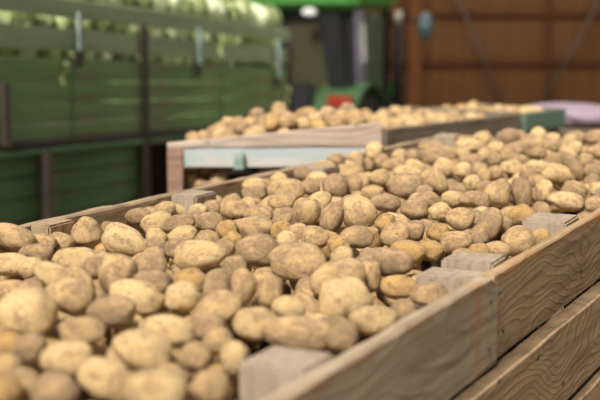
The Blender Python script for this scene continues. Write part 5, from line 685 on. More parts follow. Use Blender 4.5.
4582,4818,696,48,35,32,0,10,-66,4,3852,2064,771,47,40,36,0,-51,31,4,4300,3079,763,43,36,34,0,11,-16,4,3367,1748,739,51,43,41,0,15,137,4,4496,4466,760,50,39,33,0,27,95,4,2915,1595,716,54,44,42,0,6,78,8,3702,3534,771,49,37,36,0,11,27,8,4905,4637,707,45,34,33,0,31,163,8,
2560,1709,787,60,41,39,0,-1,107,8,4817,3747,765,66,45,40,0,-16,42,4,3049,1502,740,62,41,38,0,-10,-147,8,4573,4701,726,52,38,36,0,-23,-164,4,3839,3581,761,66,44,38,0,9,112,0,4347,4633,753,48,37,33,0,14,3,8,3704,2617,716,44,35,31,0,-3,12,4,3887,3806,744,46,37,33,0,-20,44,0,
4854,5202,715,54,37,37,0,25,17,4,5111,4890,694,56,38,33,0,0,118,4,4459,4815,761,49,36,31,0,-15,178,4,4536,3867,743,54,42,41,0,-21,88,4,5024,4801,706,55,38,34,0,-2,72,12,5034,4667,717,49,37,31,0,-15,-85,4,5006,4018,787,47,36,34,0,-28,-18,8,4189,3225,708,55,43,38,0,-2,178,4,
4225,3516,745,53,41,37,0,7,-97,4,3639,2003,756,61,44,43,0,5,-170,8,4709,3814,760,47,37,33,0,-3,142,8,4419,4933,783,49,34,34,0,22,-24,8,3437,2620,718,56,45,41,0,-19,-102,4,4301,3971,734,52,39,35,0,-1,-78,4,4241,3412,716,40,36,33,0,-20,165,12,4028,4122,794,45,41,41,0,20,-22,8,
3879,1943,760,57,42,42,0,0,87,0,4782,3613,784,60,40,37,0,18,-164,0,3714,1679,739,42,38,34,0,-13,-30,8,3830,3921,787,59,44,42,0,-10,60,0,4293,3328,729,45,37,33,0,24,-119,4,3667,2802,753,54,44,40,0,6,-55,8,4234,2749,771,42,35,32,0,19,-77,8,4525,4768,728,56,42,40,0,11,68,0,
4230,2657,749,56,43,41,0,-27,-42,12,4943,5136,684,41,35,30,0,-8,68,8,4261,4646,799,53,36,34,0,-9,28,0,3338,2085,736,44,34,30,0,25,-78,8,4191,2494,754,44,39,34,0,44,4,8,2999,2228,761,62,45,39,0,27,162,0,4755,4379,738,49,43,39,0,10,-115,8,2917,1480,747,46,35,30,0,-6,73,8,
3730,1374,779,47,34,30,0,34,159,4,3554,3154,777,51,38,37,0,-17,91,0,3054,2523,811,51,38,35,0,-14,148,4,3260,2526,764,49,45,43,0,20,132,0,4151,4308,785,53,38,38,0,21,44,4,5095,4997,695,50,39,38,0,-9,40,8,4557,5141,755,51,42,40,0,-20,144,4,3111,1457,738,42,34,32,0,-17,72,4,
3787,1947,732,47,41,39,0,-9,81,8,4121,4443,797,48,37,34,0,1,-176,4,3535,2423,742,47,37,32,0,10,-22,4,3821,2788,740,44,36,31,0,-21,18,8,4610,4428,734,45,39,34,0,15,-69,12,3011,1686,734,50,45,43,0,-36,-81,8,3553,2036,720,57,39,36,0,14,24,8,3863,3216,745,55,43,40,0,43,-175,4,
2922,1908,766,39,35,31,0,-14,8,4,4111,2168,784,48,42,40,0,8,-161,8,4889,4008,758,57,44,42,0,-19,-14,12,3946,3821,775,46,36,32,0,-3,-122,4,3475,2489,739,61,45,38,0,28,-173,4,3683,3455,776,45,38,33,0,-9,-158,8,3466,2724,743,65,44,41,0,-51,159,8,3041,2115,756,61,42,38,0,23,22,8,
4523,3231,757,44,38,33,0,-15,34,0,4201,2360,784,41,35,34,0,11,63,8,4681,5013,724,43,36,34,0,-51,-120,12,3393,1407,748,62,43,37,0,-21,11,4,3748,1527,752,54,41,41,0,-17,-174,8,4483,4615,745,58,44,41,0,12,-36,8,4339,2902,776,52,35,32,0,-10,176,8,3553,2741,757,52,41,36,0,16,106,8,
4449,4271,749,43,37,34,0,-24,64,4,3442,1577,751,53,39,38,0,14,-131,8,4601,3569,761,50,38,37,0,-13,8,4,3533,2188,734,41,35,31,0,-23,8,4,2738,1683,764,47,34,29,0,-17,138,4,4141,3664,719,45,39,34,0,-6,109,4,4824,3839,773,65,44,40,0,1,156,4,3088,2586,768,47,36,31,0,39,-84,4,
3830,1617,783,63,43,42,0,19,125,4,4678,4068,749,51,43,41,0,-31,4,8,3625,3076,749,50,41,38,0,15,-99,4,3751,3418,765,38,34,29,0,4,177,4,5129,4136,747,49,44,41,0,19,145,4,4354,4150,755,42,36,36,0,-4,-140,12,4227,3040,711,50,37,33,0,28,81,8,2894,2159,790,48,36,35,0,-23,-11,8,
4696,4563,715,56,39,34,0,30,87,8,3991,3730,747,54,36,33,0,10,139,12,3498,3309,811,47,42,37,0,-1,29,4,4400,4746,761,39,34,33,0,14,102,8,4733,4838,711,42,35,32,0,-16,22,12,3404,2845,749,55,37,36,0,1,13,0,2789,2123,817,40,35,34,0,-4,-68,8,5391,4930,673,53,37,32,0,-1,9,8,
4845,4941,685,41,36,35,0,30,35,4,4306,4728,773,54,39,34,0,-20,90,8,4016,3302,705,39,35,34,0,21,-52,8,3281,1395,751,45,36,34,0,-1,-111,8,4022,3108,716,54,39,35,0,1,-147,12,3208,2134,749,62,44,42,0,23,48,0,5323,4966,705,47,41,36,0,28,-58,12,2889,1713,723,53,39,37,0,39,-159,8,
3824,2319,747,52,38,38,0,-2,151,4,4067,4183,779,51,35,32,0,-25,148,8,2850,2069,778,42,35,31,0,23,-171,4,3132,2523,737,43,34,30,0,-18,24,8,3705,1587,777,42,37,37,0,26,-173,4,3636,1356,757,47,36,32,0,11,41,4,3917,2237,768,47,40,37,0,-30,-138,0,3526,3092,745,53,35,34,0,30,-96,8,
3428,2287,749,51,37,34,0,-11,-45,8,3627,2598,707,47,38,37,0,5,70,8,3338,2683,761,59,42,37,0,42,-9,8,4355,3169,736,57,43,37,0,5,-31,8,3465,2051,736,44,36,31,0,-14,144,8,3314,2011,755,54,38,37,0,23,78,8,4784,4145,756,50,36,35,0,-1,-22,8,4325,4563,764,50,36,31,0,18,173,0,
3489,1257,760,44,37,37,0,-5,159,4,3759,2192,757,41,35,33,0,16,-114,8,3609,3306,777,46,36,34,0,23,45,4,3962,3972,754,50,36,33,0,21,57,0,3547,1490,767,59,42,42,0,-11,99,12,3771,2569,739,52,34,33,0,14,116,0,3765,2403,712,42,36,33,0,40,52,0,3794,2993,736,49,37,35,0,22,58,8,
3757,3208,737,63,45,39,0,32,-93,4,4617,3725,745,43,36,32,0,-3,17,4,2910,1857,721,40,34,29,0,-3,134,4,2748,1947,799,43,37,34,0,-35,177,12,3135,1732,704,41,36,32,0,3,49,4,3819,2487,755,59,40,38,0,-1,-152,8,2903,2299,819,46,42,38,0,-5,109,12,3871,1695,795,43,38,35,0,7,10,8,
3199,2216,749,60,40,35,0,2,-179,12,3025,1408,739,58,39,37,0,-21,64,8,2826,1558,730,57,38,38,0,-1,59,8,3525,1700,762,42,37,34,0,15,-68,8,5092,4763,710,49,40,35,0,22,-41,8,4278,3886,748,49,39,37,0,-19,-179,4,4213,4235,749,49,39,38,0,-34,141,4,4545,4527,734,44,38,33,0,-7,-105,0,
4196,3817,754,44,34,33,0,-7,-131,0,5045,4410,736,46,35,33,0,-1,66,0,3315,1315,718,44,37,37,0,-13,40,12,3720,1802,754,44,39,37,0,-21,10,4,4037,2317,770,51,36,30,0,-14,69,12,4894,5060,695,44,36,35,0,25,-118,8,4966,4696,725,39,34,33,0,-23,51,8,4625,3847,720,46,35,30,0,5,-39,4,
3238,1812,726,41,35,31,0,9,-54,4,5050,4119,782,61,43,39,0,8,-55,0,3368,1893,738,49,35,31,0,-13,143,8,4782,4284,751,53,43,38,0,51,18,12,4554,3296,727,61,41,38,0,-1,-45,12,3979,2694,716,54,41,41,0,20,76,4,4103,2287,769,48,37,35,0,-45,-17,4,4609,3947,739,51,35,30,0,-11,-77,8,
4999,5099,694,39,34,30,0,15,55,8,4287,2522,785,48,39,37,0,12,35,8,4315,3555,749,54,40,38,0,2,-48,4,4158,2423,770,46,35,35,0,-14,116,4,3840,2908,733,48,40,40,0,-52,-108,8,3774,1870,747,43,36,31,0,17,-146,4,5390,4881,726,47,38,36,0,-1,18,0,3602,1106,775,40,35,31,0,-44,20,4,
3302,2588,730,48,38,33,0,19,52,12,3748,2305,730,45,40,36,0,-11,-80,8,5164,4479,730,52,36,35,0,-33,-48,8,3699,1905,757,43,36,33,0,-16,135,4,4066,3044,755,58,44,38,0,19,40,4,5148,4659,709,56,44,38,0,7,38,0,3663,3363,757,46,40,40,0,8,-167,12,3171,1575,753,41,36,36,0,10,110,8,
3468,1380,769,40,35,33,0,-3,-42,8,4022,3499,743,51,44,39,0,-29,15,12,2960,2068,768,45,38,33,0,3,74,4,4026,4031,770,49,35,35,0,-22,178,4,4087,3391,755,62,42,40,0,-11,16,8,4480,2983,753,42,36,31,0,22,-55,8,4612,5059,739,42,35,35,0,9,-75,8,3606,2887,753,45,39,36,0,8,-135,0,
4181,2800,739,44,38,38,0,2,104,8,5079,5072,705,63,43,37,0,14,12,12,4786,4724,713,43,36,32,0,16,20,4,3003,1559,756,39,34,33,0,1,90,4,4506,3963,729,44,36,32,0,-53,-60,8,5059,4557,726,44,39,35,0,-48,-166,8,4475,3081,767,45,37,37,0,30,108,8,5002,4921,707,47,35,34,0,5,6,4,
5184,5033,696,58,45,43,0,-1,-108,4,4260,3183,746,48,40,36,0,-17,-79,8,3447,1486,726,54,39,38,0,9,-117,4,3391,3048,787,43,35,34,0,13,15,8,3441,1312,754,45,35,30,0,-35,-148,0,4386,4333,739,43,36,34,0,-14,-148,8,4316,3642,736,44,39,37,0,-24,-37,8,4773,5015,712,55,38,34,0,19,147,8,
4112,4211,734,50,39,33,0,9,-48,8,3821,2701,754,56,42,39,0,-43,140,4,4031,2900,716,50,35,30,0,-9,104,8,3556,3245,753,40,36,31,0,-25,-125,4,4474,4880,754,42,34,30,0,4,146,12,4486,4177,743,64,42,39,0,-19,95,8,3281,2343,737,57,39,35,0,26,93,0,3170,1385,753,50,43,38,0,25,-180,12,
3928,2124,773,53,44,38,0,46,16,4,3289,1261,758,40,36,31,0,0,-130,8,3510,2907,769,47,35,32,0,1,-72,12,4429,3098,724,41,34,32,0,19,-162,8,4830,4477,741,51,34,32,0,9,-57,12,4111,3151,743,43,36,33,0,25,36,4,3276,2068,702,47,38,35,0,-11,-126,4,3920,2736,701,47,34,29,0,7,102,8,
4221,4056,765,51,35,32,0,-3,127,4,2963,1782,748,48,36,34,0,-21,-115,0,4503,3670,713,47,36,35,0,14,70,0,4186,2271,766,48,36,36,0,9,127,0,3236,1916,752,60,44,37,0,-7,56,4,4171,4498,822,55,37,35,0,14,-17,8,3707,2883,756,58,44,40,0,-55,-147,8,4385,3755,724,47,34,30,0,23,-126,12,
3770,2475,700,52,35,31,0,4,160,8,3269,1725,734,50,35,32,0,39,24,12,3959,3041,725,48,34,29,0,11,-119,12,4636,3395,775,56,38,33,0,2,105,4,5217,4298,760,48,40,39,0,26,37,8,4107,3913,767,49,43,40,0,-4,-132,12,3296,3001,825,48,38,33,0,-29,34,4,3703,1315,777,50,34,33,0,2,174,4,
3915,2838,736,43,35,33,0,-10,12,4,4480,3167,726,48,37,31,0,-5,-98,0,5247,4588,698,42,37,36,0,7,102,8,2730,1853,794,60,44,40,0,-10,79,12,4414,3924,733,49,40,36,0,40,-54,12,4088,2217,734,43,33,29,0,-30,180,8,4906,3749,745,49,34,31,0,-14,127,8,5018,3941,767,35,31,28,0,-5,158,4,
5184,4201,748,42,31,31,0,22,-4,8,4107,2119,724,35,31,29,0,-17,-95,4,4042,2123,753,38,29,25,0,8,-73,8,5002,4010,722,36,32,30,0,12,-99,4,3527,5481,559,40,35,31,0,-3,102,5,4044,5425,473,55,41,36,0,-24,-143,9,3556,5332,556,42,35,31,0,-28,75,5,3961,5350,477,46,42,39,0,-33,-126,1,
4215,5348,458,56,42,39,0,-20,-52,5,3933,5432,474,47,38,34,0,-30,79,9,4131,5612,459,54,39,35,0,-1,-56,9,3735,5422,505,47,35,34,0,35,147,5,4185,5510,469,51,39,37,0,-24,-97,1,3722,5540,499,40,35,33,0,-35,-13,5,3917,5548,463,48,33,29,0,-7,-165,13,3567,5204,579,51,36,32,0,17,3,1,
3792,5326,482,44,38,35,0,15,-110,5,3541,5594,579,41,33,30,0,0,147,1,3953,5232,454,52,38,34,0,15,74,5,3613,5644,545,50,33,30,0,14,141,5,3694,5294,540,59,40,39,0,-1,23,9,3849,5248,490,41,33,31,0,53,7,9,4131,5375,458,51,39,37,0,-19,-117,5,3907,5648,450,43,36,36,0,-29,109,5,
3838,5491,489,44,40,36,0,25,-173,9,3880,5369,466,46,35,30,0,-8,-61,5,4055,5307,471,40,36,32,0,-16,-109,1,4027,5512,461,56,42,40,0,-1,36,13,3590,5406,553,41,36,32,0,-30,-166,1,4038,5618,474,63,42,39,0,23,100,13,4125,5256,469,51,35,30,0,-2,-14,9,3660,5480,544,46,36,34,0,-2,140,1,
3687,5646,510,47,34,32,0,-11,-171,1,3660,5362,537,43,35,33,0,16,171,1,4232,5256,463,42,34,33,0,-45,-126,13,4218,5642,446,40,34,34,0,-2,139,9,4115,5488,453,44,37,32,0,-35,-10,1,3515,5264,586,41,35,30,0,-6,-37,5,4224,5428,468,45,34,33,0,-28,163,1,3528,5391,581,40,34,30,0,16,-57,5,
3692,5622,569,39,32,28,0,13,111,13,3759,5217,547,35,30,26,0,-4,-3,1,3629,5146,589,44,35,31,0,2,-40,13,4132,5660,513,41,34,34,0,-6,7,1,3915,5296,504,40,31,30,0,-5,136,1,3605,5323,606,39,35,32,0,19,-88,13,4166,5416,513,38,32,28,0,1,21,9,3773,5619,534,32,29,27,0,-12,-129,5,
3948,5642,512,46,37,35,0,3,-88,1,3644,5240,592,38,32,31,0,-26,139,1,3502,5584,625,43,30,29,0,-4,-85,5,3752,5493,555,40,35,31,0,-3,125,1,3503,5515,620,40,30,28,0,30,-6,1,3873,5644,511,44,31,29,0,-1,59,9,4189,5684,491,38,29,25,0,0,117,5,4079,5541,510,39,30,29,0,18,154,13,
4163,5310,498,39,30,26,0,-42,-54,5,3950,5504,493,34,29,25,0,0,130,5,3867,5342,516,40,29,26,0,28,2,1,3808,5570,519,42,30,27,0,-20,118,5,3510,5444,629,43,36,35,0,-14,59,5,4046,5249,502,38,30,26,0,-18,-150,1,3793,5370,540,45,36,33,0,-9,68,1,3598,5485,581,46,35,34,0,-13,-100,1,
3989,5561,509,41,29,26,0,-43,79,5,3840,5424,504,35,30,26,0,11,143,1,3714,5169,570,34,28,26,0,-7,32,5,3563,5646,607,44,32,30,0,9,159,13,3622,5575,592,42,33,31,0,14,56,1,4207,5605,500,42,38,32,0,15,98,13,3920,5202,511,43,33,30,0,-9,-113,9,3700,5544,569,40,32,31,0,11,-171,1,
3687,5492,623,55,41,40,0,-19,-127,5,3601,5195,657,51,36,31,0,-47,36,1,4194,5656,558,39,31,27,0,-8,41,5,3985,5307,540,50,34,30,0,1,-162,9,3800,5163,566,38,30,27,0,32,-86,1,4102,5476,547,42,34,30,0,-1,171,13,3602,5420,655,47,37,35,0,22,153,5,3867,5582,562,44,40,34,0,-61,-53,5,
3549,5290,651,40,36,33,0,-6,-84,1,3515,5373,659,44,32,31,0,-1,-50,5,4236,5381,525,43,33,29,0,6,68,5,3839,5233,568,51,39,37,0,-39,-95,5,3880,5448,552,56,38,34,0,3,-25,1,4024,5657,555,44,34,29,0,30,111,13,4204,5251,547,39,33,33,0,-5,162,5,3975,5166,559,51,42,36,0,-26,-167,5,
4051,5202,556,48,35,31,0,5,-54,1,3737,5366,605,39,32,31,0,12,-35,5,3584,5519,655,55,41,39,0,9,-130,1,4227,5495,554,40,31,27,0,-16,-60,1,3524,5134,671,49,33,31,0,12,87,5,3998,5498,565,44,40,37,0,-8,60,9,4096,5312,563,51,39,35,0,-25,-83,5,4007,5383,560,55,40,37,0,20,-75,5,
4152,5532,530,35,31,27,0,-14,55,13,3645,5637,631,51,39,35,0,-34,113,5,4245,5103,591,45,36,35,0,-14,64,5,3736,5436,594,41,32,29,0,2,-50,9,4145,5096,598,36,32,29,0,5,61,13,3739,5283,613,56,42,38,0,24,-173,9,3687,5196,631,41,36,34,0,-40,24,9,3851,5310,571,43,34,31,0,7,-157,1,
4130,5397,565,51,42,38,0,14,-13,5,4218,5322,559,40,31,26,0,4,-180,9,3664,5385,607,38,32,29,0,-27,72,1,3514,5227,652,46,31,29,0,-23,25,1,3538,5622,663,45,31,28,0,-2,-104,5,3827,5522,572,45,32,29,0,7,143,1,3937,5565,536,42,30,26,0,4,-56,1,4226,5564,550,46,31,29,0,6,19,5,
4122,5219,551,37,30,26,0,9,36,9,3868,5147,559,50,35,31,0,-4,60,9,3932,5359,550,39,33,29,0,23,-58,13,4017,5584,561,38,33,29,0,32,41,1,4082,5619,561,35,32,30,0,-1,42,1,3746,5608,599,39,31,27,0,5,-44,13,4291,6159,580,42,36,32,0,2,-180,6,4459,6642,573,46,40,36,0,8,-109,6,
4490,6483,583,49,42,35,0,-6,-61,2,4677,6351,591,52,36,36,0,-17,-39,10,4234,5958,575,46,38,33,0,5,158,2,4918,6691,575,56,39,37,0,9,-34,2,4768,6453,589,60,41,39,0,1,-160,10,4092,6101,577,47,41,38,0,-1,-162,2,3952,6197,556,45,34,34,0,7,139,2,4348,6007,590,46,41,38,0,16,-132,2,
4695,6896,577,51,40,37,0,-1,-40,6,4486,6272,565,47,35,32,0,2,-79,2,4744,6707,558,43,33,31,0,1,-95,10,4619,6785,581,44,34,31,0,10,-150,2,4810,6380,578,45,36,33,0,-25,-3,10,4825,6688,565,48,40,35,0,-25,-159,6,4281,6514,560,44,37,32,0,16,-129,2,4269,6379,563,52,40,38,0,-19,74,2,
4215,6282,569,51,39,34,0,-37,111,10,4612,6423,570,51,39,34,0,-6,-106,2,4611,6623,588,48,41,37,0,45,114,10,4493,6117,592,45,36,34,0,-1,149,2,4549,6568,583,49,35,30,0,42,-113,2,4356,6644,576,44,36,33,0,18,84,6,4878,6485,591,51,35,31,0,7,168,6,4530,6879,558,51,38,38,0,5,-138,2,
4611,6250,583,38,35,33,0,36,35,14,4362,6105,589,55,38,34,0,-26,-153,14,4705,6642,579,57,40,36,0,-4,142,2,4562,6195,576,49,37,34,0,-56,141,2,4776,6791,586,42,36,34,0,31,52,2,4153,6397,557,48,34,33,0,-13,47,2,4409,6180,573,47,34,32,0,-2,125,6,4088,6282,563,46,36,34,0,-45,77,6,
4085,6359,565,37,34,32,0,-22,-154,10,4559,6691,571,46,34,29,0,4,-123,6,4243,6060,567,52,40,39,0,-30,51,2,4671,6189,579,48,34,30,0,21,-68,10,4377,6363,573,50,41,40,0,21,63,6,4538,6367,567,50,38,35,0,-11,149,2,4198,6472,583,58,41,35,0,27,-101,2,4593,6938,562,46,36,33,0,26,88,2,
4476,6045,581,42,34,30,0,22,-122,2,4839,6606,586,42,34,34,0,-44,-26,6,4410,6253,579,45,33,29,0,-9,-13,2,4943,6578,567,41,34,31,0,2,-176,14,4011,6269,557,49,34,34,0,-31,172,6,5044,6588,594,44,35,30,0,-2,161,14,4466,6735,555,50,37,32,0,5,15,10,4680,6560,590,51,38,33,0,17,97,14,
4394,6498,569,41,34,31,0,22,-59,2,4135,6211,583,62,42,39,0,-2,-93,6,4753,6545,564,46,37,33,0,12,-104,2,4715,6267,575,47,38,36,0,-8,68,2,4644,6710,558,38,35,34,0,32,164,6,4272,6599,580,48,33,31,0,37,-153,10,4315,6258,575,43,38,37,0,45,98,2,4029,6180,570,48,38,33,0,-13,51,14,
4212,6151,565,49,34,30,0,-13,-126,14,4622,6513,584,53,36,33,0,11,-44,10,4361,6719,558,46,35,30,0,28,-18,14,4479,6810,583,44,37,33,0,22,-172,6,4693,6762,586,43,37,32,0,-20,-54,2,4432,6560,561,46,39,37,0,33,-62,2,4432,6434,586,45,35,31,0,46,10,2,4731,6545,626,38,31,29,0,-15,47,6,
4769,6656,619,45,32,28,0,-3,-96,6,4891,6549,627,38,34,32,0,1,178,10,4312,6524,610,33,28,28,0,4,-180,10,4414,6305,625,38,29,25,0,-25,-154,2,4179,6057,623,43,30,27,0,2,52,14,4453,6373,620,50,36,31,0,-28,13,2,4142,6317,614,45,35,30,0,-2,100,2,4586,6313,624,41,34,31,0,3,126,10,
4312,6208,624,42,29,27,0,-18,23,6,4298,6395,622,42,33,29,0,1,160,6,4883,6730,620,37,29,27,0,2,-77,14,4214,6336,612,43,32,30,0,-26,96,2,4860,6416,614,40,31,29,0,-8,84,6,4553,6428,625,47,32,31,0,-4,118,14,4262,5928,626,34,29,27,0,10,-96,14,4963,6570,626,37,31,30,0,-6,162,2,
4792,6733,620,35,30,29,0,-14,36,6,4351,6576,611,49,36,33,0,34,180,2,4599,6896,607,39,30,28,0,2,-26,2,4367,5936,615,34,31,28,0,41,30,14,4207,6221,618,34,28,24,0,2,81,2,4018,6320,614,37,33,33,0,-12,-174,10,4364,6458,623,50,33,33,0,1,-78,10,4522,6273,619,39,28,25,0,32,-15,6,
4486,6204,599,41,35,31,0,8,174,2,4509,6720,625,50,38,35,0,-4,-56,6,4737,6337,627,36,32,32,0,4,141,14,4385,5814,630,38,28,26,0,7,-154,2,4971,6651,630,49,34,31,0,12,-96,14,4391,6745,616,41,36,33,0,-8,136,6,4235,6003,627,43,31,26,0,7,-24,6,4223,6532,612,44,32,31,0,9,132,2,
4700,6487,616,38,30,29,0,7,-160,2,4150,6124,625,37,32,30,0,8,-114,10,4809,6518,621,40,29,27,0,14,-102,6,4487,6576,623,52,35,32,0,-32,-119,2,3955,6241,617,36,30,29,0,24,155,6,4252,6108,627,45,36,36,0,27,156,14,4266,6284,626,52,37,33,0,11,-130,14,4312,6061,619,36,31,28,0,-23,59,6,
4555,6787,618,33,30,26,0,14,-141,14,4554,6086,627,35,28,25,0,-3,-151,2,4692,6834,617,42,36,32,0,-5,2,2,4637,6950,618,44,33,28,0,5,141,10,4843,6779,612,36,30,27,0,-57,169,14,4897,6629,627,46,35,33,0,-16,150,2,4047,6235,614,41,36,32,0,-2,-126,2,4611,6715,621,37,29,27,0,4,51,2,
4314,6001,666,49,35,30,0,24,143,2,4852,6484,664,37,31,30,0,28,55,14,4433,6484,674,52,38,32,0,15,65,10,4585,6234,664,44,38,33,0,7,137,2,4730,6797,672,52,35,30,0,-23,26,10,4618,6617,674,54,38,34,0,-23,-53,2,4432,6068,682,43,38,37,0,-29,-2,14,4740,6406,647,42,38,35,0,9,-113,6,
4645,6840,678,51,40,38,0,-18,93,2,4136,6417,660,48,38,36,0,12,-172,6,4463,5947,678,47,35,33,0,3,-173,2,4401,6561,671,44,32,28,0,-24,97,2,4323,6309,672,51,34,32,0,4,-115,10,4386,6248,665,48,36,33,0,-11,155,6,4853,6393,674,48,37,34,0,-37,-98,2,4421,6148,660,53,36,32,0,-29,112,2,
4806,6633,679,59,39,36,0,-17,27,6,4549,6634,649,52,36,36,0,-11,98,10,4617,6444,657,41,30,26,0,-7,87,14,4027,6147,638,46,38,34,0,11,-74,2,4234,6456,669,60,42,37,0,-7,-36,6,4437,6718,669,53,39,35,0,-17,-137,2,5015,6598,677,45,32,31,0,38,29,2,4934,6509,672,48,38,34,0,3,148,6,
4623,6149,677,40,33,29,0,5,17,6,4257,6574,670,50,38,33,0,-23,55,2,4484,6218,672,50,38,34,0,7,87,6,4122,6199,674,47,34,30,0,-7,151,6,4664,6371,664,48,33,30,0,24,40,14,4812,6812,674,40,31,27,0,12,36,2,4445,6809,667,40,35,35,0,-20,20,2,3987,6229,673,51,36,32,0,-1,44,10,
4536,6807,675,43,38,36,0,-13,102,2,4771,6474,679,36,31,30,0,-15,11,6,4562,6509,643,50,34,31,0,-20,-56,6,4525,6029,672,40,36,33,0,9,-146,14,4358,5908,668,49,36,33,0,-5,-3,14,4666,6240,671,40,30,28,0,17,26,6,4568,6936,661,41,30,28,0,-1,172,10,4213,6382,663,35,32,30,0,-42,-42,14,
4761,6245,667,46,35,32,0,-11,21,2,4890,6710,669,40,32,28,0,11,116,2,4681,6744,656,47,33,29,0,-5,111,2,4774,6537,677,42,33,30,0,0,157,6,4346,6655,670,58,39,34,0,-19,-176,6,4095,6299,671,49,34,29,0,5,52,14,4199,6003,675,41,31,28,0,11,108,6,4257,6175,677,53,41,37,0,-2,-56,14,
4913,6582,680,42,32,30,0,-31,24,6,4674,6658,667,37,33,29,0,-33,-133,2,4326,6525,668,46,33,30,0,-3,176,6,4809,6319,657,44,38,35,0,-13,-39,14,4483,6339,677,48,32,31,0,4,-95,6,4374,6034,672,36,32,29,0,-24,108,6,4344,6159,657,48,35,31,0,-2,-63,2,4722,6595,670,47,35,32,0,-23,-129,2,
4108,6095,665,47,32,31,0,4,-42,14,4458,6606,673,40,33,30,0,17,-104,10,4571,6725,670,40,33,30,0,-17,-170,2,4265,5957,677,44,33,30,0,10,-44,10,4496,6110,666,38,33,32,0,-1,-93,2,4552,6141,678,38,31,27,0,-9,148,2,4918,6434,646,38,31,29,0,-22,159,6,4425,5993,643,52,35,33,0,7,76,6,
4747,6690,676,42,36,36,0,-22,-110,2,4692,6297,662,37,31,26,0,1,-163,6,4555,6372,676,35,31,29,0,7,131,10,4641,6529,640,38,32,29,0,0,73,2,5100,6964,562,54,37,35,0,1,-100,3,4890,6979,555,53,35,32,0,33,166,15,4971,7066,557,44,38,36,0,-37,178,3,4954,7168,577,42,36,31,0,-22,132,7,
5227,6868,581,58,40,40,0,-17,65,7,4827,7039,560,51,35,33,0,1,94,15,5170,6936,558,43,35,32,0,28,11,7,5128,7081,562,50,36,34,0,-6,70,3,5301,6929,563,57,38,35,0,6,156,3,5216,7051,572,46,39,37,0,-7,-169,15,4987,6993,568,40,34,29,0,-19,-169,15,5075,7134,582,43,39,36,0,14,16,3,
4878,7133,579,49,38,36,0,12,-138,3,5066,6845,584,44,40,35,0,-31,40,7,5014,6914,557,45,36,32,0,-49,-133,15,5002,7245,562,55,37,35,0,-25,78,15,5280,7009,565,48,35,35,0,-17,71,7,5036,7044,594,42,34,34,0,3,-80,3,5144,6889,615,41,37,36,0,15,83,15,4933,6959,606,40,33,29,0,-7,-57,7,
5019,6885,616,40,30,27,0,5,34,7,5012,7156,615,41,30,30,0,-33,98,3,5204,7000,616,34,31,27,0,6,116,15,5291,6830,588,39,29,28,0,7,-79,7,4908,7038,614,54,37,37,0,16,174,3,5153,7116,619,44,36,35,0,-20,16,15,5352,6935,615,36,31,27,0,22,163,7,4940,7110,604,38,29,27,0,-18,-43,3,
5134,6963,617,35,31,30,0,-23,129,7,5064,7209,583,41,29,28,0,-5,68,7,5047,6971,617,33,29,27,0,4,118,15,5131,7028,613,45,31,31,0,-34,169,15,4952,7225,618,42,32,27,0,43,38,11,5305,6890,621,45,36,32,0,-39,-33,11,5107,6790,619,41,35,33,0,-40,-5,11,4996,6924,667,56,41,38,0,-15,152,3,
5243,6832,665,46,39,36,0,-7,-5,11,5107,7158,672,57,41,38,0,6,-149,3,5025,7061,667,56,37,36,0,-8,-58,3,4843,7041,673,60,41,40,0,-10,-134,7,5194,7051,658,39,34,32,0,-38,81,7,5251,6941,650,45,37,32,0,34,-127,11,5098,7062,655,37,32,28,0,4,62,7,4970,7183,661,41,33,30,0,-15,-7,7,
5108,6931,664,43,35,32,0,-4,-100,15,5182,6974,663,35,30,27,0,-9,-71,3,5299,7002,657,39,35,33,0,18,49,3,4974,6999,640,43,31,28,0,20,99,11,4897,6988,669,41,32,28,0,-12,10,11,5042,7227,657,41,34,29,0,-2,-179,11,4879,7116,648,44,39,38,0,15,152,7,5170,6799,660,45,37,33,0,-12,-14,7,
5042,6845,664,46,31,29,0,-15,91,7,5344,6909,669,38,31,28,0,-19,111,11,
]
rec = []
for i in range(0, len(POTATOES), 10):
    b = POTATOES[i:i+10]
    rec.append((Vector((b[0]/1000-4, b[1]/1000, CAMZ-b[2]/1000)), [v/1000 for v in b[3:6]], [math.radians(v) for v in b[6:9]], b[9] >> 2, b[9] & 3))
NI = 300
TN = ['pale yellow', 'tan', 'dusty grey-brown', 'golden-brown']
dh = Vector((math.sin(math.radians(27)), math.cos(math.radians(27)), 0)); nn = Vector((math.cos(math.radians(27)), -math.sin(math.radians(27)), 0))
meshes = {}
def tone_mesh(v, t):
    if (v, t) not in meshes:
        me = PV[v][0].copy(); me.materials.append(PM[t]); meshes[(v, t)] = me
    return meshes[(v, t)]
def picture_xy(p):
    q = p-Vector((0, 0, CAMZ)); d = q.y*math.cos(PITCH)-q.z*math.sin(PITCH)
    return 300+1250*q.x/d, 200-1250*(q.y*math.sin(PITCH)+q.z*math.cos(PITCH))/d
ORD = ['leftmost', 'second', 'third', 'fourth', 'fifth', 'sixth', 'seventh', 'eighth', 'ninth', 'tenth']
def number_off(items):
    """items: (key, x). Gives things that look alike and lie together their place from left to right"""
    by = {}
    for i, (k, x) in enumerate(items): by.setdefault(k, []).append((x, i))
    out = ['']*len(items)
    for k, l in by.items():
        if len(l) < 2: continue
        l.sort()
        for n, (x, i) in enumerate(l):
            if n < 10: out[i] = ', '+('leftmost of its kind' if n == 0 else 'rightmost of its kind' if n == len(l)-1 else ORD[n]+' from left')
    return out
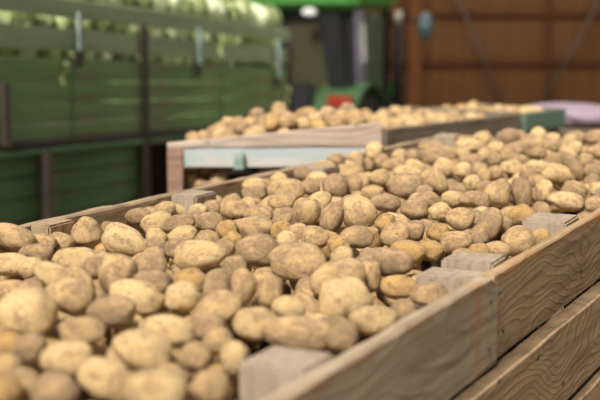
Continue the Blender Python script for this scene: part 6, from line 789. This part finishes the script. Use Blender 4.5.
def describe(pos, dm, t, own):
    a = dm[0]; r = dm[0]/dm[1]
    shape = 'round' if r < 1.15 else 'oval' if r < 1.5 else 'long'
    if own == 0:
        size = 'small' if a < .034 else 'large' if a > .047 else 'middling'
        s = pos.x*dh.x+pos.y*dh.y; p = pos.x*nn.x+pos.y*nn.y
        lo = -(2.06-(s-2.51)*.052)+.03; u = (p-lo)/(-.82-lo)
        pn = 'left side' if u < .34 else 'middle' if u < .67 else 'right side'
        bn = ('at very front', 'near front', 'level with double block', 'level with third block', 'in far half', 'by far end')[0 if s < 1.75 else 1 if s < 2.35 else 2 if s < 2.95 else 3 if s < 3.6 else 4 if s < 4.3 else 5]
        return '%s %s %s potato, %s %s' % (size, TN[t], shape, pn, bn), 'potatoes at %s %s of long crate' % (pn, bn)
    x = picture_xy(pos)[0]
    w = ['in blue-boarded crate behind', 'in grey-brown crate behind', 'in green-edged crate behind'][own-1]
    return '%s %s potato %s' % (TN[t], shape, w), 'potatoes '+w
KEYS = [describe(r[0], r[1], r[3], r[4]) for r in rec[:NI]]
NUMS = number_off([(k[0], picture_xy(r[0])[0]) for k, r in zip(KEYS, rec)])
def label_for(i, pos, dm, t, own): return KEYS[i][0]+NUMS[i], KEYS[i][1]

for i, (pos, dm, eu, t, own) in enumerate(rec[:NI]):
    v = (i*7+3) % 12
    o = bpy.data.objects.new('potato', tone_mesh(v, t)); C.objects.link(o)
    o.location = pos; o.rotation_euler = eu
    k = .97; o.scale = [d*k for d in dm]
    lab, grp = label_for(i, pos, dm, t, own)
    tag(o, lab, 'potato', grp)
# the rest of each heap: one object per crate
def heap(own, label):
    V = []; F = []; PC = []; MI = []; base = 0
    for i, (pos, dm, eu, t, ow) in enumerate(rec):
        if i < NI or ow != own: continue
        me = PV[(i*5) % 12][1]; n = len(me.vertices)
        co = np.empty(n*3, np.float32); me.vertices.foreach_get('co', co); co = co.reshape(-1, 3)
        pc = np.empty(n*3, np.float32); me.attributes['pc'].data.foreach_get('vector', pc)
        M = np.array(Euler(eu).to_matrix()) @ np.diag([d*.97 for d in dm])
        V.append(co @ M.T + np.array(pos)); PC.append(pc.reshape(-1, 3)+(i*3.7) % 97)
        f = np.empty(len(me.loops), np.int32); me.loops.foreach_get('vertex_index', f); F.append(f.reshape(-1, 3)+base); MI.append(np.full(len(f)//3, t)); base += n
    V = np.concatenate(V); F = np.concatenate(F); PC = np.concatenate(PC); MI = np.concatenate(MI)
    me = bpy.data.meshes.new('potato_heap'); me.vertices.add(len(V)); me.loops.add(F.size); me.polygons.add(len(F))
    me.vertices.foreach_set('co', V.astype(np.float32).ravel()); me.loops.foreach_set('vertex_index', F.ravel().astype(np.int32))
    me.polygons.foreach_set('loop_start', np.arange(0, F.size, 3, dtype=np.int32)); me.update(calc_edges=True)
    me.polygons.foreach_set('material_index', MI.astype(np.int32)); me.polygons.foreach_set('use_smooth', np.ones(len(F), bool))
    a = me.attributes.new('pc', 'FLOAT_VECTOR', 'POINT'); a.data.foreach_set('vector', PC.astype(np.float32).ravel())
    for m in PM: me.materials.append(m)
    o = bpy.data.objects.new('potato_heap', me); C.objects.link(o); o['label'] = label; o['category'] = 'potatoes'; o['kind'] = 'stuff'
heap(0, 'smaller half-hidden potatoes deeper in the long foreground crate')
heap(1, 'more potatoes filling the crate with the faded blue board')
heap(2, 'more potatoes filling the grey-brown plank crate')
heap(3, 'more potatoes filling the crate with the green top board')

# ------------------------------------------------------------ green slatted wagon
def wagon():
    ang = math.atan2(11.1-6.5, -.09+1.56)        # direction of its side
    root = empty('farm_wagon', (-1.56, 6.5, 0), ang); tag(root, 'green slat-sided farm wagon loaded with cabbages at the left', 'wagon')
    tilt = math.radians(-3.3)
    # local: x along the side, side plane y=0, inside y>0 ; z heights drop with the tilt
    L = 4.83; X0 = -2.6
    t = math.tan(tilt)
    z = lambda x, dz: CAMZ+dz+t*x
    def pk(nm, m, x0, x1, y, th, d0, d1, seed):
        o = plank(nm, m, root, (x0, y), (x1, y), th, z((x0+x1)/2, d0), z((x0+x1)/2, d1), seed, .002)
        o.rotation_euler = (0, -tilt, 0); return o
    def at(px_y): return -(px_y-10)/1250*6.5
    pk('side_rail', Gr_rail, X0, L, 0, .03, at(10), at(-11), 101)
    pk('side_rail', Gr_rail, X0, L, 0, .03, at(46.5), at(22), 102)
    zs = [at(55.), at(80), at(103), at(125), at(143)]
    for k in range(4): pk('side_board', Gr_panel, X0, L, .0, .03, zs[k+1]+.003, zs[k]-.003, 103+k)
    pk('frame_rail', Frame_dark, X0, L, -.02, .08, at(151), at(144), 110)
    pk('lower_rail', Gr_low, X0, L, -.03, .06, at(157.5), at(151.5), 111)
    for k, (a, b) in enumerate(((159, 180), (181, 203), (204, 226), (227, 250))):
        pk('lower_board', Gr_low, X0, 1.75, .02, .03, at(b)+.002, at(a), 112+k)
    # inner posts carrying the rails
    for px, x in ((0, .02), (145, 1.75), (290, 4.78), (-1, -1.6)):
        box('stanchion', Frame_dark if px else Frame_grey, root, (x-.03, -.034, z(x, at(146))), (x+.03, -.002, z(x, at(8 if px else 82))), .004)
    for x in (.42,):
        box('door_post', Frame_grey, root, (x-.035, -.045, z(x, at(240))), (x+.035, .0, z(x, at(152))), .004)
    box('door_post', Frame_dark, root, (1.68, -.045, z(1.7, at(240))), (1.76, .0, z(1.7, at(152))), .004)
    # panel joints and galvanised drop latches
    for x in (.78, 3.15):
        box('joint_strip', Gr_low, root, (x-.012, -.008, z(x, at(142))), (x+.012, -.001, z(x, at(58))), .002)
    for x, a, b in ((.83, 2, 58), (2.65, 4, 66), (4.42, 8, 82)):
        la = box('drop_latch', Galv, root, (x-.026, -.05, z(x, at(b)+.06)), (x+.026, -.032, z(x, at(a))), .006)
        bm = bmesh.new(); box_bm(bm, -.03, .03, -.02, .01, -.09, .0, .005)
        new('hinge', fin(bm, 'hinge'), Frame_dark, la, (0, .02, -(z(x, at(a))-z(x, at(b)+.06))/2-.0))
    # far side, deck, chassis and wheels
    pk('side_rail', Gr_rail, X0, L, 1.9, .03, at(22), at(-4), 120)
    pk('side_board', Gr_panel, X0, L, 1.9, .03, at(143), at(58), 121)
    for x in (X0, L-.03):
        b = box('end_board', Gr_panel, root, (x, .03, z(x, at(143))), (x+.03, 1.9, z(x, at(60))), .003)
        b = box('end_rail', Gr_rail, root, (x, .03, z(x, at(45))), (x+.03, 1.9, z(x, at(26))), .003)
    d = box('deck', Frame_dark, root, (X0, .0, z(1.1, at(151))), (L, 1.9, z(1.1, at(144))), .003, (0, -tilt, 0))
    box('chassis', Frame_dark, root, (X0+.2, .5, .62), (L-.1, 1.4, .80), .01)
    for x in (-1.7, 3.9):
        cyl('axle', Frame_dark, root, (x, .15, .42), (x, 1.75, .42), .05)
        box('axle_block', Frame_dark, root, (x-.1, .55, .44), (x+.1, 1.35, .64), .01)
        for y in (.12, 1.58):
            wh = cyl('wheel', Rubber, root, (x, y, .42), (x, y+.22, .42), .42, seg=40)
            cyl('hub', Rim, wh, (0, 0, -.115), (0, 0, .115), .2, seg=24)
    for x in (-1, 1, 3): box('bolster', Frame_dark, root, (x-.08, .1, .78), (x+.08, 1.8, z(x, at(151))+.0), .01)
    return root, z, at, ang
wag, wz, wat, wang = wagon()

def cabbage_mesh(seed):
    rnd = random.Random(seed)
    bm = bmesh.new(); bmesh.ops.create_icosphere(bm, subdivisions=4, radius=1)
    o = Vector((seed*3.3, 1, 2))
    for v in bm.verts:
        d = v.co.normalized(); r = 1+.12*noise.noise(d*1.6+o)+.05*abs(noise.noise(d*5+o))
        v.co = Vector((d.x*r, d.y*r, d.z*r*.86))
    return fin(bm, 'cabbage', True)
def leaf_mesh(seed):
    rnd = random.Random(seed); bm = bmesh.new(); g = []
    n = 14
    az = rnd.uniform(0, 6.28)
    for i in range(n+1):
        row = []
        for j in range(n+1):
            u = (i/n-.5)*2; v = (j/n-.5)*2
            w = math.sqrt(max(0, 1-(v*.9)**4))*.9
            a = u*w*1.15; el = -1.0+(v+1)*.95
            rr = 1.06+.10*((v+1)/2)**2+.05*math.sin(a*9+seed)*((v+1)/2)**2+.03*noise.noise(Vector((a*4, v*4, seed)))
            row.append(bm.verts.new((rr*math.cos(el)*math.cos(a+az), rr*math.cos(el)*math.sin(a+az), rr*math.sin(el)*.9)))
        g.append(row)
    for i in range(n):
        for j in range(n): bm.faces.new((g[i][j], g[i+1][j], g[i+1][j+1], g[i][j+1]))
    bmesh.ops.solidify(bm, geom=bm.faces[:], thickness=.03)
    return fin(bm, 'leaf', True)
cm = [cabbage_mesh(s) for s in range(4)]; lm = [leaf_mesh(s) for s in range(6)]
for m_ in cm: m_.materials.append(Cab)
for m_ in lm: m_.materials.append(CabLeaf)
def cabbages():
    rnd = random.Random(5); R = Matrix.Rotation(wang, 3, 'Z'); base = Vector((-1.56, 6.5, 0))
    placed = []; made = []
    def add(x, y, dz, r, lab, grp):
        lp = R @ Vector((x, y, 0))+base; zc = CAMZ+dz+math.tan(math.radians(-3.3))*x
        c = bpy.data.objects.new('cabbage', cm[len(placed) % 4]); C.objects.link(c)
        c.location = (lp.x, lp.y, zc); c.scale = (r, r, r); c.rotation_euler = (rnd.uniform(-.5, .5), rnd.uniform(-.5, .5), rnd.uniform(0, 6.28)); tag(c, lab, 'cabbage', grp)
        for k in range(3):
            l = bpy.data.objects.new('leaf', lm[(len(placed)*3+k) % 6]); C.objects.link(l); l.parent = c; l.rotation_euler = (rnd.uniform(-.4, .4), rnd.uniform(-.4, .4), k*2.1)
        placed.append((x, y, dz, r)); made.append(c)
    # three levels against the slats: behind the lower gap, behind the upper gap, heaped over the rail
    x = -.35; k = 0
    while x < 4.7:
        r = rnd.uniform(.095, .125); x += r
        add(x, .05+r*1.16, wat(51), r, 'cabbage behind lower slat gap', 'cabbages behind the lower gap of the wagon side')
        x += r*1.05
    x = -.28
    while x < 4.7:
        r = rnd.uniform(.085, .115); x += r
        add(x, .05+r*1.16, wat(16), r, 'cabbage behind upper slat gap', 'cabbages behind the upper gap of the wagon side')
        x += r*1.15
    x = 1.05
    while x < 4.72:
        r = rnd.uniform(.12, .15); x += r*.9
        add(x, .10+r*.75+rnd.uniform(0, .05), wat(-11)+.07, r, 'pale cabbage on top rail', 'cabbages heaped over the wagon rail')
        x += r*.9
    x = 1.25
    while x < 4.6:
        r = rnd.uniform(.12, .15); x += r*.9
        add(x, .42+rnd.uniform(0, .06), wat(-11)+.2, r, 'cabbage in heap behind top rail', 'cabbages in the upper heap on the wagon')
        x += r*1.0
    seg = lambda x: ('left of first latch', 'between first and middle latch', 'between middle and last latch', 'right of last latch')[0 if x < .83 else 1 if x < 2.65 else 2 if x < 4.42 else 3]
    cl = [(o, o['label']+', '+seg(q[0])) for o, q in zip(made, placed)]
    for (o, l), n in zip(cl, number_off([(l, q[0]) for (o, l), q in zip(cl, placed)])):
        o['label'] = l+n.replace(' of its kind', '')
cabbages()
# single leaves hanging outside the boards
def hanging(name, x, zt, zb, w, label):
    R = Matrix.Rotation(wang, 3, 'Z'); base = Vector((-1.56, 6.5, 0)); bm = bmesh.new(); g = []
    t = math.tan(math.radians(-3.3))
    z0 = CAMZ+wat(zt)+t*x; z1 = CAMZ+wat(zb)+t*x
    for i in range(13):
        f = i/12; row = []
        ww = w*(math.sin(math.pi*min(1, f*1.15+.15))**.6 if f < .74 else max(.12, (1-f)*1.4))
        for j in range(5):
            u = j/4-.5
            p = R @ Vector((x+u*ww+.02*math.sin(f*5), -.045-.02*math.cos(u*3)-.012*math.sin(f*7), 0))+base
            row.append(bm.verts.new((p.x, p.y, z0+(z1-z0)*f)))
        g.append(row)
    for i in range(12):
        for j in range(4): bm.faces.new((g[i][j], g[i][j+1], g[i+1][j+1], g[i+1][j]))
    bmesh.ops.solidify(bm, geom=bm.faces[:], thickness=.006)
    o = new(name, fin(bm, name, True), CabLeaf); tag(o, label, 'leaf'); return o
hanging('cabbage_leaf', .60, 57, 84, .10, 'yellow-green cabbage leaf caught in the lower slot left of the first latch')
hanging('cabbage_leaf', 3.05, 12, 40, .07, 'pale leaf hanging over the top rail right of the middle latch')
hanging('cabbage_leaf', 4.62, 84, 116, .07, 'pale leaf hanging from the wagon side below the last latch')

# ------------------------------------------------------------ tractor
def tractor():
    d = 12.5; cx = (351-300)/1250*d; ph = math.radians(20)
    # local x = right side direction seen from behind reversed: A goes left-back, B right-back
    root = empty('tractor', (cx, d, 0), 0); tag(root, 'green tractor with a glazed cab parked between wagon and back wall', 'tractor')
    ax = Vector((-math.cos(ph), math.sin(ph))); bx = Vector((math.sin(ph), math.cos(ph)))
    root.rotation_euler.z = math.atan2(bx.y, bx.x)      # local x = forward (B), local y = to the left (A)
    Wc, Lc = 1.15, 1.2
    zr = 2.30; z0 = 1.05
    b = box('roof', TrGreen, root, (-.16, -.10, zr), (Lc+.12, Wc+.1, zr+.2), .06)
    for x, y, m, n in ((0, 0, TrPillar, 'pillar'), (Lc, 0, TrPillar, 'pillar'), (0, Wc, TrPillar, 'pillar'), (Lc, Wc, TrPillar, 'pillar')):
        box(n, m, root, (x-.035, y-.05, z0), (x+.035, y+.05, zr), .015)
    # raking rear corner pillar and its lighter outer trim
    poly_prism('pillar', TrPillar, root, [(.0, z0+.3), (.17, z0+.3), (.34, zr), (.10, zr)], 'x', -.075, -.045)
    poly_prism('pillar_trim', TrLilac, root, [(.05, z0+.2), (.34, z0+.2), (.20, zr), (-.05, zr)], 'y', -.062, -.052)
    poly_prism('pillar_glint', WhiteLamp, root, [(.16, 1.78), (.24, 1.78), (.17, 2.18), (.09, 2.18)], 'y', -.085, -.068)  # white strip standing in for the bright reflection on the corner pillar
    box('rear_window', Glass, root, (-.005, .08, z0+.25), (.005, Wc-.06, zr-.03), .001)
    box('side_window', GlassG, root, (.06, -.006, z0+.25), (Lc-.05, .006, zr-.03), .001)
    box('side_window', Glass, root, (.06, Wc-.006, z0+.25), (Lc-.05, Wc+.006, zr-.03), .001)
    box('front_window', Glass, root, (Lc-.005, .06, z0+.25), (Lc+.005, Wc-.06, zr-.03), .001)
    box('cab_body', TrBlack, root, (.03, .30, .75), (Lc, Wc-.30, z0+.25), .02)
    box('cab_sill', TrBlack, root, (.0, .0, 1.26), (Lc, Wc, z0+.25), .01)
    box('window_frame', TrPillar, root, (-.03, .05, zr-.10), (.0-.006, Wc, zr-.001), .004)
    box('window_frame', TrPillar, root, (-.03, .05, z0+.22), (.0-.006, Wc, z0+.33), .004)
    box('window_frame', TrPillar, root, (-.03, .66, z0+.25), (-.006, .75, zr-.02), .004)
    box('toolbox', TrBlack, root, (-.16, .36, 1.2), (-.035, .72, 1.58), .03)
    box('work_lamp', WhiteLamp, root, (-.24, .30, zr-.06), (-.165, .44, zr+.02), .02)
    s = box('seat', Seat, root, (.32, .38, z0+.2), (.72, .80, z0+.42), .05); box('seat_back', Seat, root, (.26, .38, z0+.3), (.36, .80, z0+.85), .05)
    bm = bmesh.new()
    R0, r0 = .19, .018
    vs = []
    for i in range(32):
        a = i/32*2*math.pi; vs.append([bm.verts.new(((R0+r0*math.cos(b_/8*6.283))*math.cos(a), (R0+r0*math.cos(b_/8*6.283))*math.sin(a), r0*math.sin(b_/8*6.283))) for b_ in range(8)])
    for i in range(32):
        for j in range(8): bm.faces.new((vs[i][j], vs[(i+1) % 32][j], vs[(i+1) % 32][(j+1) % 8], vs[i][(j+1) % 8]))
    sw = new('steering_wheel', fin(bm, 'steering_wheel', True), TrBlack, root, (.86, .56, 1.72), (0, -.5, 0))
    cyl('steering_column', TrBlack, root, (.86, .56, 1.72), (1.05, .56, 1.25), .03)
    # fenders over the rear wheels with tail lamps
    def arch(y0, y1):
        pts = []; R_ = .84; cz = .74; cx_ = .22
        for i in range(17):
            a = math.radians(18+i*9.0); pts.append((cx_+R_*math.cos(a), cz+R_*math.sin(a)))
        inner = [(cx_+(R_-.04)*math.cos(math.radians(18+i*9.0)), cz+(R_-.04)*math.sin(math.radians(18+i*9.0))) for i in range(16, -1, -1)]
        o = poly_prism('fender', TrFender, root, pts+inner, 'y', y0, y1, .008); return o
    arch(-.16, .28); arch(Wc-.28, Wc+.16)
    box('fender_panel', TrFender, root, (-.10, .02, 1.05), (.04, .42, 1.50), .03)
    box('tail_lamp', RedLamp, root, (-.37, -.12, 1.36), (-.28, .13, 1.47), .012)
    box('tail_lamp', RedLamp, root, (-.37, Wc-.27, 1.36), (-.28, Wc-.03, 1.47), .012)
    box('fender_panel', TrFender, root, (-.10, Wc-.42, 1.05), (.04, Wc-.02, 1.50), .03)
    def wheel(x, yc, w, R_, seg):
        bm = bmesh.new(); prof = [(R_*.55, -w/2), (R_*.9, -w/2), (R_, -w*.38), (R_, w*.38), (R_*.9, w/2), (R_*.55, w/2)]
        rings = []
        for i in range(seg):
            a = i/seg*2*math.pi; lug = 1.0 if (i % 2) else .955
            rings.append([bm.verts.new(((r if r < R_ else r*lug)*math.cos(a), y, (r if r < R_ else r*lug)*math.sin(a))) for r, y in prof])
        for i in range(seg):
            for j in range(len(prof)-1): bm.faces.new((rings[i][j], rings[(i+1) % seg][j], rings[(i+1) % seg][j+1], rings[i][j+1]))
        o = new('wheel', fin(bm, 'wheel'), Rubber, root, (x, yc, R_))
        cyl('wheel_rim', Rim, o, (0, -w*.35, 0), (0, w*.35, 0), R_*.57, seg=32)
    wheel(.22, .06, .40, .74, 64); wheel(.22, Wc-.06, .40, .74, 64)
    wheel(2.25, -.05, .3, .5, 48); wheel(2.25, Wc+.05, .3, .5, 48)
    cyl('axle', TrBlack, root, (.22, .1, .74), (.22, Wc-.1, .74), .09); cyl('axle', TrBlack, root, (2.25, .05, .5), (2.25, Wc-.05, .5), .07)
    box('chassis', TrBlack, root, (.0, .35, .55), (2.6, Wc-.35, .85), .03)
    box('hood', TrGreen, root, (Lc+.01, .26, .85), (2.75, Wc-.26, 1.45), .08)
    box('step_tank', TrBlack, root, (1.1, -.14, .75), (1.55, .25, 1.36), .04)
    # upright exhaust with silencer beside the cab
    ex = cyl('exhaust', TrBlack, root, (Lc+.02, -.135, 1.3), (Lc+.02, -.135, 2.12), .055)
    cyl('exhaust_tip', Chrome, root, (Lc+.02, -.135, 2.11), (Lc+.02, -.135, 2.29), .045)
    cyl('mirror_arm', TrBlack, root, (Lc, -.0, 2.14), (Lc-.05, -.40, 2.20), .014, seg=10)
    bm = bmesh.new(); bmesh.ops.create_uvsphere(bm, u_segments=24, v_segments=16, radius=1)
    for v in bm.verts: v.co = Vector((v.co.x*.05, v.co.y*.085, v.co.z*.15))
    mi = new('mirror', fin(bm, 'mirror', True), Teal, root, (Lc-.06, -.46, 2.13), (0, .1, .0))
    box('mirror_glass', MirrorM, mi, (-.056, -.055, -.02), (-.048, .055, .10), .003)
tractor()

# ------------------------------------------------------------ mauve sacks on a dark crate, far right
def sack_mesh(seed):
    bm = bmesh.new(); bmesh.ops.create_icosphere(bm, subdivisions=4, radius=1); o = Vector((seed*5., 0, 0))
    for v in bm.verts:
        q = v.co.copy(); q = Vector([math.copysign(abs(c)**.62, c) for c in q])
        n_ = noise.noise(q*2.2+o)*.10+noise.noise(q*7+o)*.03
        v.co = q*(1+n_); v.co.z *= 1-.25*abs(q.x)**3
    return fin(bm, 'sack', True)
def right_pile():
    root = empty('wooden_crate', (1.62, 7.62, 0), math.radians(14)); tag(root, 'dark plank crate under the pale mauve sacks at the far right', 'crate')
    for k in range(7):
        z1 = 1.54-k*.22
        for a, b in (((0, 0), (1.6, 0)), ((1.6, 1.1), (0, 1.1)), ((0, 1.065), (0, .035)), ((1.6, .035), (1.6, 1.065))):
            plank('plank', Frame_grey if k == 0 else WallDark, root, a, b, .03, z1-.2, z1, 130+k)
    for x in (.035, 1.47):
        for y in (.035, .965): post(root, x, x+.1, y, y+.1, 0, 1.53, W_grey)
    box('lid_board', W_grey, root, (.0, .0, 1.542), (1.6, 1.1, 1.565), .004)
    sm = [sack_mesh(s) for s in range(3)]
    for m_ in sm: m_.materials.append(Mauve)
    R = Matrix.Rotation(math.radians(14), 3, 'Z')
    names = ['left end', 'middle', 'right']
    for k, x in enumerate((.30, .83, 1.35)):
        p = R @ Vector((x, .45, 0))+Vector((1.62, 7.62, 1.565+.06))
        o = bpy.data.objects.new('sack', sm[k]); C.objects.link(o); o.location = p; o.scale = (.25, .38, .066); o.rotation_euler = (0, 0, math.radians(14+(-3, 4, 0)[k]))
        tag(o, ['pale mauve sack lying nearest the green-edged crate', 'pale mauve sack lying in the middle of the dark crate', 'pale mauve sack lying rightmost on the dark crate'][k], 'sack', 'mauve sacks on the dark crate')
right_pile()

# ------------------------------------------------------------ light and camera
w = bpy.data.worlds.new('World'); bpy.context.scene.world = w; w.use_nodes = True
nt = w.node_tree; nt.nodes.clear()
ow = nt.nodes.new('ShaderNodeOutputWorld'); bg = nt.nodes.new('ShaderNodeBackground'); nt.links.new(bg.outputs[0], ow.inputs[0])
bg.inputs[0].default_value = (1., .97, .92, 1); bg.inputs[1].default_value = .27
def light(t, name, loc, rot, **k):
    l = bpy.data.lights.new(name, t); o = bpy.data.objects.new(name, l); C.objects.link(o); o.location = loc; o.rotation_euler = rot
    for a, v in k.items(): setattr(l, a, v)
    return o
light('SUN', 'sun', (0, 0, 6), Vector((-.26, -.60, .80)).to_track_quat('Z', 'Y').to_euler(), energy=6.4, angle=math.radians(16), color=(1., .96, .89))
light('AREA', 'background_fill', (1.5, 13.5, 5.1), (0, 0, 0), energy=230, shape='RECTANGLE', size=9, size_y=2.5, color=(1., .97, .92))  # added fill lamp under the ceiling, brightens the back of the barn

cam = bpy.data.cameras.new('camera'); co = bpy.data.objects.new('camera', cam); C.objects.link(co)
co.location = (0, 0, CAMZ); co.rotation_euler = (math.pi/2-PITCH, 0, 0)
cam.sensor_width = 36; cam.lens = 75; cam.clip_start = .05; cam.clip_end = 100
cam.dof.use_dof = True; cam.dof.focus_distance = 3.15; cam.dof.aperture_fstop = 2.4; cam.dof.aperture_blades = 0
sc = bpy.context.scene; sc.camera = co
sc.view_settings.view_transform = 'Standard'; sc.view_settings.look = 'None'; sc.view_settings.gamma = 1; sc.view_settings.use_curve_mapping = False
sc.view_settings.exposure = .17
